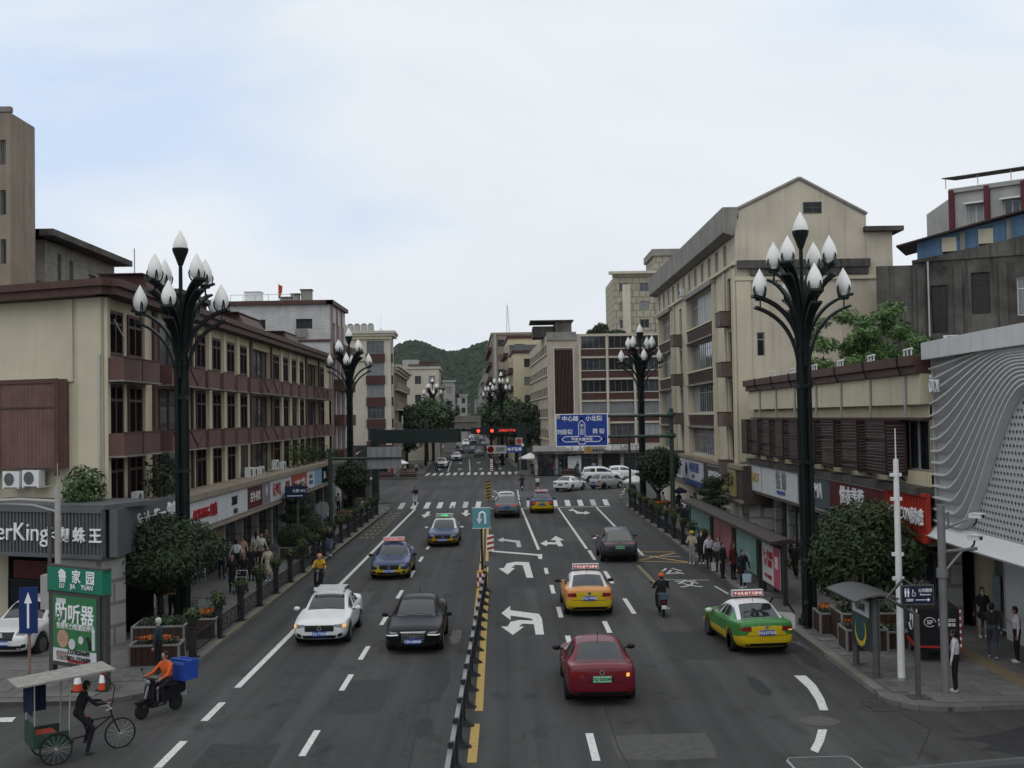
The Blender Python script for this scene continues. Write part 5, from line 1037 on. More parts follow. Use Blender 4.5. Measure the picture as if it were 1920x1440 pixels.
def make_lamp():
    if not _lm:
        b = MB(); b.tube([(0, 0, 0), (0, 0, 14.2)], [.13, .07], 10)
        for a in range(4):
            t = a * math.pi / 2 + math.pi / 4; x, y = .205 * math.cos(t), .205 * math.sin(t); b.tube([(x, y, 0), (x, y, 10.2)], .092, 8)
        for z in (.25, 3.0, 5.9, 8.7, 10.0): b.box(-.25, .25, -.25, .25, z, z + .14)
        b.box(-.33, .33, -.33, .33, 0, .25); b.lathe([(.24, 10.1), (.25, 10.5), (.18, 11.2), (.12, 12.0), (.07, 12.6)], 10); _lm['pole'] = b.mesh('pole', M_lamp)
        def arm(r1, ztip, z0, seed):
            b = MB(); blade(b, bez((.14, z0), (.2, ztip - .25), (r1 + .3, ztip + .1)), 0, .09, .24, .10); blade(b, bez((.24, z0 - .2), (.36, ztip - .75), (r1 + .22, ztip - .32)), 0, .07, .2, .09)
            b.box(r1 - .02, r1 + .02, -.03, .03, ztip - .38, ztip - .02); rr = random.Random(seed)
            for i in range(14): t = i / 14; p = Vector((.2 + (r1 - .1) * t ** 1.6, rr.uniform(-.03, .03), z0 + (ztip - .35 - z0) * t ** .6)); b.tube([p, p + Vector((rr.uniform(-.05, .1), rr.uniform(-.05, .05), rr.uniform(.05, .22)))], .018, 4)
            return b.mesh('arm', M_lamp)
        _lm['lo'] = arm(1.56, 11.98, 9.7, 1); _lm['hi'] = arm(1.1, 13.08, 10.6, 2); _lm['bulb'] = bulb_me()
        cu = MB()
        for k in range(4):
            a = k * math.pi / 2 + .5; c, s = math.cos(a), math.sin(a); q = [(.17, -.02, 0), (.26, 0, .12), (.305, 0, .3), (.27, 0, .42)]
            for dx in (-.07, .07): cu.tube([(r * math.cos(a + dx * (1 - j / 3) * 3), r * math.sin(a + dx * (1 - j / 3) * 3), z) for j, (r, _, z) in enumerate(q)], .022, 4)
        cu.lathe([(.18, -.1), (.22, .02), (.2, .04)], 10); _lm['cup'] = cu.mesh('bulb_cup', M_lamp)
        b = MB().lathe([(.07, -.32), (.1, -.28), (.2, .0), (.29, .22), (.31, .34), (.3, .36), (.27, .22), (.17, .0)], 14); _lm['topcup'] = b.mesh('bulb_cup', M_lamp)
    return _lm
def lamp(label, x, y, rot, nlo=4):
    L = make_lamp(); t = thing('street_lamp', label, 'street lamp', (x, y, .13), rot, 'magnolia street lamps'); put('pole', L['pole'], t)
    def head(r, z, a, top=False):
        p = (r * math.cos(a), r * math.sin(a), z); o = put('lamp_bulb', L['bulb'], t, p); put('bulb_cup', L['topcup' if top else 'cup'], o)
    for k in range(4):
        a = k * math.pi / 2; put('arm', L['lo'], t, (0, 0, 0), a); head(1.56, 12.05, a); a += math.pi / 4 + .06
        put('arm', L['hi'], t, (0, 0, 0), a); head(1.1, 13.15, a)
    head(0, 14.15, 0, True); return t
lamp('tall black lamp with nine white magnolia bulbs, nearest on the left', -12.45, 43.5, R(0)); lamp('tall black lamp with nine white magnolia bulbs, nearest on the right', 10.95, 41.7, R(2))
lamp('black magnolia lamp in front of the left block end', -12.6, 91, R(0)); lamp('black magnolia lamp beside the blue road sign', 10.9, 92, R(4))
lamp('distant magnolia lamp above the left street trees', -13.6, 208, R(10)); lamp('distant magnolia lamp above the right street trees', -.9, 184, R(30)); lamp('farther magnolia lamp half hidden behind the right street trees', -3.4, 236, R(20))

# ------------------------------------------------------------------ fences
M_fence = mat('fence_iron', (.022, .024, .025), .5, var=.2, scale=5); M_frail = mat('rail_grey', (.20, .205, .21), .4, metal=.3, var=.1, scale=4)
def central_fence():
    t = thing('median_fence', 'black picket fence with grey top rail along the road centre', 'fence', (-1.3, 22, 0))
    n = 17; st = 1.88
    pb = MB().box(-.05, .05, -.05, .05, .05, 1.12).box(-.065, .065, -.065, .065, 1.123, 1.2); pm = pb.mesh('post', M_fence)
    fb_ = MB().add([(-.28, -.12, 0), (.28, -.12, 0), (.28, .12, 0), (-.28, .12, 0), (-.08, -.08, .16), (.08, -.08, .16), (.08, .08, .16), (-.08, .08, .16)], [(3, 2, 1, 0), (4, 5, 6, 7), (0, 1, 5, 4), (1, 2, 6, 5), (2, 3, 7, 6), (3, 0, 4, 7)]); fm_ = fb_.mesh('foot', mat('rubber_foot', (.03, .03, .03), .8))
    tr = MB().box(-.05, .05, .06, st - .06, .98, 1.07).mesh('top_rail', M_frail)
    pk = MB(); pk.box(-.02, .02, .06, st - .06, .2, .25).box(-.02, .02, .06, st - .06, .86, .9)
    for i in range(12): y = .14 + i * (st - .28) / 11; pk.box(-.012, .012, y - .012, y + .012, .25, .86)
    pkm = pk.mesh('picket_panel', M_fence)
    for i in range(n):
        x = .0 + .012 * i; y = i * st; o = put('post', pm, t, (x, y, 0)); put('foot', fm_, o)
        if i < n - 1: put('top_rail', tr, t, (x, y, 0)); put('picket_panel', pkm, t, (x, y, 0))
    return t
central_fence()
_fp = {}
def kerb_fence(label, xf, ys, skip=()):
    t = thing('kerb_fence', label, 'fence', (xf(ys[0]), ys[0], .13))
    if not _fp:
        b = MB().box(-.11, .11, -.11, .11, .06, 1.02).box(-.2, .2, -.2, .2, 0, .06).box(-.14, .14, -.14, .14, 1.023, 1.09); _fp['post'] = b.mesh('post', M_fence)
        b = MB(); 
        for z in (.16, .72): b.box(-.02, .02, .12, 3.33, z, z + .04)
        for i in range(15): y = .22 + i * .215; b.box(-.012, .012, y - .012, y + .012, .2, .72)
        for i in range(5): b.tube([(0, .4 + i * .65, .22), (0, .7 + i * .65, .45), (0, .4 + i * .65, .68)], .012, 4)
        _fp['panel'] = b.mesh('railing_panel', M_fence)
    for i, y in enumerate(ys):
        p = (xf(y) - xf(ys[0]), y - ys[0], 0); put('post', _fp['post'], t, p)
        if i < len(ys) - 1 and i not in skip: o = put('railing_panel', _fp['panel'], t, p); o.scale = (1, (ys[i + 1] - y) / 3.45, 1)
    return t
yl = [37.9 + 3.45 * i for i in range(17)]; yr = [61.2 + 3.45 * i for i in range(11)]
xl = lambda y: -10.55 - (y - 38) * .004; xr = lambda y: 10.45 - (y - 60) * .006
kerb_fence('low black railing with flower-pot posts along the left kerb', xl, yl); kerb_fence('low black railing with flower-pot posts along the right kerb', xr, yr)
# pots on the posts
M_pot = mat('pot_iron', (.03, .032, .032), .6)
M_fl = mat('orange_petals', (.42, .10, .015), .6, var=.5, scale=9); M_flp = mat('pink_petals', (.32, .05, .08), .6, var=.5, scale=9); M_leafp = leafmat('pot_leaf', (.05, .075, .025))
pot_b = MB().lathe([(.11, 0), (.15, .05), (.2, .22), (.23, .3), (.2, .3)], 12).mesh('pot', M_pot)
potv = []
for v in range(5): potv.append(leaves([((0, 0, .38), (.33, .33, .2 + .05 * v))], 170, .10, 200 + v, .3, .1).mesh('foliage', M_leafp))
_ord = ['first', 'second', 'third', 'fourth', 'fifth', 'sixth', 'seventh', 'eighth', 'ninth', 'tenth', 'eleventh', 'twelfth', 'thirteenth', 'fourteenth', 'fifteenth', 'sixteenth', 'seventeenth']
for side, ys, xf in (('left', yl, xl), ('right', yr, xr)):
    for i, y in enumerate(ys):
        t = thing('flower_pot', f'leafy pot on the {_ord[i]} post of the {side} railing, counting from the viewer', 'flower pot', (xf(y), y, 1.22), rnd(0, 6), 'flower pots on the kerb railings'); put('pot', pot_b, t); put('foliage', potv[(i * 3) % 5], t)

# ------------------------------------------------------------------ planters, shelter, boxes, poles
M_wood_ = mat('planter_wood', (.045, .026, .019), .7, var=.3, scale=5, stretch=(1, 1, 6)); M_trim = mat('planter_trim', (.2, .195, .19), .5, var=.12, scale=5); M_soil = mat('soil', (.02, .016, .012), .95)
def planter(label, x, y, w_, d, h, rz, fill, seed, slats=8, name='planter_box'):
    t = thing(name, label, 'planter', (x, y, .13), rz); b = MB().box(-w_ / 2 + .03, w_ / 2 - .03, -d / 2 + .03, d / 2 - .03, .02, h - .08); b.build('soil_body', M_soil, t)
    bw = MB().box(-.5 * (w_ / slats) + .01, .5 * (w_ / slats) - .01, -.012, .012, .06, h - .05).mesh('board', M_wood_)
    for s in (-1, 1):
        for i in range(slats): put('board', bw, t, (-w_ / 2 + (i + .5) * w_ / slats, s * d / 2, 0))
    n2 = max(2, int(d / (w_ / slats))); bd = MB().box(-.012, .012, -.5 * d / n2 + .01, .5 * d / n2 - .01, .06, h - .05).mesh('board', M_wood_)
    for s in (-1, 1):
        for i in range(n2): put('board', bd, t, (s * w_ / 2, -d / 2 + (i + .5) * d / n2, 0))
    b = MB()
    for z in (.0, h - .05): b.box(-w_ / 2 - .03, w_ / 2 + .03, -d / 2 - .03, -d / 2 + .03, z, z + .06).box(-w_ / 2 - .03, w_ / 2 + .03, d / 2 - .03, d / 2 + .03, z, z + .06).box(-w_ / 2 - .03, -w_ / 2 + .03, -d / 2 + .031, d / 2 - .031, z, z + .06).box(w_ / 2 - .03, w_ / 2 + .03, -d / 2 + .031, d / 2 - .031, z, z + .06)
    for sx in (-1, 1):
        for sy in (-1, 1): b.box(sx * w_ / 2 - .035, sx * w_ / 2 + .035, sy * d / 2 - .035, sy * d / 2 + .035, .061, h - .051)
    b.build('trim_frame', M_trim, t)
    if fill: leaves([((0, 0, h + .05), (w_ * .48, d * .46, .16))], int(260 * w_ * d) + 80, .06, seed, .5, .1).build('plants', M_leafd, t)
    if fill in ('orange', 'pink'): leaves([((0, 0, h + .16), (w_ * .45, d * .42, .08))], int(130 * w_ * d) + 30, .045, seed + 1, .9, .1).build('flowers', M_fl if fill == 'orange' else M_flp, t)
    return t
planter('low wooden planter of orange flowers at the left corner', -11.45, 37.0, 1.55, .85, .72, R(4), 'orange', 301); planter('tall wooden planter with the round left tree', -11.9, 39.2, 1.7, 1.7, 1.0, R(4), 'green', 303)
planter('side planter of orange flowers behind the left railing', -11.05, 41.5, .9, 1.3, .8, R(4), 'orange', 305, 4)
planter('tall wooden planter with the round right tree', 12.1, 39.0, 1.9, 1.7, 1.05, R(-3), 'green', 307); planter('small wooden planter of red flowers by the right lamp', 11.2, 40.35, .7, 1.1, .78, R(-3), 'orange', 309, 4); planter('low wooden planter of orange flowers before the right tree', 11.55, 37.4, 1.3, 1.1, .75, R(-3), 'orange', 311); planter('low green planter right of the advert pillar', 12.6, 37.6, .75, 1.0, .62, R(-3), 'green', 313, 4)
planter('wooden planter under the left ball bushes', -12.0, 65.4, 1.7, 3.4, .75, 0, 'green', 315); planter('wooden planter under the left cloud-pruned conifer', -12.9, 69.5, 1.4, 1.6, .7, 0, 'green', 316); planter('planter of yellow and orange flowers by the second left tree', -11.9, 85.5, 2.2, 1.6, .75, 0, 'orange', 317); planter('planter under the second left round tree', -12.0, 88, 1.6, 1.6, .9, 0, 'green', 318)
planter('planter with orange flowers under the second right round tree', 11.6, 88, 2.2, 2.2, .9, 0, 'orange', 319); planter('wooden planter under the right cloud-pruned conifer', 12.9, 72, 1.4, 1.6, .7, 0, 'green', 321); planter('wooden planter under the right ball bushes', 12.2, 67, 1.6, 2.6, .6, 0, 'green', 323)
t = thing('tree_stake', 'wooden stakes propping the right pruned tree', 'stakes', (12.1, 39.2, 1.1)); MB().tube([(-.9, -.3, -.1), (.3, .8, 1.8)], .04, 6).build('stake', M_bark, t); MB().tube([(-.2, -.6, -.1), (.4, .9, 1.9)], .04, 6).build('stake', M_bark, t)
# bus shelter
SH = thing('bus_shelter', 'long brown bus shelter with lit-style advert panels on the right kerb', 'bus shelter', (11.15, 46, .13))
M_shel = mat('shelter_brown', (.036, .029, .025), .5, var=.2, scale=3); b = MB(); Ls = 23.5
b.add([(-.6, 0, 2.45), (-.58, 0, 2.58), (.1, 0, 2.68), (.5, 0, 2.58), (.5, 0, 2.5), (-.6, Ls, 2.45), (-.58, Ls, 2.58), (.1, Ls, 2.68), (.5, Ls, 2.58), (.5, Ls, 2.5)], [(4, 3, 2, 1, 0), (5, 6, 7, 8, 9)] + [(i, (i + 1) % 5, (i + 1) % 5 + 5, i + 5) for i in range(5)]); b.build('roof', M_shel, SH)
M_ad1 = mat('ad_white', (.52, .52, .52), .35, spec=.6); M_adp = mat('ad_pink', (.42, .05, .10), .35, spec=.6); M_adg = mat('ad_green', (.16, .30, .26), .35, var=.35, scale=1.2, spec=.6); M_ad2 = mat('ad_dim', (.30, .10, .11), .35, var=.5, scale=1.0, spec=.6)
for y in (.15, 3.95, 4.6, 9.5, 10.1, 15.5, 16.2, 23.1): MB().box(-.08, .08, -.12, .12, 0, 2.47).build('post', M_shel, SH, loc=(0, y, 0))
def adpanel(y0, y1, m):
    o = MB().box(-.1, .1, y0, y1, .45, 2.3).build('advert_frame', M_shel, SH); return o, MB().box(-.125, -.102, y0 + .1, y1 - .1, .55, 2.2).build('poster', m, o)
o, p = adpanel(.35, 3.75, M_ad1); MB().box(-.13, -.126, .45, 1.55, .55, 2.2).build('pink_side', M_adp, o)
lettering('五一逛商圈\n百千惠购', .36, M_lred, o, (-.135, 2.55, 1.6), (0, -1), bold=.03); lettering('狂欢千元购物券', .18, M_lred, o, (-.135, 2.55, .85), (0, -1), bold=.02); lettering('惊喜\n好礼', .26, M_lwhite, o, (-.14, 1.0, 1.6), (0, -1))
o, p = adpanel(4.8, 9.3, M_adg); lettering('绿水青山', .5, mat('pale_green_letters', (.3, .42, .38), .5), o, (-.135, 7, 1.2), (0, -1)); adpanel(10.3, 15.3, M_ad2); adpanel(16.4, 22.9, M_adg)
o, p = adpanel(23.3, 23.45, M_adg)
# advert pillar, right corner
M_adpole = mat('pillar_grey', (.10, .10, .10), .45, metal=.4, var=.15, scale=5)
AP = thing('advert_pillar', 'roofed grey advert pillar with yellow necklace poster on the right corner', 'advert pillar', (10.65, 34.25, .13), R(1.5))
for y in (-.9, .9): MB().lathe([(.17, 0), (.17, .04), (.1, .06), (.1, 2.7)], 12).build('post', M_adpole, AP, loc=(0, y, 0))
AP.scale = (1, 1, .86); f_ = MB().box(-.12, .12, -.8, .8, .85, 2.6).build('cabinet', M_adpole, AP); MB().box(-.14, -.122, -.72, .72, .92, 2.0).build('poster', mat('poster_night', (.02, .05, .055), .3, var=.4, scale=2), f_); MB().box(-.14, -.122, -.72, .72, 2.01, 2.55).build('poster_head', M_swhite, f_)
b = MB(); b.lathe([(.0, -.148), (.5, -.148), (.5, -.142), (0, -.142)], 24, (0, 0, 1.4), 0, 'x'); o = b.build('gold_ring', mat('gold', (.55, .40, .05), .4, var=.2, scale=9), f_); b = MB().lathe([(0, -.155), (.42, -.155), (.42, -.149), (0, -.149)], 24, (0, 0, 1.5), 0, 'x'); b.build('dark_disc', mat('teal_disc', (.02, .07, .08), .4), o)
lettering('老凤祥', .3, M_lblack, f_, (-.15, 0, 2.28), (0, -1), bold=.01); MB().box(.122, .2, -.72, .72, .92, 2.55).build('back_panel', M_greym, f_)
n = 10; b = MB(); pts = [(-.75 + 1.5 * i / n, 2.7 + .2 * math.sin(math.pi * i / n)) for i in range(n + 1)]
b.add([(x, -1.35, z) for x, z in pts] + [(x, 1.35, z) for x, z in pts] + [(x, -1.35, z - .05) for x, z in pts] + [(x, 1.35, z - .05) for x, z in pts], [(i, i + 1, n + 2 + i, n + 1 + i) for i in range(n)] + [(2 * n + 2 + i + 1, 2 * n + 2 + i, 3 * n + 3 + i, 3 * n + 4 + i) for i in range(n)] + [(2 * n + 2 + i, 2 * n + 3 + i, i + 1, i) for i in range(n)] + [(n + 1 + i, n + 2 + i, 3 * n + 4 + i, 3 * n + 3 + i) for i in range(n)]); b.build('curved_roof', M_adpole, AP)
# hearing-aid advert at the left corner
AL = thing('advert_board', 'green street-name advert board for hearing aids at the left corner', 'advert board', (-12.95, 34.3, .13), R(-33)); M_alb = mat('board_frame', (.075, .072, .068), .5, metal=.3, var=.15, scale=5)
for x in (-1.25, 1.25): MB().box(x - .1, x + .1, -.08, .08, 0, 2.75).build('post', M_alb, AL)
cb = MB().box(-1.14, 1.14, -.14, .14, .55, 2.75).build('cabinet', M_alb, AL); M_adgreen = mat('advert_green', (.025, .16, .055), .35, var=.12, scale=1, spec=.6)
ps = MB().box(-1.02, 1.02, -.16, -.142, .68, 2.66).build('poster', M_adgreen, cb); hd = MB().box(-1.3, 1.3, -.16, .16, 2.8, 3.5).build('name_plate', mat('street_sign_green', (.015, .17, .10), .4), AL); MB().box(-1.36, 1.36, -.12, .12, 2.74, 2.797).box(-1.36, 1.36, -.12, .12, 3.503, 3.56).build('plate_frame', M_alb, AL)
lettering('鲁  家  园', .42, M_lwhite, hd, (.1, -.175, 3.27), bold=.02); lettering('LU     JIA     YUAN', .2, M_lwhite, hd, (.1, -.175, 2.95), bold=.01)
lettering('助听器', .62, M_lwhite, ps, (0, -.17, 2.15), bold=.035); lettering('免费听力检测及评估', .2, M_lwhite, ps, (.05, -.17, 1.77), bold=.01); MB().box(-1.02, 1.02, -.168, -.162, .68, 1.08).build('pale_footer', M_swhite, ps); lettering('13378284689\n0831-2324689', .19, M_lblack, ps, (.2, -.18, .92), bold=.015)
MB().box(-.85, -.3, -.175, -.17, .74, 1.0).build('shop_photo', mat('shop_photo', (.25, .2, .17), .4, var=.7, scale=8), ps); lettering('宜宾市翠屏区中山街', .1, M_lred, ps, (.15, -.18, .74)); MB().box(-.85, -.4, -.17, -.164, 2.42, 2.58).build('logo_label', M_swhite, ps)
b = MB().lathe([(0, -.172), (.27, -.172), (.27, -.164), (0, -.164)], 20, (-.55, 0, 1.38), 0, 'y'); b.build('portrait_disc', mat('skin_photo', (.42, .26, .18), .5, var=.3, scale=7), ps); MB().lathe([(0, -.182), (.16, -.182), (.16, -.174), (0, -.174)], 16, (-.1, 0, 1.25), 0, 'y').lathe([(0, -.182), (.12, -.182), (.12, -.174), (0, -.174)], 16, (.32, 0, 1.4), 0, 'y').build('hearing_aid_discs', M_swhite, ps)
MB().tube([(.75, -.18, 1.15), (.72, -.18, 1.35), (.6, -.18, 1.5)], .05, 6).build('hearing_aid', M_lblack, ps); MB().box(.82, .95, -.17, -.164, 1.15, 1.75).build('pale_strip', M_swhite, ps)
# poles
PO = thing('white_pole', 'slim white aerial pole on the right corner', 'pole', (11.28, 33.0, .13)); MB().tube([(0, 0, 0), (0, 0, 6.4), (0, 0, 6.41), (0, 0, 7.3)], [.11, .075, .02, .015], 10).build('shaft', M_whitem, PO); MB().lathe([(.3, 0), (.3, .02), (.16, .03), (.14, .1)], 12).build('base_plate', M_greym, PO)
for z in (2.9, 3.6, 5.9, 5.2): MB().box(-.18, .14, -.05, .05, z, z + .1).build('bracket', M_whitem, PO)
RS = thing('restroom_sign', 'blue restroom direction sign on a bent grey frame, right corner', 'sign', (11.06, 31.05, .13)); M_rs = mat('sign_frame', (.10, .095, .09), .5, metal=.4, var=.15, scale=6)
MB().box(-.06, .06, -.06, .06, 0, 2.25).build('post', M_rs, RS); MB().box(-.25, .25, -.25, .25, 0, .03).build('base_plate', M_rs, RS); b = MB(); b.tube([(0, 0, 2.25), (-.72, .2, 2.68)], .045, 4).tube([(-.72, .2, 2.68), (-.3, .1, 3.2)], .04, 4).tube([(-.3, .1, 3.2), (-.05, .05, 3.02)], .035, 4).tube([(-.18, .05, 2.35), (-.02, .05, 2.55)], .035, 4); b.build('bent_frame', M_rs, RS)
pz = bpy.data.objects.new('sign_head', None); col.objects.link(pz); pz.parent = RS; pz.scale = (.6, .6, .68); pz.location = (-.05, 0, .13); p_ = MB().box(-.55, .85, -.05, .05, 3.55, 4.25).build('panel', mat('navy_panel', (.012, .018, .045), .35), pz); MB().box(-.6, .9, -.06, .06, 3.5, 3.548).box(-.6, .9, -.06, .06, 4.252, 4.3).box(-.6, -.552, -.06, .06, 3.549, 4.251).box(.852, .9, -.06, .06, 3.549, 4.251).build('panel_frame', M_rs, pz)
lettering('公共厕所', .16, M_lwhite, p_, (.5, -.06, 4.08)); lettering('Restrooms', .11, M_lwhite, p_, (.5, -.06, 3.92)); lettering('150M', .15, M_lwhite, p_, (-.22, -.06, 3.7), bold=.02); b = MB().box(.05, .62, -.058, -.052, 3.69, 3.72).add([(.6, -.056, 3.78), (.72, -.056, 3.705), (.6, -.056, 3.63)], [(0, 2, 1)]); b.build('arrow', M_lwhite, p_)
def pict(x): 
    return MB().lathe([(0, -.058), (.035, -.058), (.035, -.052), (0, -.052)], 10, (x, 0, 4.14), 0, 'y').box(x - .045, x + .045, -.058, -.052, 3.95, 4.09).box(x - .03, x + .03, -.058, -.052, 3.83, 3.945)
pict(-.4).build('figure_symbol', M_lwhite, p_); pict(-.27).build('figure_symbol', M_lwhite, p_); MB().lathe([(.09, -.058), (.09, -.052), (.065, -.052), (.065, -.058)], 14, (-.02, 0, 3.93), 0, 'y').box(-.08, -.04, -.058, -.052, 3.95, 4.12).build('wheelchair_symbol', M_lwhite, p_)
CP = thing('camera_pole', 'grey pole with two white surveillance cameras on the right corner', 'camera pole', (11.92, 31.35, .13)); MB().tube([(0, 0, 0), (0, 0, 5.2)], .11, 12).build('shaft', M_greym, CP); MB().lathe([(.16, 3.2), (.16, 3.45)], 12).lathe([(.22, 0), (.22, .03)], 12).build('collar', M_greym, CP)
b = MB().tube([(0, 0, 3.9), (1.05, .2, 3.95)], .05, 8).tube([(.1, 0, 3.4), (.6, .1, 3.9)], .035, 6).tube([(0, 0, 4.5), (.8, .2, 4.75)], .035, 8).tube([(.2, 0, 4.6), (.2, 0, 5.0)], .03, 6); b.build('arm', M_greym, CP)
def cctv(x, y, z):
    o = MB().box(-.09, .09, -.2, .2, -.06, .06).box(-.11, .11, -.24, .14, .062, .08).build('surveillance_camera', M_whitem, CP, loc=(x, y, z), rz=.5); MB().lathe([(.045, -.23), (.045, -.2)], 10, (0, 0, 0), 0, 'y').build('lens', M_blackm, o); MB().tube([(0, 0, -.06), (.02, .05, -.2), (-.03, .1, -.28)], .03, 6).build('cable', M_blackm, o)
cctv(1.0, .2, 4.25); cctv(1.08, .22, 4.85); MB().box(-.28, .28, -.15, .25, 2.0, 3.1).build('control_box', M_greym, thing('utility_cabinet', 'pale grey utility cabinet behind the camera pole', 'cabinet', (14.2, 41.4, .13))); MB().box(-.22, .22, -.155, -.151, 2.1, 3.0).build('cabinet_door', M_stone, bpy.data.objects['utility_cabinet']); MB().box(-.2, .2, -.1, .2, 0, 1.998).build('cabinet_leg', M_greym, bpy.data.objects['utility_cabinet'])
# fire hydrant-like bollard by right lamp
t = thing('bollard', 'short dark bollard at the foot of the right lamp', 'bollard', (10.72, 41.2, .13)); MB().lathe([(.13, 0), (.13, .05), (.09, .08), (.09, .8)], 12).build('post', M_lamp, t); MB().lathe([(.12, .803), (.12, .9), (.06, 1.0), (.01, 1.02)], 12).build('cap', M_lamp, t)
# grey-box pole at left corner, one-way sign
LP2 = thing('arm_pole', 'pale grey pole with curved arm and meter box at the left corner', 'pole', (-15.35, 38.8, .13)); MB().tube([(0, 0, 0), (0, 0, 5.75)], .1, 10).build('shaft', M_stone, LP2); MB().tube([(0, 0, 5.75), (0, 0, 6.5)], .015, 5).build('spike', M_stone, LP2)
MB().tube([(0, 0, 5.2), (-1.2, -.1, 5.3), (-3.4, -.2, 5.25)], .06, 8).tube([(0, 0, 4.85), (-.8, -.05, 5.1), (-2.2, -.1, 5.2)], .045, 8).build('arm', M_stone, LP2); o = MB().box(-.48, .35, -.3, .1, 1.6, 2.75).build('meter_box', M_stone, LP2); lettering('中国电信', .1, M_greym, o, (-.05, -.305, 2.2))
MB().box(-.06, .06, -.1, -.04, 3.1, 4.9).build('side_sign', M_dkconc, LP2, loc=(-.25, 0, 0))
OW = thing('one_way_sign', 'blue one-way arrow sign on a rusty red pole, left corner', 'sign', (-13.6, 32.3, .13)); MB().tube([(0, 0, 0), (0, 0, 3.2)], .045, 8).build('pole', mat('rusty_pole', (.22, .13, .11), .7, var=.5, scale=7), OW); p_ = MB().box(-.26, .26, -.07, -.03, 1.95, 3.25).build('panel', mat('sign_blue', (.012, .03, .12), .4), OW); MB().box(-.03, .03, -.078, -.072, 2.1, 2.85).add([(-.11, -.075, 2.8), (.11, -.075, 2.8), (0, -.075, 3.12)], [(0, 1, 2)]).build('arrow', M_lwhite, p_)
def cone(label, x, y):
    t = thing('traffic_cone', label, 'traffic cone', (x, y, .13)); MB().box(-.19, .19, -.19, .19, 0, .04).build('base', M_blackm, t); MB().lathe([(.14, .04), (.03, .7), (.01, .7)], 14).build('cone_body', mat('cone_orange', (.5, .06, .02), .5), t); MB().lathe([(.112, .24), (.075, .46), (.07, .46)], 14).build('white_band', M_lwhite, t)
cone('orange traffic cone beside the left advert post', -12.0, 33.6); cone('orange traffic cone behind the tricycle canopy', -12.7, 33.5)
# signs over the road
M_green = mat('pole_green', (.025, .045, .035), .5, var=.3, scale=4); M_rblue = mat('road_sign_blue', (.018, .05, .26), .4)
BS = thing('road_sign', 'large blue direction road sign hung from a green pole on the right', 'road sign', (10.55, 73, .13)); MB().tube([(0, 0, 0), (0, 0, 8.2)], [.17, .13], 12).build('pole', M_green, BS); MB().lathe([(.24, 7.65), (.3, 7.8), (.24, 7.95)], 12).lathe([(.24, 6.3), (.3, 6.45), (.24, 6.6)], 12).build('collar', M_green, BS)
for z in (7.75, 6.42): MB().tube([(0, 0, z), (-7.2, 0, z + .05)], [.11, .06], 8).build('arm', M_green, BS)
x0, x1, z0, z1 = -7.45, -4.1, 5.85, 7.95; pb = MB().box(x0, x1, -.2, -.14, z0, z1).build('panel', M_rblue, BS); b = MB()
for a in ((x0, x1, z0, z0 + .05), (x0, x1, z1 - .05, z1), (x0, x0 + .05, z0 + .051, z1 - .051), (x1 - .05, x1, z0 + .051, z1 - .051)): b.box(a[0], a[1], -.208, -.202, a[2], a[3])
b.build('border', M_lwhite, pb); MB().box(x0 + .06, x0 + .3, -.212, -.203, z1 - .32, z1 - .06).build('corner_patch', M_stone, pb)
cxs = (x0 + x1) / 2
def ol(pts, w_=.045):
    b = MB()
    for i in range(len(pts) - 1): b.tube([(pts[i][0], -.206, pts[i][1]), (pts[i + 1][0], -.206, pts[i + 1][1])], w_ * .5, 4)
    return b
ol([(cxs - .2, z0 + .15), (cxs - .2, z0 + .3), (x0 + .6, z0 + .3), (x0 + .38, z0 + .47), (x0 + .6, z0 + .64), (cxs - .2, z0 + .64), (cxs - .2, z1 - .65), (cxs, z1 - .42), (cxs + .2, z1 - .65), (cxs + .2, z0 + .64), (x1 - .6, z0 + .64), (x1 - .38, z0 + .47), (x1 - .6, z0 + .3), (cxs + .2, z0 + .3), (cxs + .2, z0 + .15), (cxs - .2, z0 + .15)]).build('route_outline', M_lwhite, pb)
for (ax, az, dx, dz) in ((cxs, z1 - .2, 0, 1), (x0 + .16, z0 + .47, -1, 0), (x1 - .16, z0 + .47, 1, 0)):
    px, pz = -dz, dx; MB().add([(ax, -.21, az), (ax - dx * .22 + px * .17, -.21, az - dz * .22 + pz * .17), (ax - dx * .12, -.21, az - dz * .12), (ax - dx * .22 - px * .17, -.21, az - dz * .22 - pz * .17)], [(0, 1, 2, 3), (3, 2, 1, 0)]).build('arrow_head', M_lwhite, pb)
for body, sz, x, z in (('中心路', .36, cxs - .72, z1 - .3), ('小北街', .36, cxs + .78, z1 - .3), ('刘臣街', .34, cxs - 1.1, z0 + .95), ('西', .34, cxs + .85, z0 + .97), ('街', .34, cxs + 1.28, z0 + .97), ('蜀南大道中段', .23, cxs, z0 + .47), ('中\n山\n街', .24, cxs, z0 + 1.1)): lettering(body, sz, M_lwhite, pb, (x, -.212, z), bold=.015)
SB = thing('sign_back', 'grey back of a road sign hung from a green pole on the left', 'road sign', (-10.62, 68, .13)); MB().tube([(0, 0, 0), (0, 0, 6.1)], [.15, .12], 12).build('pole', M_green, SB); MB().tube([(0, 0, 5.5), (4.3, 0, 5.5)], [.09, .05], 8).build('arm', M_green, SB); o = MB().box(2.2, 4.25, .1, .15, 4.85, 6.15).build('panel', mat('sign_back_grey', (.23, .235, .235), .5, metal=.2, var=.08, scale=2), SB)
for i in range(5): MB().box(2.35 + i * .42, 2.4 + i * .42, .06, .098, 4.9, 6.1).build('stiffener', M_greym, o)
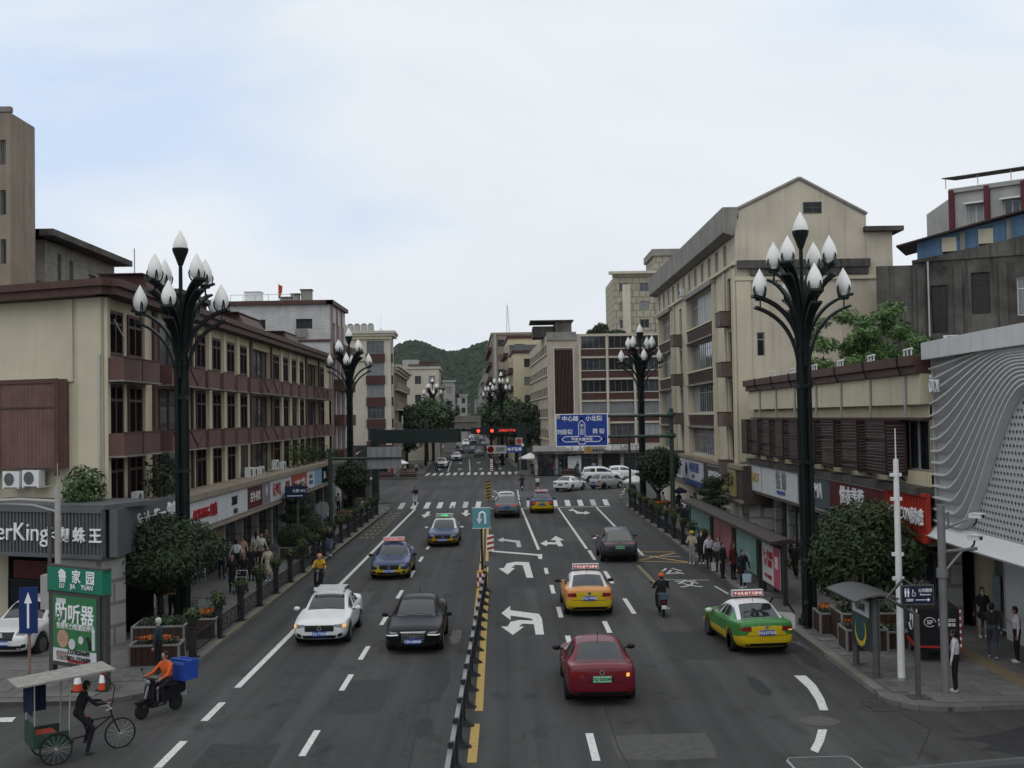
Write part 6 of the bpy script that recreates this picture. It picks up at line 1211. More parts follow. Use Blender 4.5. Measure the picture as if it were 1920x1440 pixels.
RSg = thing('round_sign_back', 'round traffic sign seen from behind on a thin left kerb pole', 'sign', (-10.8, 66, .13)); MB().tube([(0, 0, 0), (0, 0, 3.0)], .04, 8).build('pole', M_greym, RSg); MB().lathe([(.4, .05), (.4, .08)], 20, (0, 0, 2.7), 0, 'y').build('disc', M_greym, RSg)
LR = thing('restroom_sign', 'distant blue restroom sign with diamond frame on the left walkway', 'sign', (-12.4, 67.0, .13)); MB().box(-.05, .05, -.05, .05, 0, 3.0).build('post', M_rs, LR); MB().tube([(0, 0, 3.0), (.9, .1, 3.5)], .04, 4).tube([(.9, .1, 3.5), (.3, .05, 4.2)], .04, 4).tube([(.3, .05, 4.2), (-.2, 0, 3.9)], .04, 4).build('bent_frame', M_rs, LR); p_ = MB().box(-.75, .55, -.06, .04, 3.25, 3.95).build('panel', mat('navy_panel2', (.015, .025, .06), .4), LR); lettering('公厕 WC', .2, M_lwhite, p_, (.1, -.07, 3.7)); MB().box(-.6, .3, -.07, -.062, 3.38, 3.42).build('arrow', M_lwhite, p_)
US = thing('u_turn_sign', 'pale teal U-turn sign on a black pole in the road centre', 'sign', (-1.3, 54.0, 0)); MB().tube([(0, 0, 0), (0, 0, 2.85)], .05, 8).build('pole', M_blackm, US); p_ = MB().box(-.42, .42, -.08, -.04, 2.72, 3.66).build('panel', mat('sign_teal', (.10, .28, .32), .4, var=.1, scale=3), US)
b = MB(); b.tube([(.18, -.09, 2.9), (.18, -.09, 3.3), (.14, -.09, 3.42), (.04, -.09, 3.47), (-.06, -.09, 3.42), (-.1, -.09, 3.3), (-.1, -.09, 3.12)], .055, 6).add([(-.24, -.09, 3.15), (.04, -.09, 3.15), (-.1, -.09, 2.92)], [(0, 2, 1)]); b.build('u_arrow', M_lwhite, p_); MB().box(-.45, .45, -.085, -.035, 2.69, 2.72).box(-.45, .45, -.085, -.035, 3.66, 3.69).build('edge', M_whitem, p_)
t = thing('crash_barrel', 'yellow and red-white chequered barrel at the end of the median fence', 'barrel', (-1.3, 53.2, 0)); MB().lathe([(.26, 0), (.26, .75), (.22, .8), (.02, .82)], 16).build('barrel_body', mat('barrel_yellow', (.42, .20, .03), .5, var=.15, scale=5), t)
for i in range(4):
    for j in range(3):
        if (i + j) % 2: a0, a1 = -2.6 + i * .5, -2.1 + i * .5; MB().add([(.265 * math.cos(a), .265 * math.sin(a), z) for z in (.12 + j * .2, .32 + j * .2) for a in (a0, (a0 + a1) / 2, a1)], [(0, 1, 4, 3), (1, 2, 5, 4)]).build('red_square', M_sred if j % 2 else M_lred, t)
MB().add([(.263 * math.cos(-2.6 + i * .25), .263 * math.sin(-2.6 + i * .25), z) for z in (.12, .72) for i in range(9)], [(i, i + 1, i + 10, i + 9) for i in range(8)]).build('white_panel', M_lwhite, t)
def marker(label, x, y, h, c1, c2, w_=.2):
    t = thing('hazard_marker', label, 'marker', (x, y, 0)); MB().box(-.04, .04, -.02, .04, 0, h).build('post', M_blackm, t); o = MB().box(-w_, w_, -.06, -.022, .15, h).build('board', c1, t); b = MB(); n = int(h / .3)
    for i in range(n): z = .2 + i * .3; b.add([(-w_, -.064, z), (w_, -.064, z + .1), (w_, -.064, z + .24), (-w_, -.064, z + .14)], [(0, 1, 2, 3)])
    b.build('stripes', c2, o)
marker('red and white hazard board beyond the U-turn sign', -1.1, 66.5, 1.1, M_lwhite, M_sred); marker('yellow and black hazard board at the near crossing', -1.9, 108.3, 1.9, mat('hazard_yellow', (.42, .25, .02), .5), M_blackm); marker('red and white hazard board at the far crossing', -2.4, 166, 1.9, M_lwhite, M_sred)
# far fence along the middle of the far street
t = thing('far_median_fence', 'thin median railing along the far street', 'fence', (farc(168) + 4.1, 168, 0)); 
for i in range(24): MB().box(-.04, .04, -.04, .04, 0, 1.0).build('post', M_fence, t, loc=(-.0365 * i * 5, i * 5, 0)); MB().box(-.03, .03, 0, 5, .85, .92).box(-.015, .015, 0, 5, .3, .8).build('rail', M_fence, t, loc=(-.0365 * i * 5, i * 5, 0))
# gantries with signals
M_gan = mat('gantry_green', (.016, .026, .022), .55, var=.2, scale=2)
GA = thing('signal_gantry', 'big dark green signal gantry seen from behind over the left lanes', 'gantry', (-13.2, 113, .13)); MB().box(-.35, .35, -.35, .35, 0, 6.9).build('column', M_gan, GA); MB().box(-.3, 8.6, -.4, .4, 5.4, 6.75).build('beam', M_gan, GA)
for i in range(6): MB().box(.6 + i * 1.35, .68 + i * 1.35, -.44, -.402, 5.42, 6.73).build('rib', M_gan, GA)
GB = thing('signal_gantry', 'dark green gantry with red lights and red text over the far lanes', 'gantry', (2.1, 167, .13)); MB().box(-.7, .7, -.4, .4, 0, 7.0).build('column', M_gan, GB); MB().box(-7.4, 1.4, -.35, .35, 5.4, 6.35).build('beam', M_gan, GB)
M_rl = mat('red_signal', (.4, .02, .01), .5, emit=(1, .06, .03, 2.2)); M_led = mat('red_led', (.25, .02, .02), .5, emit=(1, .08, .06, .9))
for x in (-6.6, -4.6): o = MB().box(x - .85, x + .85, -.5, -.352, 5.5, 6.25).build('signal_head', M_blackm, GB); MB().lathe([(0, -.53), (.24, -.53), (.24, -.502), (0, -.502)], 14, (x + .25, 0, 5.85), 0, 'y').build('red_lens', M_rl, o)
o = MB().box(-3.4, -.9, -.45, -.352, 5.5, 6.25).build('text_display', M_blackm, GB); lettering('文明出行平安', .42, M_led, o, (-2.15, -.46, 5.87)); o = MB().lathe([(0, -.45), (.3, -.45), (.3, -.42), (0, -.42)], 14, (0, 0, 3.7), 0, 'y').build('round_sign', M_lwhite, GB)
NP = thing('no_parking_sign', 'no-parking board beside a blue camera sign at the far crossing', 'sign', (1.75, 156, .13)); MB().tube([(0, 0, 0), (0, 0, 4.1)], .07, 8).build('pole', M_greym, NP); MB().tube([(0, 0, 3.4), (-4.6, 0, 3.4)], .05, 6).build('arm', M_greym, NP); o = MB().box(-4.6, -1.9, -.1, -.05, 2.85, 3.95).build('white_panel', M_stone, NP); MB().lathe([(0, -.13), (.42, -.13), (.42, -.105), (0, -.105)], 20, (-4.1, 0, 3.4), 0, 'y').build('blue_disc', M_rblue, o); MB().lathe([(.46, -.135), (.46, -.105), (.36, -.105), (.36, -.135)], 20, (-4.1, 0, 3.4), 0, 'y').obox((-4.36, -.14, 3.6), (.06, 0, .06), (0, .02, 0), (.47, 0, -.47)).build('red_ring', M_sred, o); lettering('禁停路段\n违者抓拍', .3, M_lblack, o, (-2.75, -.11, 3.4)); o = MB().box(-1.85, .3, -.1, -.05, 2.95, 3.85).build('blue_panel', M_rblue, NP); lettering('电子警察', .5, M_lwhite, o, (-.78, -.11, 3.4), bold=.02)
NP2 = thing('square_no_stopping_sign', 'small square no-stopping sign above the far right corner', 'sign', (1.6, 160, .13)); MB().tube([(0, 0, 0), (0, 0, 4.3)], .06, 8).build('pole', M_greym, NP2); o = MB().box(-.5, .5, -.1, -.06, 3.9, 4.9).build('panel', M_stone, NP2); MB().lathe([(0, -.125), (.36, -.125), (.36, -.102), (0, -.102)], 18, (0, 0, 4.4), 0, 'y').build('red_disc', M_sred, o)
WS = thing('warning_sign', 'warning triangle and camera notice panel below the blue road sign', 'sign', (5.9, 93, .13)); WS.location = (10.4, 97, .13); MB().tube([(0, 0, 0), (0, 0, 6.2)], .1, 8).build('pole', M_green, WS); MB().tube([(0, 0, 5.4), (-5.3, 0, 5.4)], .07, 6).build('arm', M_green, WS); o = MB().box(-3.9, -2.2, -.12, -.06, 4.6, 5.5).build('panel', M_stone, WS); MB().add([(-3.85, -.13, 4.7), (-3.15, -.13, 4.7), (-3.5, -.13, 5.35)], [(0, 1, 2)]).build('orange_triangle', mat('warn_orange', (.45, .2, .02), .5), o); lettering('违者抓拍', .28, M_lblack, o, (-2.68, -.13, 4.85))
t = thing('far_overhead_sign', 'grey back of an overhead sign panel above the far street', 'road sign', (-14.5, 236, .13)); MB().tube([(0, 0, 0), (0, 0, 8)], .15, 8).build('pole', M_greym, t); MB().tube([(0, 0, 7), (8, 0, 7)], .1, 6).build('arm', M_greym, t); MB().box(3.6, 9.0, .1, .2, 5.6, 8.2).build('panel', M_greyr, t); MB().box(2.8, 9.0, -.1, .09, 5.0, 5.5).build('camera_bar', M_blackm, t)
# umbrellas with stalls
def umbrella(label, x, y, r, h, m, z0=.13):
    t = thing('umbrella', label, 'umbrella', (x, y, z0)); MB().tube([(0, 0, 0), (0, 0, h)], .03, 8).build('pole', M_greym, t); b = MB(); n = 8; b.add([(0, 0, h + .12)] + [(r * math.cos(6.283 * i / n), r * math.sin(6.283 * i / n), h - r * .36) for i in range(n)] + [(r * math.cos(6.283 * i / n), r * math.sin(6.283 * i / n), h - r * .36 - .16) for i in range(n)], [(0, 1 + i, 1 + (i + 1) % n) for i in range(n)] + [(1 + i, n + 1 + i, n + 1 + (i + 1) % n, 1 + (i + 1) % n) for i in range(n)]); b.build('canopy', m, t); return t
umbrella('white stall umbrella at the far left corner', -14.8, 151, 1.6, 2.7, M_whitem, .0); umbrella('white stall umbrella at the far right corner', 3.1, 157.5, 1.6, 2.7, M_whitem); umbrella('small white umbrella at the right end of the near crossing', 11.4, 102, 1.1, 2.3, M_whitem)
t = thing('kiosk', 'small dark kiosk with white lit panel at the near left corner', 'kiosk', (-13.3, 99.5, .13)); MB().box(-1.2, 1.2, -.8, .8, 0, 2.5).build('cabin', M_dkconc, t); MB().box(-1.3, 1.3, -.9, .9, 2.503, 2.7).build('roof', M_whitem, t); MB().box(-.9, .9, -.84, -.803, 1.1, 2.2).build('window', GL[2], t)
for i, (x, y, c) in enumerate(((-13.2, 150.5, M_flp), (-16.2, 150.5, M_flp), (4.2, 153.4, M_flp), (8.2, 151.5, M_flp))): planter(['flower box with pink blooms left of the far left umbrella', 'flower box with pink blooms further left on the far corner', 'long flower box with pink blooms under the far right umbrella', 'second long flower box with pink blooms on the far right corner'][i], x, y, 2.4, .9, .6, 0, 'pink', 400 + i, 6)
kerb_fence('low railing around the far right corner', lambda y: 12 if False else 6.0, [151.2, 151.3]) if False else None
t = thing('corner_railing', 'low dark railing along the far right corner kerb', 'fence', (5.5, 150.6, .13))
for i in range(5): put('post', _fp['post'], t, (i * 3.45, -.0 - .2 * i, 0)); (lambda o: setattr(o, 'rotation_euler', (0, 0, R(-93))))(put('railing_panel', _fp['panel'], t, (i * 3.45, -.2 * i, 0))) if i < 4 else None
# viewer's bridge handrail at the lower right
t = thing('bridge_handrail', 'grey handrail of the footbridge at the lower right edge', 'handrail', (1.4, 2.0, 6.5)); q0, q1 = AY(1400, 1482, 3.2) - t.location, AY(2300, 1404, 3.2) - t.location; MB().tube([q0, q1], .026, 10).build('rail', mat('dull_rail', (.05, .05, .05), .6), t)
for k_ in (.6, .95): q = q0.lerp(q1, k_); MB().tube([q, q - Vector((0, 0, .9))], .012, 6).build('baluster', M_greym, t)

# ------------------------------------------------------------------ vehicles
def paint(name_, c, rough=.34, metal=.0, coat=.22): return mat(name_, c, rough, metal=metal, coat=coat if max(c) > .02 else .06, spec=.3 if max(c) > .02 else .12, var=.06, scale=2)
M_P = paint('car_paint', (.5, .5, .5)); M_PL = paint('car_paint_low', (.5, .5, .501)); M_PR = paint('car_paint_roof', (.5, .501, .5))
M_cg = mat('car_glass', (.016, .019, .021), .03, spec=.9); M_tyre = mat('tyre', (.015, .015, .015), .8); M_rim = mat('alloy_rim', (.30, .30, .31), .35, metal=.7); M_trimb = mat('black_trim', (.012, .012, .013), .45); M_chrome = mat('chrome', (.42, .42, .42), .3, metal=.6)
M_hl = mat('headlight_lens', (.11, .12, .13), .1, spec=.7); M_tl = mat('tail_lens', (.16, .008, .008), .12, spec=.8); M_tlon = mat('tail_lens_lit', (.26, .012, .01), .2, emit=(1, .08, .04, .22)); M_hlon = mat('headlight_lit', (.7, .7, .7), .2, emit=(1, .97, .9, .5)); M_amb = mat('amber_lit', (.5, .2, .05), .2, emit=(1, .45, .12, .9))
M_plb = mat('plate_blue', (.03, .09, .34), .4); M_plg = mat('plate_green', (.22, .50, .30), .4); M_seam = mat('panel_gap', (.01, .01, .01), .6)
def lin(tab, y):
    if y >= tab[0][0]: return tab[0][1]
    for (a, va), (b, vb) in zip(tab, tab[1:]):
        if a >= y >= b: return va + (vb - va) * (a - y) / (a - b) if a != b else vb
    return tab[-1][1]
CARS = {
 'sedan': dict(y0=2.33, y1=-2.33, wf=1.36, wr=-1.30, rw=.33, cowl=.82, rf=.02, rr=-1.02, dk=-1.68,
    w=[(2.33, .68), (2.26, .79), (2.05, .86), (1.3, .90), (0, .91), (-1.4, .90), (-2.1, .86), (-2.27, .81), (-2.33, .72)],
    lo=[(2.33, .30), (2.24, .22), (1.9, .19), (-1.9, .19), (-2.2, .26), (-2.33, .38)], sh=[(2.33, .64), (2.24, .72), (1.9, .78), (.8, .88), (-1.0, .93), (-2.1, .96), (-2.27, .93), (-2.33, .84)],
    deck=[(2.33, .68), (2.24, .78), (1.9, .85), (1.2, .91), (.82, .95), (-1.68, 1.05), (-2.16, 1.07), (-2.27, 1.04), (-2.33, .94)],
    roof=[(.82, .95), (.45, 1.19), (.02, 1.40), (-.25, 1.45), (-.6, 1.46), (-1.02, 1.41), (-1.4, 1.22), (-1.68, 1.05)], wrf=[(.82, .70), (.02, .585), (-1.02, .565), (-1.68, .68)]),
 'suv': dict(y0=2.32, y1=-2.30, wf=1.38, wr=-1.34, rw=.37, cowl=.92, rf=.20, rr=-1.72, dk=-2.12,
    w=[(2.32, .62), (2.22, .78), (1.95, .88), (1.2, .93), (-1.4, .93), (-2.05, .88), (-2.24, .82), (-2.30, .68)],
    lo=[(2.32, .40), (2.15, .28), (-1.9, .26), (-2.2, .34), (-2.30, .44)], sh=[(2.32, .66), (2.15, .80), (1.8, .90), (.9, 1.0), (-2.0, 1.06), (-2.2, 1.0), (-2.30, .8)],
    deck=[(2.32, .70), (2.15, .90), (1.8, .99), (.92, 1.09), (-2.12, 1.10), (-2.22, 1.04), (-2.30, .84)],
    roof=[(.92, 1.10), (.55, 1.36), (.20, 1.56), (-.3, 1.65), (-1.0, 1.65), (-1.72, 1.57), (-1.95, 1.34), (-2.12, 1.11)], wrf=[(.92, .74), (.20, .63), (-1.72, .60), (-2.12, .70)]),
 'mpv': dict(y0=2.42, y1=-2.42, wf=1.50, wr=-1.45, rw=.34, cowl=1.22, rf=.40, rr=-2.10, dk=-2.34,
    w=[(2.42, .62), (2.3, .78), (2.0, .88), (1.3, .92), (-1.6, .92), (-2.2, .88), (-2.36, .82), (-2.42, .7)],
    lo=[(2.42, .36), (2.2, .22), (-2.1, .22), (-2.42, .38)], sh=[(2.42, .62), (2.25, .76), (1.9, .88), (1.0, .98), (-2.1, 1.02), (-2.36, .95), (-2.42, .8)],
    deck=[(2.42, .66), (2.25, .84), (1.9, .96), (1.22, 1.12), (-2.34, 1.08), (-2.42, .86)],
    roof=[(1.22, 1.13), (.8, 1.42), (.40, 1.64), (-.2, 1.72), (-1.4, 1.72), (-2.10, 1.62), (-2.25, 1.35), (-2.34, 1.09)], wrf=[(1.22, .74), (.4, .66), (-2.1, .64), (-2.34, .72)]),
 'hatch': dict(y0=1.95, y1=-1.92, wf=1.12, wr=-1.18, rw=.31, cowl=.78, rf=.10, rr=-1.35, dk=-1.72,
    w=[(1.95, .55), (1.85, .70), (1.6, .79), (1.0, .84), (-1.3, .84), (-1.7, .80), (-1.86, .74), (-1.92, .62)],
    lo=[(1.95, .36), (1.8, .22), (-1.6, .22), (-1.92, .38)], sh=[(1.95, .56), (1.8, .68), (1.5, .78), (.7, .90), (-1.6, .96), (-1.82, .9), (-1.92, .74)],
    deck=[(1.95, .60), (1.8, .78), (1.5, .86), (.78, .98), (-1.72, 1.02), (-1.84, .96), (-1.92, .78)],
    roof=[(.78, .99), (.45, 1.25), (.10, 1.44), (-.3, 1.51), (-.9, 1.51), (-1.35, 1.44), (-1.58, 1.22), (-1.72, 1.03)], wrf=[(.78, .66), (.10, .56), (-1.35, .54), (-1.72, .64)]),
}
_car = {}
def car_meshes(kind):
    if kind in _car: return _car[kind]
    K = CARS[kind]; ys = set([K['y0'], K['y1'], K['cowl'], K['rf'], K['rr'], K['dk']])
    for tname in ('w', 'lo', 'deck', 'roof'): ys |= set(a for a, _ in K[tname])
    ar = K['rw'] + .06
    for c in (K['wf'], K['wr']):
        for d in (-ar - .03, -ar + .01, -ar * .8, -ar * .45, 0, ar * .45, ar * .8, ar - .01, ar + .03): ys.add(c + d)
    bp = (K['rf'] + K['rr']) / 2; ys |= {bp + .05, bp - .05, K['rr'] + .22, K['cowl'] - .22}
    ys = sorted(ys, reverse=True); yy = [ys[0]]
    for y in ys[1:]:
        if yy[-1] - y > .035 or y in (K['cowl'], K['rf'], K['rr'], K['dk'], K['y1']): yy.append(y)
    ys = yy; rings = []
    for y in ys:
        w_ = lin(K['w'], y); lo = lin(K['lo'], y); sh = lin(K['sh'], y); dk = lin(K['deck'], y); cab = K['dk'] <= y <= K['cowl']
        P = [(0, lo), (.78 * w_, lo), (.965 * w_, lo + .1), (w_, max(lo + .16, .56 if kind != 'suv' else .62) if abs(y) < 2.1 else (lo + sh) / 2), (.985 * w_, sh)]
        if cab:
            z = lin(K['roof'], y); wr = lin(K['wrf'], y); b5 = min(sh + .06, z - .015)
            P += [(.915 * w_, b5), (wr + .035, max(z - .085, b5 + .004)), (wr - .05, max(z - .012, b5 + .008)), (wr * .55, z + .015), (0, z + .03)]
        else: P += [(.93 * w_, dk - .045), (.86 * w_, dk - .02), (.78 * w_, dk - .004), (.42 * w_, dk + .012), (0, dk + .02)]
        for c in (K['wf'], K['wr']):
            d = abs(y - c)
            if d < ar:
                za = K['rw'] + math.sqrt(ar * ar - d * d) * .98
                P = [(x, max(z, za) if i == 0 or i == 1 else (max(z, za + .01) if i == 2 else (max(z, za + .04) if i == 3 else (max(z, za + .09) if i == 4 else z)))) for i, (x, z) in enumerate(P)]
        rings.append(P)
    n = 10; V = []; Fc = []; Mi = []
    for y, P in zip(ys, rings): V += [(x, y, z) for x, z in P] + [(-x, y, z) for x, z in P[1:-1][::-1]]
    m_ = 2 * n - 2
    for i in range(len(ys) - 1):
        ym = (ys[i] + ys[i + 1]) / 2; ya, yb = ys[i], ys[i + 1]
        for j in range(m_):
            band = j if j < n - 1 else m_ - 1 - j
            mi = 1 if band <= 2 else 0
            cabn = K['dk'] < ym < K['cowl']
            if cabn and band >= 6: mi = 2
            if cabn and band == 5 and not (bp - .05 < ym < bp + .05) and K['rr'] - .12 < ym < K['cowl'] - .2: mi = 5 if j < n else 6
            if band >= 7 and K['rf'] < ym < K['cowl']: mi = 3
            if band >= 7 and K['dk'] < ym < K['rr']: mi = 4
            Fc.append((i * m_ + j, (i + 1) * m_ + j, (i + 1) * m_ + (j + 1) % m_, i * m_ + (j + 1) % m_)); Mi.append(mi)
    Fc.append(tuple(range(m_))); Mi.append(1); Fc.append(tuple((len(ys) - 1) * m_ + k for k in reversed(range(m_)))); Mi.append(1)
    me = bpy.data.meshes.new('body'); me.from_pydata(V, [], Fc); me.polygons.foreach_set('material_index', Mi)
    for q in range(7): me.materials.append(M_P)
    ob = bpy.data.objects.new('tmp', me); col.objects.link(ob); md = ob.modifiers.new('s', 'SUBSURF'); md.levels = 2; md.render_levels = 2
    dg = bpy.context.evaluated_depsgraph_get(); dg.update(); ev = bpy.data.meshes.new_from_object(ob.evaluated_get(dg)); bpy.data.objects.remove(ob)
    bm = bmesh.new(); bm.from_mesh(ev); bm.normal_update(); bvh = BVHTree.FromBMesh(bm); bm.free()
    vs = [v.co.copy() for v in ev.vertices]; out = {}; groups = {}
    for p in ev.polygons: groups.setdefault(p.material_index if p.material_index > 2 else 0, []).append((tuple(p.vertices), p.material_index))
    for g, nm, mats in ((0, 'body', [M_P, M_PL, M_PR]), (3, 'windscreen', M_cg), (4, 'rear_window', M_cg), (5, 'side_window', M_cg), (6, 'side_window_b', M_cg)):
        b = MB(); idx = {}
        for f, mi in groups[g]:
            q = []
            for k in f:
                if k not in idx: idx[k] = len(b.v); b.v.append(tuple(vs[k]))
                q.append(idx[k])
            b.f.append(tuple(q)); b.m.append(mi if g == 0 else 0)
        out[nm] = b.mesh(nm, mats, True)
    out['bvh'] = bvh; out['K'] = K
    r = K['rw']; b = MB().lathe([(r * .66, -.11), (r * .9, -.115), (r, -.08), (r, .08), (r * .9, .115), (r * .66, .11)], 26, (0, 0, 0), 0, 'x'); out['tyre'] = b.mesh('tyre', M_tyre, True)
    b = MB().lathe([(r * .68, -.1), (r * .68, .1), (r * .6, .1), (r * .58, .06), (r * .1, .07), (.01, .075)], 24, (0, 0, 0), 0, 'x').lathe([(.01, -.075), (r * .1, -.07), (r * .58, -.06), (r * .6, -.1)], 24, (0, 0, 0), 0, 'x'); out['well'] = b.mesh('rim', M_trimb)
    b = MB()
    for k in range(5):
        a = k * 6.283 / 5
        for sx in (-1, 1): b.obox((sx * .085 - .012, -.035, .0), (.024, 0, 0), (0, .07, 0), (0, 0, r * .64)); 
        for i in range(len(b.v) - 16, len(b.v)): x, y, z = b.v[i]; b.v[i] = (x, y * math.cos(a) - z * math.sin(a), y * math.sin(a) + z * math.cos(a))
    for sx in (-.1, .1): b.lathe([(r * .6, sx - .01), (r * .68, sx - .01), (r * .68, sx + .01), (r * .6, sx + .01)], 24, (0, 0, 0), 0, 'x')
    out['spokes'] = b.mesh('spokes', M_rim)
    _car[kind] = out; return out
def decal(C, side, quad, nu=6, nv=3, off=.006):
    o = {'front': (Vector((0, 6, 0)), Vector((0, -1, 0))), 'rear': (Vector((0, -6, 0)), Vector((0, 1, 0))), 'left': (Vector((-6, 0, 0)), Vector((1, 0, 0))), 'right': (Vector((6, 0, 0)), Vector((-1, 0, 0)))}[side]
    b = MB(); G_ = {}
    for i in range(nu + 1):
        for j in range(nv + 1):
            u, v = i / nu, j / nv; a, bb, c, d = quad
            h = (a[0] + (bb[0] - a[0]) * u) * (1 - v) + (d[0] + (c[0] - d[0]) * u) * v; z = (a[1] + (bb[1] - a[1]) * u) * (1 - v) + (d[1] + (c[1] - d[1]) * u) * v
            p = Vector((h, o[0].y, z)) if side in ('front', 'rear') else Vector((o[0].x, h, z))
            hit, nrm, _, _ = C['bvh'].ray_cast(p, o[1])
            if hit is not None: G_[i, j] = len(b.v); b.v.append(tuple(hit + (nrm if nrm.dot(o[1]) < 0 else -nrm) * off))
    for i in range(nu):
        for j in range(nv):
            q = [(i, j), (i + 1, j), (i + 1, j + 1), (i, j + 1)]
            if all(k in G_ for k in q): b.f.append(tuple(G_[k] for k in q)); b.m.append(0)
    return b
def hitp(C, side, h, z):
    p, d = {'front': (Vector((h, 6, z)), Vector((0, -1, 0))), 'rear': (Vector((h, -6, z)), Vector((0, 1, 0))), 'left': (Vector((-6, h, z)), Vector((1, 0, 0))), 'right': (Vector((6, h, z)), Vector((-1, 0, 0)))}[side]
    r = C['bvh'].ray_cast(p, d)[0]; return r or Vector((h, 0, z))
def mir(q): return [(-x, z) for x, z in q]
FRONT = {
 'sedan': dict(head=[(.44, .66), (.80, .60), (.85, .73), (.48, .72)], grille=[(-.42, .50), (.42, .50), (.45, .70), (-.45, .70)], intake=[(-.5, .28), (.5, .28), (.56, .38), (-.56, .38)], plate=.43, fog=[(.56, .32), (.72, .34), (.74, .46), (.6, .42)]),
 'suv': dict(head=[(.44, .82), (.84, .80), (.86, .90), (.46, .92)], grille=[(-.38, .68), (.38, .68), (.40, .90), (-.40, .90)], intake=[(-.6, .38), (.6, .38), (.64, .50), (-.64, .50)], plate=.58, fog=[(.6, .42), (.78, .44), (.8, .56), (.64, .54)]),
 'mpv': dict(head=[(.46, .80), (.82, .76), (.85, .90), (.5, .92)], grille=[(-.4, .62), (.4, .62), (.42, .74), (-.42, .74)], intake=[(-.55, .32), (.55, .32), (.6, .46), (-.6, .46)], plate=.5, fog=[(.6, .36), (.76, .38), (.78, .48), (.64, .46)]),
 'hatch': dict(head=[(.38, .72), (.72, .68), (.75, .82), (.42, .82)], grille=[(-.34, .55), (.34, .55), (.36, .68), (-.36, .68)], intake=[(-.45, .3), (.45, .3), (.5, .42), (-.5, .42)], plate=.46, fog=[(.5, .34), (.64, .36), (.66, .44), (.54, .42)])}
REAR = {'sedan': dict(tail=[(.46, .76), (.82, .78), (.84, .90), (.48, .91)], plate=.72, dif=[(-.62, .30), (.62, .30), (.66, .40), (-.66, .40)]), 'suv': dict(tail=[(.30, .95), (.84, .96), (.86, 1.03), (.34, 1.02)], plate=.80, dif=[(-.72, .40), (.72, .40), (.78, .58), (-.78, .58)]), 'mpv': dict(tail=[(.62, .8), (.86, .8), (.87, 1.1), (.7, 1.1)], plate=.8, dif=[(-.7, .34), (.7, .34), (.76, .46), (-.76, .46)]), 'hatch': dict(tail=[(.5, .74), (.78, .74), (.80, .94), (.6, .94)], plate=.68, dif=[(-.55, .32), (.55, .32), (.6, .44), (-.6, .44)])}
_cd = {}
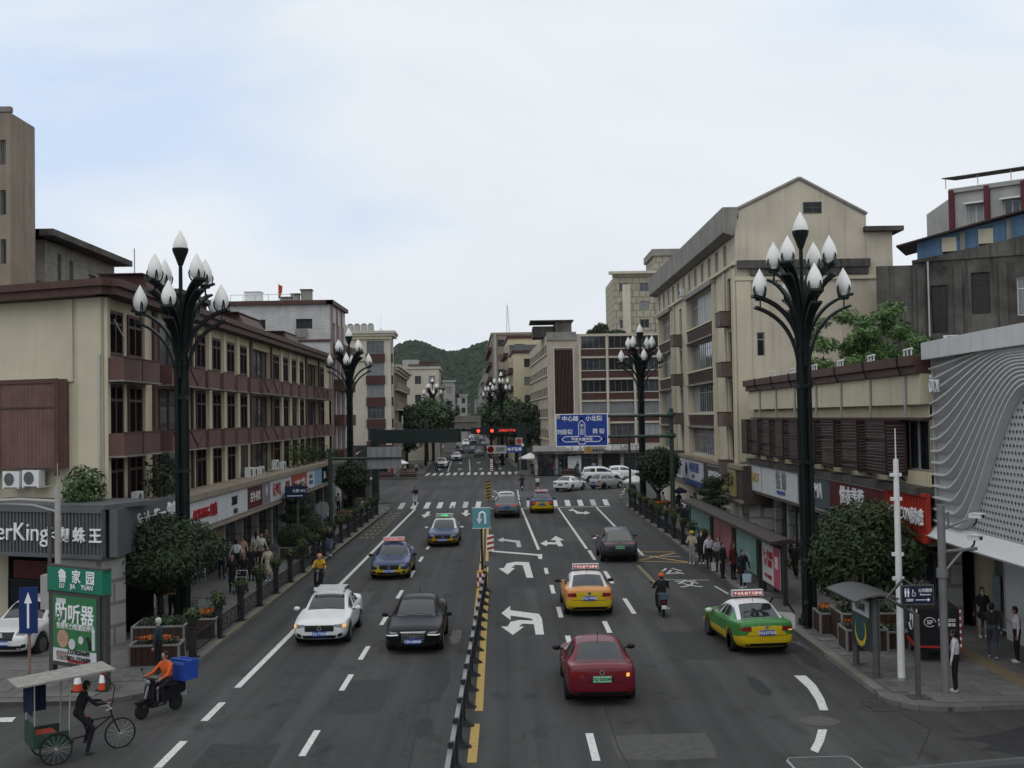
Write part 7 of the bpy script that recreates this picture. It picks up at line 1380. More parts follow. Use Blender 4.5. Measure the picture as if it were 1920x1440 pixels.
def car(label, kind, x, y, rz, col_, low=None, roof=None, front={}, rear={}, plate=None, green=False, sign=None, cat='car', group=None, name='car', detail=2, extras=()):
    C = car_meshes(kind); K = C['K']; t = thing(name, label, cat, (x, y, 0), rz, group); t.scale = (1.09, 1.05, 1.07)
    cm = paint('paint_' + '_'.join(f'{c:.3f}' for c in col_), col_); lm = cm if low is None else paint('paint_' + '_'.join(f'{c:.3f}' for c in low), low); rm_ = cm if roof is None else paint('paint_' + '_'.join(f'{c:.3f}' for c in roof), roof)
    def ov(o, ms):
        for s_, m_ in zip(o.material_slots, ms): s_.link = 'OBJECT'; s_.material = m_
        return o
    body = ov(put('body', C['body'], t), [cm, lm, rm_])
    put('windscreen', C['windscreen'], t); put('rear_window', C['rear_window'], t); put('side_window', C['side_window'], t); put('side_window', C['side_window_b'], t)
    for yw in (K['wf'], K['wr']):
        for sx in (-1, 1):
            w_ = put('wheel', C['well'], t, (sx * (lin(K['w'], yw) - .115), yw, K['rw'])); put('tyre', C['tyre'], w_); put('spokes', C['spokes'], w_)
    if detail == 0: 
        pass
    def D(nm, side, quad, m, nu=6, nv=3, off=.006, par=None):
        k = (kind, side, tuple(quad), nu, nv, off)
        if k not in _cd: _cd[k] = decal(C, side, quad, nu, nv, off).mesh(nm, M_trimb, True)
        o = put(nm, _cd[k], par or t); o.material_slots[0].link = 'OBJECT'; o.material_slots[0].material = m; return o
    Fr = {**FRONT[kind], **front}; Re = {**REAR[kind], **rear}
    for q in (Fr['head'], mir(Fr['head'])): D('headlight', 'front', q, Fr.get('hm', M_hl))
    D('grille', 'front', Fr['grille'], Fr.get('gm', M_trimb), 8, 4); D('lower_intake', 'front', Fr['intake'], M_trimb, 8, 2)
    if detail > 1:
        for q in (Fr['fog'], mir(Fr['fog'])): D('fog_recess', 'front', q, M_trimb, 3, 3)
        for side in ('left', 'right'):
            bp = (K['rf'] + K['rr']) / 2
            for ya in (K['cowl'] - .1, bp, K['rr'] + .1):
                zt = lin(K['sh'], ya) + .03; D('door_gap', side, [(ya - .008, .33), (ya + .008, .33), (ya + .008, zt), (ya - .008, zt)], M_seam, 1, 8, .004)
            for ya in (bp + .22, K['rr'] + .32):
                p = hitp(C, side, ya, lin(K['sh'], ya) - .06); MB().box(-.02, .02, -.1, .1, -.018, .018).build('door_handle', cm, t, loc=p)
        MB().tube([(-.5, 0, 0), (0, .02, .06)], .008, 4).build('wiper', M_trimb, t, loc=(0, K['cowl'] - .02, lin(K['roof'], K['cowl']) + .05)); MB().tube([(.05, 0, 0), (.55, .02, .06)], .008, 4).build('wiper', M_trimb, t, loc=(0, K['cowl'] - .02, lin(K['roof'], K['cowl']) + .05))
    for sx in (-1, 1):
        zz = lin(K['sh'], K['cowl']) + .1; o = MB().ell((sx * (lin(K['w'], K['cowl']) + .12), K['cowl'] - .28, zz), (.115, .06, .075), 10, 6).build('side_mirror', front.get('mm', cm), t, True); MB().tube([(sx * (lin(K['w'], K['cowl']) - .06), K['cowl'] - .24, zz - .04), (sx * (lin(K['w'], K['cowl']) + .1), K['cowl'] - .27, zz - .02)], .025, 6).build('mirror_arm', M_trimb, o)
    tms = Re.get('tms', (M_tl, M_tl))
    for q, m_ in ((Re['tail'], tms[0]), (mir(Re['tail']), tms[1])): D('tail_light', 'rear', q, m_)
    if Re.get('bar'): D('tail_light_bar', 'rear', Re['bar'], M_tl, 8, 1)
    D('diffuser', 'rear', Re['dif'], Re.get('dm', M_trimb), 8, 2)
    if detail > 1:
        zt = lin(K['deck'], K['y1'] + .08) - .42 * (1 if kind == 'sedan' else 1.2); wq = lin(K['w'], K['y1'] + .1) * .78; D('boot_gap', 'rear', [(-wq, zt), (wq, zt), (wq, zt + .014), (-wq, zt + .014)], M_seam, 10, 1, .004)
    pm_ = M_plg if green else M_plb
    for side, z in (('front', Fr['plate']), ('rear', Re['plate'])):
        p = hitp(C, side, 0, z); s = 1 if side == 'front' else -1; o = MB().box(-.23, .23, -.012, .012, -.075, .075).build('number_plate', pm_, t, loc=(p.x, p.y + s * .02, p.z))
        if plate and detail > 1: q = lettering(plate, .115, M_lblack if green else M_lwhite, o, (0, s * .016, 0), (-s, 0), bold=.02, depth=.003)
    if detail > 1:
        p = hitp(C, 'front', 0, (Fr['grille'][0][1] + Fr['grille'][2][1]) / 2); MB().lathe([(.07, 0), (.07, .012), (.05, .012), (.05, 0)], 16, (0, 0, 0), 0, 'y').build('badge', M_chrome, t, loc=(0, p.y + .008, p.z)); p = hitp(C, 'rear', 0, Re['plate'] + .17); MB().lathe([(.06, -.012), (.06, 0), (.04, 0), (.04, -.012)], 16, (0, 0, 0), 0, 'y').build('badge', M_chrome, t, loc=(0, p.y - .008, p.z))
        MB().tube([(0, 0, 0), (0, -.12, .22)], .008, 4).build('aerial', M_trimb, t, loc=(0, K['rr'] + .15, lin(K['roof'], K['rr'] + .15) + .02))
    if sign:
        zr = lin(K['roof'], -.35) + .03; o = MB().box(-.5, .5, -.09, .09, .05, .25).build('roof_sign', sign[0], t, loc=(0, -.3, zr)); MB().box(-.4, .4, -.05, .05, 0, .048).build('sign_foot', M_trimb, o)
        for s in (-1, 1): MB().box(-.47, .47, s * .1 - .006, s * .1 + .006, .075, .225).build('sign_screen', sign[1], o); lettering(sign[2], sign[3], sign[4], o, (0, s * .112, .15), (-s, 0), bold=.02, depth=.004)
    return t
TAXI = [M_swhite, mat('led_board', (.12, .012, .015), .4, emit=(1, .05, .08, .10)), '千元礼包千元秒杀', .115, mat('led_text', (.6, .45, .42), .4, emit=(1, .8, .75, .5))]
RED = (.115, .006, .013); YEL = (.50, .36, .008); ORA = (.55, .24, .06); GRN = (.035, .17, .035); BLU = (.012, .03, .10); WHT = (.62, .62, .61); BLK = (.006, .006, .007); GRY = (.06, .063, .07); SIL = (.26, .26, .25)
rc_ = car('dark red sedan driving away nearest the viewer', 'sedan', 2.47, 33.55, 0, RED, plate='川Q·D03490', green=True, rear=dict(bar=[(-.46, .86), (.46, .86), (.46, .90), (-.46, .90)]), front=dict(mm=M_trimb))
gt = car('green and yellow taxi with white roof and open door at the right kerb', 'sedan', 8.15, 39.65, R(5), GRN, YEL, WHT, plate='川Q·DT036', sign=TAXI, cat='taxi', name='taxi', front=dict(mm=mat('mirror_white', WHT, .3)), rear=dict())
car('orange and yellow taxi with white roof driving away', 'sedan', 3.12, 47.3, R(0), ORA, YEL, WHT, plate='川Q·T4782', sign=TAXI, cat='taxi', name='taxi', front=dict(mm=M_trimb))
car('dark grey SUV driving away in the right lane', 'suv', 5.95, 63.5, 0, (.045, .048, .055), (.02, .02, .022), (.05, .053, .06), plate='川Q·D6789', green=True, rear=dict(bar=[(-.34, .98), (.34, .98), (.34, 1.0), (-.34, 1.0)]))
car('grey crossover waiting behind the white car at the stop line', 'suv', -.15, 91.6, 0, (.12, .14, .15), rear=dict(tms=(M_tlon, M_tlon))); car('white sedan waiting at the stop line', 'sedan', -.2, 98.0, 0, WHT, detail=1)
car('blue and yellow taxi waiting at the stop line', 'sedan', 2.75, 95.4, 0, BLU, YEL, BLU, sign=TAXI, cat='taxi', name='taxi', rear=dict(tms=(M_tlon, M_tlon)))
car('white sedan turning across the crossing', 'sedan', 6.6, 121.5, R(-28), WHT, detail=1); car('silver hatchback turning right behind the white sedan', 'hatch', 10.7, 123.6, R(-50), SIL, detail=1); car('white people carrier crossing side-on', 'mpv', 11.3, 136.5, R(-88), WHT, detail=1); car('white car half hidden behind the people carrier', 'suv', 14.2, 139.5, R(-80), WHT, detail=1)
wc = car('white sedan with roof rack and amber lights coming towards the viewer', 'sedan', -6.72, 42.5, R(180), WHT, plate='川Q·T7D06', front=dict(grille=[(-.46, .50), (.46, .50), (.48, .70), (-.48, .70)], hm=M_hl))
bc = car('black saloon with bright chrome grille coming towards the viewer', 'sedan', -3.3, 40.85, R(180), BLK, plate='川A·66R68', front=dict(head=[(.42, .62), (.82, .60), (.86, .74), (.5, .71)], hm=M_hl, grille=[(-.36, .38), (.36, .38), (.38, .70), (-.38, .70)]))
TX2 = [M_swhite, mat('led_pink', (.4, .16, .17), .4, emit=(1, .3, .3, .25)), '11 空车', .12, M_lwhite]; TX3 = [M_swhite, mat('led_green', (.3, .4, .33), .4), '44 空车', .12, mat('led_green_t', (.1, .6, .25), .4, emit=(.1, 1, .35, 1.0))]
car('blue and yellow taxi with pink roof sign coming towards the viewer', 'sedan', -5.95, 58.6, R(180), BLU, YEL, BLU, plate='川Q·T2005', sign=TX2, cat='taxi', name='taxi', front=dict(mm=M_trimb)); car('blue and yellow taxi with white roof and green sign coming behind', 'sedan', -4.1, 72.5, R(180), BLU, (.36, .23, .01), WHT, plate='川Q·T3011', sign=TX3, cat='taxi', name='taxi', front=dict(mm=mat('mirror_white', WHT, .3)))
bm_ = car('white SUV with kidney grille parked at the left edge', 'suv', -17.0, 40.9, R(176), WHT, front=dict(grille=[(-.36, .66), (.36, .66), (.38, .90), (-.38, .90)]), plate='川Q·88B88')
MB().box(-.025, .025, -.01, .01, -.12, .12).build('grille_bar', M_swhite, bm_, loc=(0, hitp(car_meshes('suv'), 'front', 0, .78).y + .012, .78))
# roof rack, chrome bars, amber lamps, lit corners, open door
rk = thing('roof_rack', 'silver basket roof rack on the white sedan', 'roof rack', (0, 0, 0)); rk.parent = wc; del rk['label'], rk['category']
for x in (-.5, .5): MB().tube([(x, .05, 1.54), (x, -1.1, 1.52)], .035, 8).tube([(x, .05, 1.54), (x, .05, 1.45)], .02, 6).tube([(x, -1.05, 1.52), (x, -1.05, 1.43)], .02, 6).build('side_rail', M_trimb, rk)
for i in range(6): MB().tube([(-.5, .05 - i * .22, 1.54), (.5, .05 - i * .22, 1.54)], .022, 6).build('cross_bar', M_alu, rk)
MB().box(-.52, .52, .05, .09, 1.5, 1.62).build('front_fairing', M_whitem, rk)
Cs = car_meshes('sedan')
for q in ([(.74, .62), (.82, .61), (.84, .71), (.76, .72)], mir([(.74, .62), (.82, .61), (.84, .71), (.76, .72)])): decal(Cs, 'front', q, 3, 3, .012).build('indicator', M_amb, wc)
for i in range(5): z = .42 + i * .062; decal(Cs, 'front', [(-.35, z), (.35, z), (.35, z + .01), (-.35, z + .01)], 8, 1, .014).build('grille_bar', M_chrome, bc)
decal(Cs, 'front', [(-.39, .70), (.39, .70), (.39, .72), (-.39, .72)], 8, 1, .016).build('grille_bar', M_chrome, bc)
for q in ([(.46, .62), (.82, .60), (.82, .62), (.46, .64)], mir([(.46, .62), (.82, .60), (.82, .62), (.46, .64)])): decal(Cs, 'front', q, 5, 1, .014).build('daylight_strip', M_hlon, bc)
decal(Cs, 'rear', [(.60, .78), (.68, .78), (.69, .87), (.61, .87)], 3, 3, .012).build('lit_lamp', M_amb, rc_); decal(Cs, 'rear', [(.66, .78), (.78, .78), (.78, .81), (.66, .81)], 3, 2, .012).build('lit_lamp', M_amb, gt)
for k in range(4): MB().lathe([(.055, 0), (.055, .012), (.042, .012), (.042, 0)], 14, (0, 0, 0), 0, 'y').build('badge_ring', M_chrome, bc, loc=(-.12 + .08 * k, hitp(Cs, 'front', 0, .62).y + .02, .635))
dr = MB().box(-.02, .02, -1.0, 0, .0, .5).build('open_door', paint('door_white', WHT), gt, loc=(.9, .72, .35)); dr.rotation_euler = (0, 0, R(52)); MB().tube([(0, 0, .5), (-.12, -.3, .98), (-.18, -.7, 1.02), (-.06, -1.0, .5)], .03, 6).build('window_frame', M_trimb, dr)
# three-digit door number
# far traffic
far_cars = [('white sedan first in the far left lane', 'sedan', 827, 878, 1, WHT), ('white sedan second in the far left lanes', 'sedan', 855, 864, 1, WHT), ('dark maroon car coming behind the two white sedans', 'suv', 860, 851, 1, (.05, .01, .015)), ('white van in the far oncoming traffic', 'mpv', 873, 837, 1, WHT), ('small white car beside the far white van', 'hatch', 857, 833, 1, WHT), ('teal car leading the far middle lane', 'sedan', 887, 832, 1, (.12, .17, .18)), ('tiny white car at the head of the far traffic', 'suv', 884, 824, 1, WHT),
            ('blue car driving away in the far street', 'sedan', 886, 851, 0, (.05, .08, .12)), ('grey saloon driving away in the far street', 'sedan', 898, 857, 0, SIL), ('silver car driving away at far right', 'sedan', 909, 836, 0, SIL), ('grey car queuing further at far right', 'suv', 904, 829, 0, GRY), ('white car queuing further at far right', 'sedan', 905, 824, 0, WHT), ('pale car in the distant queue', 'suv', 910, 828, 0, SIL)]
for lab, kd, px, py, on, c in far_cars: p = G(px, py); car(lab, kd, p.x, p.y + 2.3, R(180 if on else 0) + R(2.1), c, detail=1, group='traffic in the far street')
# dark roof of a small covered cart at the bottom edge
ct = thing('covered_cart', 'dark flat roof of a small covered cart at the bottom edge', 'cart', (5.45, 19.8, 0), R(2)); n = MB()
pts = [(-.56, -1.2), (.56, -1.2), (.56, .5), (.5, .62), (-.5, .62), (-.56, .5)]; MB().prism([(x, y, 1.72) for x, y in pts], (0, 0, .07)).build('roof', mat('cart_roof', (.045, .044, .042), .6, var=.25, scale=4), ct); b = MB(); q = [(-.57, -1.2), (-.57, .5), (-.5, .63), (.5, .63), (.57, .5), (.57, -1.2)]; b.tube([(x, y, 1.77) for x, y in q], .022, 6); b.build('roof_edge', M_alu, ct)
for x in (-.48, .48):
    for y in (-1.0, .45): MB().tube([(x, y, .6), (x, y, 1.72)], .025, 6).build('roof_post', M_greym, ct)
MB().box(-.5, .5, -1.1, .3, .45, .8).build('tray', M_blackm, ct)
for x, y in ((-.5, -.7), (.5, -.7), (0, .75)): MB().lathe([(.27, -.05), (.3, 0), (.27, .05)], 18, (0, 0, 0), 0, 'x').build('wheel', M_tyre, ct, loc=(x, y, .3))
MB().tube([(0, .3, .6), (0, .75, .3)], .03, 6).tube([(0, .5, .5), (0, .45, 1.05)], .02, 6).build('fork', M_blackm, ct)

# ------------------------------------------------------------------ two- and three-wheelers (front = +y)
def wheel_part(par, y, r, x=0, spoke=False, w_=.09, nm='wheel'):
    o = MB().lathe([(r * .62, -w_ * .35), (r * .85, -w_ * .5), (r, -w_ * .25), (r, w_ * .25), (r * .85, w_ * .5), (r * .62, w_ * .35)] if not spoke else [(r * .93, -.015), (r, -.02), (r, .02), (r * .93, .015)], 24, (0, 0, 0), 0, 'x').build(nm, M_tyre, par, True, (x, y, r)) if not spoke else None
    if spoke:
        b = MB(); o_ = [(r * math.cos(t * .2618), r * math.sin(t * .2618)) for t in range(25)]
        b.tube([(0, a, c) for a, c in o_], .022, 6, cap=False); o = b.build(nm, M_tyre, par, True, (x, y, r)); s = MB()
        for k in range(14): a = k * 6.283 / 14; s.tube([(0, 0, 0), (0, (r - .03) * math.cos(a), (r - .03) * math.sin(a))], .004, 3)
        s.lathe([(.03, -.04), (.03, .04)], 8, (0, 0, 0), 0, 'x'); s.build('spokes', M_alu, o)
    else: MB().lathe([(.01, -.03), (r * .6, -.03), (r * .62, .0), (r * .6, .03), (.01, .03)], 18, (0, 0, 0), 0, 'x').build('rim', M_rim, o)
    return o
def scooter(label, x, y, rz, c, group='scooters and motorbikes', name='scooter', cat='scooter', front_white=False):
    t = thing(name, label, cat, (x, y, 0), rz, group); m = paint('paint_' + '_'.join(f'{k:.3f}' for k in c), c); fm_ = m
    wheel_part(t, .62, .23); wheel_part(t, -.55, .23)
    b = MB(); b.add([(-.17, .42, .28), (.17, .42, .28), (.2, .36, .75), (.14, .33, 1.0), (-.14, .33, 1.0), (-.2, .36, .75), (-.13, .34, .28), (.13, .34, .28), (.16, .27, .75), (.1, .25, 1.0), (-.1, .25, 1.0), (-.16, .27, .75)], [(0, 1, 2, 5), (5, 2, 3, 4), (7, 6, 11, 8), (8, 11, 10, 9), (0, 5, 11, 6), (5, 4, 10, 11), (1, 7, 8, 2), (2, 8, 9, 3), (4, 3, 9, 10), (0, 6, 7, 1)]); b.build('apron', fm_, t)
    MB().box(-.15, .15, -.1, .38, .26, .33).build('footboard', M_trimb, t)
    b = MB(); b.add([(-.13, -.05, .3), (.13, -.05, .3), (.16, -.1, .68), (-.16, -.1, .68), (-.12, -.8, .5), (.12, -.8, .5), (.15, -.78, .74), (-.15, -.78, .74)], [(0, 3, 2, 1), (4, 5, 6, 7), (3, 7, 6, 2), (0, 1, 5, 4), (1, 2, 6, 5), (0, 4, 7, 3)]); b.build('rear_body', m, t)
    MB().ell((0, -.4, .74), (.16, .38, .085), 14, 8).build('seat', M_trimb, t, True); MB().tube([(0, .58, .3), (0, .36, .95)], .035, 8).build('fork', M_greym, t); b = MB().tube([(-.33, .28, 1.02), (-.1, .33, 1.04), (.1, .33, 1.04), (.33, .28, 1.02)], .018, 6); hb = b.build('handlebar', M_trimb, t)
    for s in (-1, 1): MB().tube([(s * .26, .3, 1.03), (s * .32, .32, 1.2)], .008, 4).ell((s * .34, .32, 1.24), (.055, .015, .04), 8, 5).build('mirror', M_trimb, hb)
    MB().ell((0, .41, .93), (.1, .06, .08), 10, 6).build('headlight', M_hl, t, True); MB().ell((0, .62, .47), (.1, .26, .07), 10, 6).build('front_mudguard', m, t, True); MB().box(-.07, .07, -.84, -.8, .58, .66).build('tail_light', M_tl, t); MB().box(-.1, .1, -.85, -.83, .36, .5).build('number_plate', M_swhite, t)
    return t
def motorbike(label, x, y, rz, c):
    t = scooter(label, x, y, rz, c, name='motorbike', cat='motorbike'); MB().ell((0, .1, .78), (.14, .26, .13), 12, 8).build('tank', paint('moto_tank', c), t, True); MB().tube([(.16, .1, .3), (.18, -.8, .38)], [.03, .05], 8).build('exhaust', M_chrome, t); MB().box(-.18, .18, -.85, -.55, .72, .95).build('pannier', mat('pannier', (.06, .08, .1), .6, var=.5, scale=9), t); return t
# tricycle with canopy at lower left: front wheel (-9.68, 28.08), axle (-11.0, 27.15)
TK = thing('pedal_rickshaw', 'green pedal rickshaw with flat grey canopy at the lower left', 'rickshaw', (-10.95, 27.2, 0), math.atan2(.93, 1.3) - math.pi / 2)
M_tkg = mat('rickshaw_green', (.022, .05, .035), .6, var=.3, scale=5)
wheel_part(TK, 1.62, .36, 0, True); wheel_part(TK, 0, .36, -.46, True); wheel_part(TK, 0, .36, .46, True)
b = MB().tube([(0, 1.62, .36), (0, 1.45, .75), (0, 1.38, .98)], .02, 6).tube([(0, 1.42, .82), (0, .85, .45), (0, .2, .38)], .025, 6).tube([(0, .85, .45), (0, .72, .85)], .022, 6).tube([(0, 1.42, .8), (0, .75, .78)], .018, 6).tube([(-.46, 0, .36), (.46, 0, .36)], .02, 6); b.build('frame', M_blackm, TK)
MB().tube([(-.26, 1.2, 1.02), (-.2, 1.36, 1.04), (.2, 1.36, 1.04), (.26, 1.2, 1.02)], .016, 6).build('handlebar', M_alu, TK); MB().ell((0, .72, .9), (.1, .14, .05), 10, 6).build('saddle', M_sred, TK, True); MB().box(-.42, .42, -.5, .42, .42, .5).box(-.42, .42, -.5, -.44, .5, .95).box(-.44, -.4, -.44, .3, .5, .75).box(.4, .44, -.44, .3, .5, .75).build('cab_box', M_tkg, TK); MB().box(-.38, .38, -.4, .1, .52, .68).build('bench', M_sred, TK)
MB().add([(-.56, -.85, 1.9), (.56, -.85, 1.9), (.56, 1.35, 2.02), (-.56, 1.35, 2.02), (-.56, -.85, 1.94), (.56, -.85, 1.94), (.56, 1.35, 2.06), (-.56, 1.35, 2.06)], [(3, 2, 1, 0), (4, 5, 6, 7), (0, 1, 5, 4), (1, 2, 6, 5), (2, 3, 7, 6), (3, 0, 4, 7)]).build('canopy', mat('canopy_grey', (.24, .23, .21), .8, var=.25, scale=5), TK)
for x in (-.4, .4): MB().tube([(x, -.46, .5), (x, -.46, 1.93)], .016, 6).tube([(x, .3, .5), (x, .35, 1.97)], .016, 6).build('canopy_post', M_alu, TK)
MB().tube([(0, 1.4, .95), (0, 1.5, 1.5), (0, 1.1, 2.0)], .014, 6).build('front_stay', M_blackm, TK)
rr = random.Random(5); b = MB(); n = 12
b.add([(-.42 + .84 * i / n, -.5 - .04 * (i % 2), z) for z in (1.9, 1.55, 1.2) for i in range(n + 1)], [(j * (n + 1) + i, j * (n + 1) + i + 1, (j + 1) * (n + 1) + i + 1, (j + 1) * (n + 1) + i) for j in range(2) for i in range(n)]); b.add([(-.45 - .03 * (i % 2), -.5 + .5 * i / 8, z) for z in (1.9, 1.5, 1.1) for i in range(9)], [(j * 9 + i, j * 9 + i + 1, (j + 1) * 9 + i + 1, (j + 1) * 9 + i) for j in range(2) for i in range(8)]); b.build('curtain', mat('curtain_navy', (.012, .02, .045), .8, var=.3, scale=8), TK)
# delivery tricycle with black box
SF = thing('delivery_tricycle', 'black boxy delivery tricycle parked on the right walkway', 'tricycle', (13.4, 36.3, .13), R(-10)); SF.scale = (1, 1, .84); M_sf = mat('delivery_black', (.012, .012, .013), .4, var=.2, scale=4)
bx = MB().box(-.62, .62, -1.15, .65, .55, 2.0).build('cargo_box', M_sf, SF); wheel_part(SF, -.6, .29, -.55); wheel_part(SF, -.6, .29, .55); wheel_part(SF, 1.75, .27); MB().box(-.55, .55, -1.0, 1.2, .38, .53).build('chassis', M_trimb, SF)
MB().box(-.5, .5, .7, 1.3, .55, .95).build('seat_base', M_sf, SF); MB().add([(-.45, 1.55, .5), (.45, 1.55, .5), (.45, 1.45, 1.7), (-.45, 1.45, 1.7), (-.45, 1.62, .5), (.45, 1.62, .5), (.45, 1.52, 1.7), (-.45, 1.52, 1.7)], [(3, 2, 1, 0), (4, 5, 6, 7), (0, 1, 5, 4), (2, 3, 7, 6), (1, 2, 6, 5), (3, 0, 4, 7)]).build('front_screen', M_cg, SF); MB().box(-.5, .5, .64, 1.6, 1.78, 1.83).build('cab_roof', M_sf, SF)
for x in (-.64, .64): MB().box(x - .02, x + .02, -1.17, .66, .5, .6).box(x - .02, x + .02, -1.19, -1.13, .6, 2.0).build('red_edge', M_sred, bx)
for i in range(6):
    for x in (-.64, .64): MB().box(x - .022, x + .022, -1.195, -1.18, .62 + i * .25, .72 + i * .25).build('reflective_patch', M_lwhite, bx)
MB().box(-.6, .6, -1.18, -1.152, .56, .64).build('red_edge', M_sred, bx)
lettering('SF', .42, M_lwhite, bx, (-.635, -.1, 1.45), (0, -1), bold=.03); lettering('SF', .2, M_lwhite, bx, (-.25, -1.165, 1.5), bold=.02); lettering('EXPRESS', .14, M_lwhite, bx, (.25, -1.165, 1.58), bold=.02); lettering('顺丰速运', .13, M_lwhite, bx, (.25, -1.165, 1.42), bold=.02)
b = MB(); b.tube([(-.635, -.1 + .36 * math.cos(a * .35 + 1.9), 1.42 + .42 * math.sin(a * .35 + 1.9)) for a in range(12)], .02, 5); b.build('ring_emblem', M_lwhite, bx); MB().tube([(-.25 + .17 * math.cos(a * .393), -1.165, 1.5 + .17 * math.sin(a * .393)) for a in range(15)], .012, 4).build('ring_emblem', M_lwhite, bx)
# bicycle by the left lamp
BK = thing('bicycle', 'mint green share bicycle standing beyond the left lamp', 'bicycle', (-11.95, 44.6, .13), R(150)); M_mint = mat('mint', (.12, .34, .24), .4); wheel_part(BK, .52, .32, 0, True); wheel_part(BK, -.52, .32, 0, True); MB().tube([(0, -.52, .32), (0, -.15, .85), (0, .38, .72), (0, .42, .95)], .02, 6).tube([(0, -.52, .32), (0, -.05, .3), (0, .38, .72)], .025, 6).tube([(0, .52, .32), (0, .38, .95)], .018, 6).build('frame', M_mint, BK)
MB().ell((0, -.18, .92), (.09, .13, .04), 8, 5).build('saddle', M_trimb, BK, True); MB().tube([(-.27, .3, 1.02), (0, .4, 1.0), (.27, .3, 1.02)], .014, 6).build('handlebar', M_trimb, BK); b = MB()
for i in range(7): b.tube([(-.16 + i * .053, .5, .72), (-.18 + i * .06, .5, .95)], .006, 4).tube([(-.16 + i * .053, .75, .72), (-.18 + i * .06, .75, .95)], .006, 4)
for z in (.72, .83, .95): b.tube([(-.18, .5, z), (.18, .5, z), (.18, .75, z), (-.18, .75, z), (-.18, .5, z)], .007, 4)
b.build('basket', M_trimb, BK)
# parked scooters
pk = [(-12.9, 71.5, 70, (.25, .02, .02)), (-13.0, 73.2, 75, WHT), (-12.8, 75.0, 80, BLK), (-13.1, 76.6, 72, (.3, .3, .3)), (-12.9, 78.4, 78, (.35, .12, .14)), (-11.6, 96.5, 40, BLK), (-11.9, 94.6, 50, WHT), (11.9, 50.2, -30, BLK), (12.4, 95, -60, (.3, .1, .02))]
labs = ['dark red scooter first in the parked left row', 'white scooter second in the parked left row', 'black scooter third in the parked left row', 'grey scooter fourth in the parked left row', 'pink scooter last in the parked left row', 'black scooter parked by the near left crossing', 'white scooter parked beside the near left railing end', 'black scooter parked behind the bus shelter end', 'orange scooter parked under the second right tree']
for (x, y, a, c), l in zip(pk, labs): scooter(l, x, y, R(a), c).location.z = .13

# ------------------------------------------------------------------ people
import numpy as np
M_skin = mat('skin', (.36, .21, .15), .6); M_hair = mat('hair', (.012, .010, .009), .5); M_top = mat('cloth_top', (.5, .5, .5), .85); M_leg = mat('cloth_legs', (.5, .5, .501), .85); M_shoe = mat('shoes', (.5, .501, .5), .7); M_eye = mat('eye', (.01, .01, .01), .3); M_lip = mat('lips', (.30, .11, .09), .6); M_belt = mat('cloth_in', (.5, .502, .5), .85)
SK, HA, TO, LE, SH, EY, LI = range(7)
def pose(hip=.92, lean=0, la=((-.06, .02), (-.04, .04)), ra=None, ll=((.02, 0), (.0, 0)), rl=None, bend=0, female=False, coat=0, seat=False, headtilt=0):
    """joints: arm = ((elbow dx, dy), (wrist dx, dy, dz)), leg = ((knee dy, dz), (ankle dy, dz))"""
    return dict(hip=hip, lean=lean, la=la, ra=ra or la, ll=ll, rl=rl or ll, bend=bend, female=female, coat=coat, seat=seat, headtilt=headtilt)
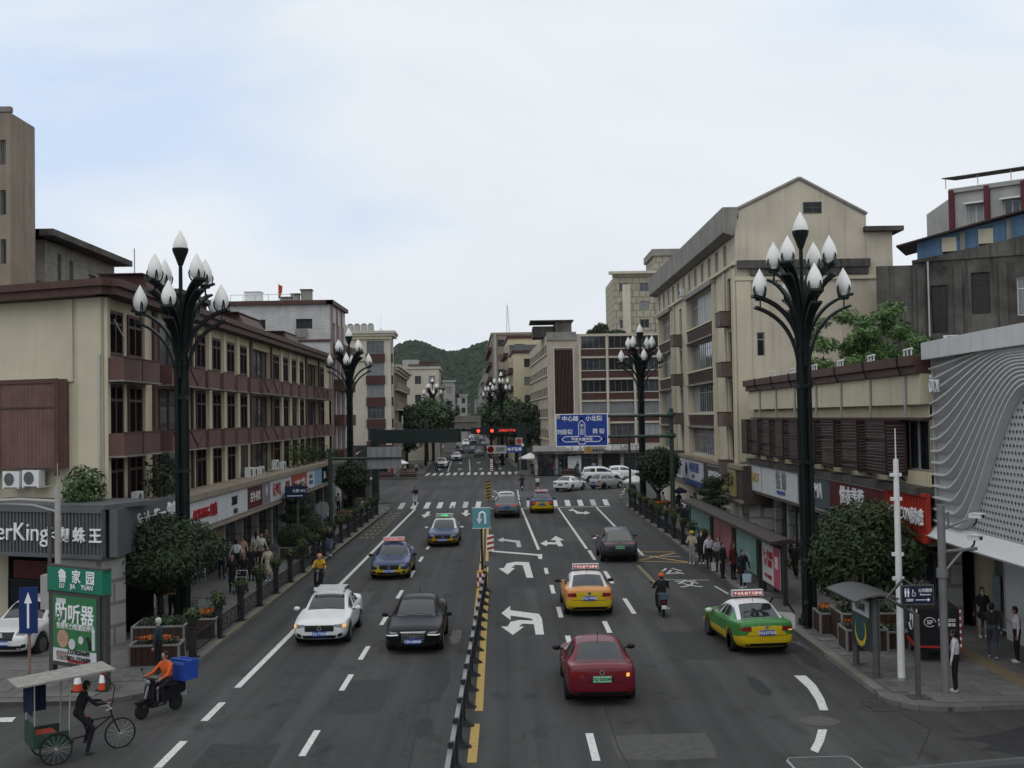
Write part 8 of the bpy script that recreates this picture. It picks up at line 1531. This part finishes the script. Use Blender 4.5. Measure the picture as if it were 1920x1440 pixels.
def person_mesh(P):
    caps = []
    def c(a, ra, b, rb, t): caps.append((Vector(a), ra, Vector(b), rb, t))
    h = P['hip']; ln = P['lean']; sp = lambda z: Vector((0, (z - h) * math.sin(ln), h + (z - h) * math.cos(ln)))
    f = P['female']; sw = .155 if f else .18
    pel, wst, cst, shd, nck = sp(h + .03), sp(h + .16), sp(h + .36), sp(h + .49), sp(h + .55); hd = sp(h + .69) + Vector((0, .02 + P['headtilt'] * .1, 0))
    for s in (-1, 1):
        dx = Vector((s * .065, 0, 0)); c(pel + dx, .115, wst + dx * .8, .10, LE); c(wst + dx * .8, .105 if not f else .095, cst + dx * 1.25, .118, TO); c(cst + dx * 1.2, .115, shd + dx * 1.2, .085, TO)
    c(shd + Vector((-sw, 0, -.015)), .06, shd + Vector((sw, 0, -.015)), .06, TO); c(nck - Vector((0, 0, .06)), .055, hd - Vector((0, 0, .06)), .05, SK)
    c(hd + Vector((0, 0, -.045)), .072, hd + Vector((0, 0, .04)), .09, SK); c(hd + Vector((0, -.02, .045)), .098, hd + Vector((0, -.03, -.01)), .09, HA); c(hd + Vector((0, .085, -.03)), .018, hd + Vector((0, .092, -.012)), .012, SK)
    if f: c(hd + Vector((0, -.05, 0)), .085, hd + Vector((0, -.085, -.26)), .06, HA)
    hands = []
    for s, A in ((-1, P['la']), (1, P['ra'])):
        S_ = shd + Vector((s * (sw + .02), 0, -.02)); E = Vector((s * (sw + .05) + s * A[0][0] * -1, shd.y + A[0][1], shd.z - .28 + (A[0][2] if len(A[0]) > 2 else 0))); W = E + Vector((s * -(A[1][0]), A[1][1], (A[1][2] if len(A[1]) > 2 else -.245)))
        c(S_, .056, E, .046, TO); c(E, .045, W, .034, TO); d = (W - E).normalized(); c(W, .03, W + d * .07, .034, SK); hands.append((W + d * .07, d, s))
    for s, L in ((-1, P['ll']), (1, P['rl'])):
        H = Vector((s * .085, pel.y, h)); K_ = Vector((s * (.095 if not P['seat'] else .15), pel.y + L[0][0], h - .43 + L[0][1])); A_ = Vector((s * (.095 if not P['seat'] else .15), pel.y + L[1][0], max(h - .83 + L[1][1], .0 if P['seat'] else .085))); c(H, .092, K_, .066, LE); c(K_, .064, A_, .045, LE); c(A_ + Vector((0, 0, -.015)), .045, A_ + Vector((0, .15, -.04)), .036, SH); c(A_ + Vector((0, -.03, -.04)), .038, A_ + Vector((0, .1, -.045)), .04, SH)
    if P['coat']: c(wst, .14, sp(h - P['coat']), .19, TO); c(cst, .15, wst, .14, TO)
    b = MB()
    for a, r0, q, r1, t in caps:
        d = (q - a); L = d.length or .001; d = d / L; n_ = 3
        pts = [a - d * r0 * math.cos(math.pi / 2 * k / n_) for k in range(n_)] + [a, q] + [q + d * r1 * math.sin(math.pi / 2 * k / n_) for k in range(1, n_ + 1)]
        rs = [max(r0 * math.sin(math.pi / 2 * k / n_), .004) for k in range(n_)] + [r0, r1] + [max(r1 * math.cos(math.pi / 2 * k / n_), .004) for k in range(1, n_ + 1)]; b.tube(pts, rs, 10)
    me = b.mesh('tmp', M_skin); ob = bpy.data.objects.new('tmp', me); col.objects.link(ob); md = ob.modifiers.new('r', 'REMESH'); md.mode = 'VOXEL'; md.voxel_size = .0235; ms = ob.modifiers.new('s', 'SMOOTH'); ms.iterations = 3; ms.factor = .5
    dg = bpy.context.evaluated_depsgraph_get(); ev = bpy.data.meshes.new_from_object(ob.evaluated_get(dg)); bpy.data.objects.remove(ob)
    nf = len(ev.polygons); C = np.empty(nf * 3); ev.polygons.foreach_get('center', C); C = C.reshape(-1, 3); best = np.full(nf, 9.); mi = np.zeros(nf, int)
    for a, r0, q, r1, t in caps:
        A, D = np.array(a), np.array(q - a); tt = np.clip(((C - A) @ D) / max(D @ D, 1e-6), 0, 1); dist = np.linalg.norm(C - A - tt[:, None] * D, axis=1) - (r0 + (r1 - r0) * tt)
        if t == HA: dist -= .006
        m = dist < best; best[m] = dist[m]; mi[m] = t
    # continuous skin plus fingers, ears, eyes, mouth in the same mesh
    o = MB(); o.v = [tuple(v.co) for v in ev.vertices]; o.f = [tuple(p.vertices) for p in ev.polygons]; o.m = [int(k) for k in mi]
    for W, d, s in hands:
        sd = d.cross(Vector((0, 1, 0))); sd = sd.normalized() if sd.length > .2 else Vector((0, 0, 1)).cross(d).normalized(); fw = sd.cross(d).normalized()
        for k, ln_ in enumerate((.06, .072, .068, .052)): p = W + fw * (k - 1.5) * .018; o.tube([p - d * .02, p + d * ln_ * .55, p + d * ln_ * .9 + sd * s * -.02], [.0095, .0085, .006], 5, SK)
        p = W - d * .03 + fw * .03; o.tube([p, p + fw * .02 + d * .03, p + fw * .022 + d * .055], [.011, .0095, .007], 5, SK)
    for s in (-1, 1): o.ell(hd + Vector((s * .034, .078, .012)), (.013, .008, .007), 6, 4, EY); o.ell(hd + Vector((s * .088, -.005, -.005)), (.014, .022, .03), 6, 4, SK)
    o.ell(hd + Vector((0, .078, -.062)), (.026, .01, .007), 8, 4, LI)
    r = o.mesh('person', [M_skin, M_hair, M_top, M_leg, M_shoe, M_eye, M_lip], True); r['head'] = tuple(hd); return r
POSES = dict(
 stand=pose(), standf=pose(female=True, coat=.12), coatf=pose(female=True, coat=.42), armsf=pose(female=True, la=((-.05, .03), (.08, .17, -.02))), hold=pose(la=((-.05, .05), (.1, .16, .02))), phone=pose(ra=((-.04, .06), (.08, .16, .16)), headtilt=.4),
 walk=pose(la=((-.03, .12), (0, .1, -.21)), ra=((-.03, -.1), (0, .0, -.24)), ll=((.16, .02), (.05, .03)), rl=((-.02, .01), (-.3, .05)), lean=.05), walkf=pose(female=True, la=((-.03, -.1), (0, .0, -.24)), ra=((-.03, .1), (0, .08, -.22)), ll=((-.02, .01), (-.26, .05)), rl=((.14, .02), (.06, .03)), lean=.04),
 ride=pose(hip=.86, lean=.12, la=((-.06, .2, .03), (-.02, .24, -.06)), ll=((.36, .34), (.3, .31)), seat=True), pedal=pose(hip=1.0, lean=.3, la=((-.03, .22, .04), (.05, .25, -.02)), ll=((.34, .18), (.2, .15)), rl=((.3, .08), (.16, -.05)), seat=True),
 sit=pose(hip=.55, lean=.05, la=((-.04, .12), (.06, .2, .02)), ll=((.4, .36), (.36, .38)), seat=True))
_pm = {}
_cm = {}
def cloth(c):
    k = tuple(round(x, 3) for x in c)
    if k not in _cm: _cm[k] = mat('cloth_' + '_'.join(str(x) for x in k), c, .85, var=.12, scale=14)
    return _cm[k]
def person(label, ps, x, y, rz, top, legs, shoes=(.05, .05, .05), hair=None, mask=None, helmet=None, z=.13, s=1.0, group='people', vest=None):
    if ps not in _pm: _pm[ps] = person_mesh(POSES[ps])
    me = _pm[ps]; o = put('person', me, None, (x, y, z), R(rz)); o.scale = (s, s, s); tag(o, label, 'person', group)
    for i, m in ((HA, cloth(hair) if hair else None), (TO, cloth(top)), (LE, cloth(legs)), (SH, cloth(shoes))):
        if m: o.material_slots[i].link = 'OBJECT'; o.material_slots[i].material = m
    hd = Vector(me['head'])
    if mask: MB().ell(hd + Vector((0, .052, -.055)), (.062, .05, .045), 10, 6).build('face_mask', cloth(mask), o, True)
    if helmet: b = MB(); b.lathe([(.128, -.01), (.132, .03), (.115, .09), (.07, .135), (.01, .15)], 14, hd + Vector((0, -.015, .0))); b.ell(hd + Vector((0, .1, .005)), (.09, .05, .012), 10, 4); b.build('helmet', cloth(helmet), o, True)
    if vest: 
        for k in (0, 1): MB().lathe([(.205, 0), (.205, .05)], 14, (0, 0, 1.08 + .14 * k)).build('reflective_band', cloth((.5, .45, .2)), o).scale = (1, .75, 1)
    return o
K0 = (.012, .012, .014); KB = (.02, .02, .025); WH = (.5, .5, .5); NV = (.015, .02, .045); JN = (.08, .13, .2); BG = (.34, .28, .2); GY = (.12, .12, .12)
def z9(x, y): return G(1280 + x / 3, 960 + y / 3, .13)
def zl_(x, y): return G(380 + x / 6, 900 + y / 6, .13)
def z7_(x, y): return G(1180 + x / 6, 840 + y / 6, .13)
def at(f, x, y): p = f(x, y); return p.x, p.y
# right corner
person('person in white shirt and black trousers leaning by the grey camera pole', 'stand', 12.28, 31.55, 60, WH, K0, WH); person('person in dark jacket walking away past the glass shop front', 'walk', *at(z9, 1745, 825), -20, (.02, .018, .016), (.05, .06, .08), WH); person('person in black coat and blue mask facing the viewer by the glass', 'standf', *at(z9, 1690, 710), 175, K0, (.3, .27, .24), WH, mask=(.25, .4, .45)); person('person in pale lilac top at the right edge raising a phone', 'phone', *at(z9, 1885, 850), 80, (.45, .4, .45), K0, WH, hair=(.03, .015, .01)); person('person in white shirt half hidden behind the camera pole', 'stand', 15.4, 42.3, 200, WH, K0)
# bus stop
BS_ = [(55, 295, 'hold', 150, BG, (.25, .25, .25), WH, 'person in khaki coat and yellow cap at the head of the bus queue', None), (105, 295, 'standf', 190, K0, K0, WH, 'person all in black with white shoes second in the bus queue', WH), (150, 320, 'stand', 200, (.42, .4, .45), K0, K0, 'person in lilac jacket and dark trousers third in the bus queue', WH), (225, 375, 'stand', 230, KB, KB, K0, 'tall person in black in the middle of the bus queue', (.3, .4, .45)), (205, 340, 'hold', 160, (.2, .22, .25), KB, K0, 'person with pale sleeves behind the tall one in the bus queue', None), (285, 380, 'standf', 220, (.08, .012, .015), K0, K0, 'person in dark red jacket under the bus shelter', None), (340, 430, 'stand', 200, KB, KB, WH, 'person in black with blue mask last in the bus queue', (.3, .42, .45))]
for x, y, ps, rz, t_, l_, s_, lab, mk in BS_: person(lab, ps, *at(z9, x, y), rz, t_, l_, s_, mask=mk)
t = thing('yellow_cap', 'yellow cap worn by the first person in the bus queue', 'cap', (0, 0, 0)); q = [o for o in bpy.data.objects if o.get('label', '').startswith('person in khaki')][0]; t.location = q.location + Vector((0, 0, 1.66)); MB().lathe([(.12, -.03), (.12, .03), (.08, .09), (.01, .1)], 12).build('crown', cloth((.4, .3, .04)), t); MB().ell((0, -.12, -.02), (.1, .08, .012), 10, 4).build('brim', cloth((.4, .3, .04)), t)
def bag(label, x, y, z, c, sc=1.0):
    t = thing('bag', label, 'bag', (x, y, z)); b = MB().add([(-.17, -.07, 0), (.17, -.07, 0), (.17, .07, 0), (-.17, .07, 0), (-.2, -.04, .36), (.2, -.04, .36), (.2, .04, .36), (-.2, .04, .36)], [(3, 2, 1, 0), (4, 5, 6, 7), (0, 1, 5, 4), (1, 2, 6, 5), (2, 3, 7, 6), (3, 0, 4, 7)]); b.build('bag_body', c, t); MB().tube([(-.08, 0, .36), (-.06, 0, .5), (.06, 0, .5), (.08, 0, .36)], .01, 5).build('handle', c, t); t.scale = (sc,) * 3
x, y = at(z9, 340, 430); bag('pale blue carrier bag hanging from the last person in the queue', x + .12, y - .28, .45, mat('bag_blue', (.4, .55, .6), .6)); x, y = at(z9, 185, 330); bag('white plastic bag on the ground beside the bus queue', x, y, .13, mat('bag_white', (.5, .5, .5), .5), 1.1)
# behind the shelter, right shops
for i, (x, y, ps, rz, t_, l_, lab) in enumerate(((470, 880, 'walk', 170, (.3, .05, .05), JN, 'person in red and white hoodie walking on the right walkway'), (430, 860, 'walkf', 10, (.12, .16, .24), JN, 'person in blue denim jacket on the right walkway'), (540, 880, 'stand', 190, K0, BG, 'person in black top and beige trousers on the right walkway'), (600, 880, 'walk', 10, KB, KB, 'person in black walking away on the right walkway'), (660, 890, 'walk', 350, KB, K0, 'tall person in black with backpack on the right walkway'), (700, 760, 'standf', 30, NV, K0, 'person in navy under the bank sign'), (640, 800, 'walkf', 190, WH, K0, 'person in white top coming from the bank'), (520, 760, 'walk', 180, K0, K0, 'person in black beside the green sign pole'), (385, 700, 'stand', 100, WH, GY, 'person in white shirt behind the green sign pole'), (560, 700, 'standf', 200, NV, K0, 'person with dark umbrella near the bank'), (740, 720, 'stand', 20, GY, K0, 'person in grey waiting by the shop door'))): person(lab, ps, *at(z7_, x, y + 40), rz, t_, l_, WH if i % 2 else K0)
for i, (px, py, ps, rz, t_, l_, lab) in enumerate(((1452, 1058, 'walkf', 20, (.45, .42, .4), JN, 'person in cream and pink jacket behind the bus shelter'), (1470, 1062, 'walk', 10, (.42, .22, .02), K0, 'person in yellow jacket behind the bus shelter'), (1490, 1070, 'walk', 200, KB, K0, 'person in black walking behind the shelter posts'), (1418, 1040, 'stand', 180, (.1, .14, .2), JN, 'person in blue by the stone pier'), (1492, 1085, 'walk', 150, K0, K0, 'person in dark clothes striding beside the right lamp'), (1536, 1075, 'standf', 200, (.25, .2, .2), K0, 'person in mauve half hidden behind the right tree'), (1665, 1120, 'walk', 190, K0, K0, 'dark figure by the shop doors behind the white pole'))): person(lab, ps, *at(lambda a, b: G(a, b, .13), px, py), rz, t_, l_)
# left walkway
for i, (x, y, ps, rz, t_, l_, lab, hr) in enumerate(((335, 1265, 'coatf', 190, K0, K0, 'person in long black coat beside the pushchair', None), (470, 1240, 'standf', 180, K0, K0, 'person with white sleeves pushing the pushchair', None), (215, 1125, 'walk', 20, K0, K0, 'person in black walking away by the left shop windows', None), (550, 1135, 'coatf', 170, K0, K0, 'person in long dark coat in the left crowd', None), (670, 1135, 'hold', 190, K0, K0, 'person in black jacket in front of the left crowd', None), (735, 1145, 'coatf', 185, (.42, .36, .28), JN, 'person in cream coat and blue jeans on the left walkway', None), (600, 935, 'walkf', 10, WH, BG, 'person in white blouse at the back of the left crowd', None), (660, 960, 'standf', 200, (.42, .4, .36), K0, 'person in ivory top behind the left crowd', None), (380, 1050, 'stand', 20, WH, K0, 'person in white shirt with strap by the left pier', None), (450, 1000, 'standf', 180, (.42, .24, .19), GY, 'person in peach top by the yellow poster', None), (720, 900, 'hold', 190, (.06, .05, .035), K0, 'person in olive jacket by the shop door', None), (1435, 865, 'walk', 175, K0, JN, 'person in black jacket and jeans walking along the left kerb', None))): person(lab, ps, *at(zl_, x, y), rz, t_, l_, WH if i in (5, 6, 11) else K0)
x, y = at(zl_, 430, 1275); t = thing('pushchair', 'dark pushchair in front of two people on the left walkway', 'pushchair', (x, y, .13), R(180)); MB().box(-.22, .22, -.25, .2, .35, .42).box(-.22, .22, -.28, -.2, .42, .85).build('seat', M_trimb, t); MB().tube([(-.24, -.3, 1.0), (-.24, .3, .12)], .015, 6).tube([(.24, -.3, 1.0), (.24, .3, .12)], .015, 6).tube([(-.24, -.3, 1.0), (.24, -.3, 1.0)], .018, 6).tube([(-.24, .1, .75), (.24, .1, .75)], .015, 6).build('frame', M_alu, t)
for a in ((-.25, -.3), (.25, -.3), (-.25, .3), (.25, .3)): MB().lathe([(.1, -.02), (.1, .02)], 14, (a[0], a[1], .1), 0, 'x').build('wheel', M_tyre, t)
person('street sweeper in red reflective vest behind the round left tree', 'hold', -13.3, 45.0, 190, (.4, .05, .03), K0, vest=True); t = thing('broom', 'red broom leaning from the street sweeper', 'broom', (-13.3, 44.6, .13)); MB().tube([(0, .1, 1.1), (0, -.25, .15)], .014, 6).build('handle', M_bark, t); MB().box(-.22, .22, -.35, -.2, 0, .15).build('bristles', M_sred, t)
person('person in black walking beside the dark shop door at left', 'walk', -14.55, 42.3, 200, K0, K0); person('person in white sun hood behind the orange flower planter', 'stand', -11.0, 35.7, 90, (.02, .035, .05), K0, hair=(.45, .45, .42))
person('person crouching stall keeper by the left shops', 'sit', -13.6, 70.6, 160, (.3, .18, .2), K0)
# riders
def rider(label, sc, top, legs, helmet=None, mask=None, dz=0, ps='ride', grp='riders'):
    o = person(label, ps, sc.location.x, sc.location.y, 0, top, legs, helmet=helmet, mask=mask, z=dz, group=grp); o.rotation_euler = sc.rotation_euler; d = Matrix.Rotation(sc.rotation_euler.z, 3, 'Z') @ Vector((0, -.28, 0)); o.location = (sc.location.x + d.x, sc.location.y + d.y, sc.location.z + dz); return o
s1 = scooter('dark scooter under the rider in yellow', -8.93, 53.4, R(180), K0); rider('rider in yellow jacket with pink helmet and mask', s1, (.5, .30, .02), K0, (.5, .22, .14), (.5, .55, .6))
s2 = scooter('dark scooter with blue crate crossing at lower left', -9.62, 31.3, R(148), K0); rider('rider in orange jacket on the scooter at lower left', s2, (.5, .09, .02), K0)
d = Matrix.Rotation(R(148), 3, 'Z') @ Vector((.0, -.78, .82)); t = thing('blue_crate', 'bright blue plastic crate on the back of the scooter', 'crate', Vector((-9.62, 31.3, 0)) + d, R(148)); MB().box(-.36, .36, -.27, .27, 0, .05).box(-.36, .36, -.27, -.24, .05, .5).box(-.36, .36, .24, .27, .05, .5).box(-.36, -.33, -.24, .24, .05, .5).box(.33, .36, -.24, .24, .05, .5).build('crate_body', mat('crate_blue', (.02, .06, .30), .5, var=.15, scale=8), t); MB().box(-.38, .38, -.29, -.272, .42, .52).box(-.38, .38, .272, .29, .42, .52).box(-.38, .38, -.03, .03, .503, .53).build('crate_rim', mat('crate_rim', (.05, .11, .38), .5), t)
s3 = motorbike('black motorbike driving away in the right lanes', 6.0, 45.3, R(0), K0); rider('motorbike rider in black with orange helmet driving away', s3, K0, K0, (.45, .10, .03))
for lab, lab2, px, py, a, c, t_, hm in (('white-fronted scooter coming over the near crossing', 'rider in dark hooded coat coming over the near crossing', 779, 947, 180, WH, (.02, .022, .03), None), ('black motor scooter waiting in the middle of the crossing', 'rider in black waiting in the middle of the crossing', 979, 920, 0, K0, K0, (.05, .02, .02)), ('red scooter riding beside the black one in the crossing', 'rider in white shirt on the red scooter', 1008, 922, 0, (.25, .03, .03), WH, (.3, .1, .1)), ('small white scooter entering the far street', 'rider on the small white scooter entering the far street', 938, 871, 0, WH, K0, (.5, .5, .5)), ('dark scooter waiting at the far left kerb', 'rider waiting at the far left kerb', 819, 886, 180, K0, K0, None), ('grey scooter near the far median', 'rider in white helmet near the far median', 905, 862, 0, GY, GY, (.5, .5, .5))):
    p = G(px, py); s = scooter(lab, p.x, p.y, R(a), c); rider(lab2, s, t_, K0, hm)
o = person('rickshaw driver in black pedalling at lower left', 'pedal', 0, 0, 0, K0, K0, z=0, group='riders'); o.rotation_euler = TK.rotation_euler; d = Matrix.Rotation(TK.rotation_euler.z, 3, 'Z') @ Vector((0, .62, 0)); o.location = (TK.location.x + d.x, TK.location.y + d.y, -.03)
# crossing waiters and far crowds
person('person seated on the kerb rail at the right of the near crossing', 'sit', 10.6, 103.2, 90, WH, (.4, .4, .4), z=.2); person('person standing under the small white umbrella', 'stand', 11.3, 103, 200, GY, K0)
rr = random.Random(11); cl = [K0, KB, WH, (.3, .04, .05), (.25, .25, .25), NV, (.4, .33, .25), (.14, .2, .3)]
wd = {0: 'black', 1: 'near-black', 2: 'white', 3: 'dark red', 4: 'grey', 5: 'navy', 6: 'beige', 7: 'slate'}
spots = [(3.2 + i * .75 + rr.uniform(-.2, .2), 153.6 - (i % 3) * .9 - i * .1) for i in range(12)]
for i, (x, y) in enumerate(spots): k = rr.randrange(8); person(f'{_ord[i]} person from the left in the far right corner crowd, dressed in {wd[k]}', rr.choice(['stand', 'standf', 'walk', 'hold']), x, y, rr.uniform(0, 360), cl[k], rr.choice([K0, JN, GY]))
for i, (x, y) in enumerate(((-16.5, 152.5), (-15.6, 153.5), (-13.9, 154), (-18, 153), (-12.6, 156.5))): k = (i * 3) % 8; person(f'person dressed in {wd[k]} standing at the far left corner, {_ord[i]} of five', ['stand', 'standf', 'hold', 'walk', 'walkf'][i], x, y, 40 * i, cl[k], K0)
for i, (x, y) in enumerate(((-12.6, 80), (-13.4, 82.5), (-14.0, 86), (-13.2, 92), (-14.2, 95))): k = (i * 5 + 2) % 8; person(f'person dressed in {wd[k]} on the far part of the left walkway, {_ord[i]} of five', ['walk', 'standf', 'walkf', 'stand', 'walk'][i], x, y, 170 * (i % 2), cl[k], K0)
x, y = at(z7_, 575, 740); umbrella('dark purple umbrella held up near the bank', x, y, .55, 2.0, cloth((.03, .025, .07)))

# ------------------------------------------------------------------ air between the viewer and the hills
hm = bpy.data.materials.new('haze_air'); hm.use_nodes = True; t_ = hm.node_tree; t_.nodes.remove(t_.nodes['Principled BSDF'])
pv = t_.nodes.new('ShaderNodeVolumePrincipled'); pv.inputs['Color'].default_value = (.86, .92, 1.0, 1); pv.inputs['Density'].default_value = .00005; pv.inputs['Anisotropy'].default_value = .2
t_.links.new(pv.outputs[0], t_.nodes['Material Output'].inputs['Volume'])
hz = MB().box(-950, 950, -150, 2150, -1.5, 95).build('haze', hm); tag(hz, 'thin pale haze over the street and hills', 'haze', kind='stuff')
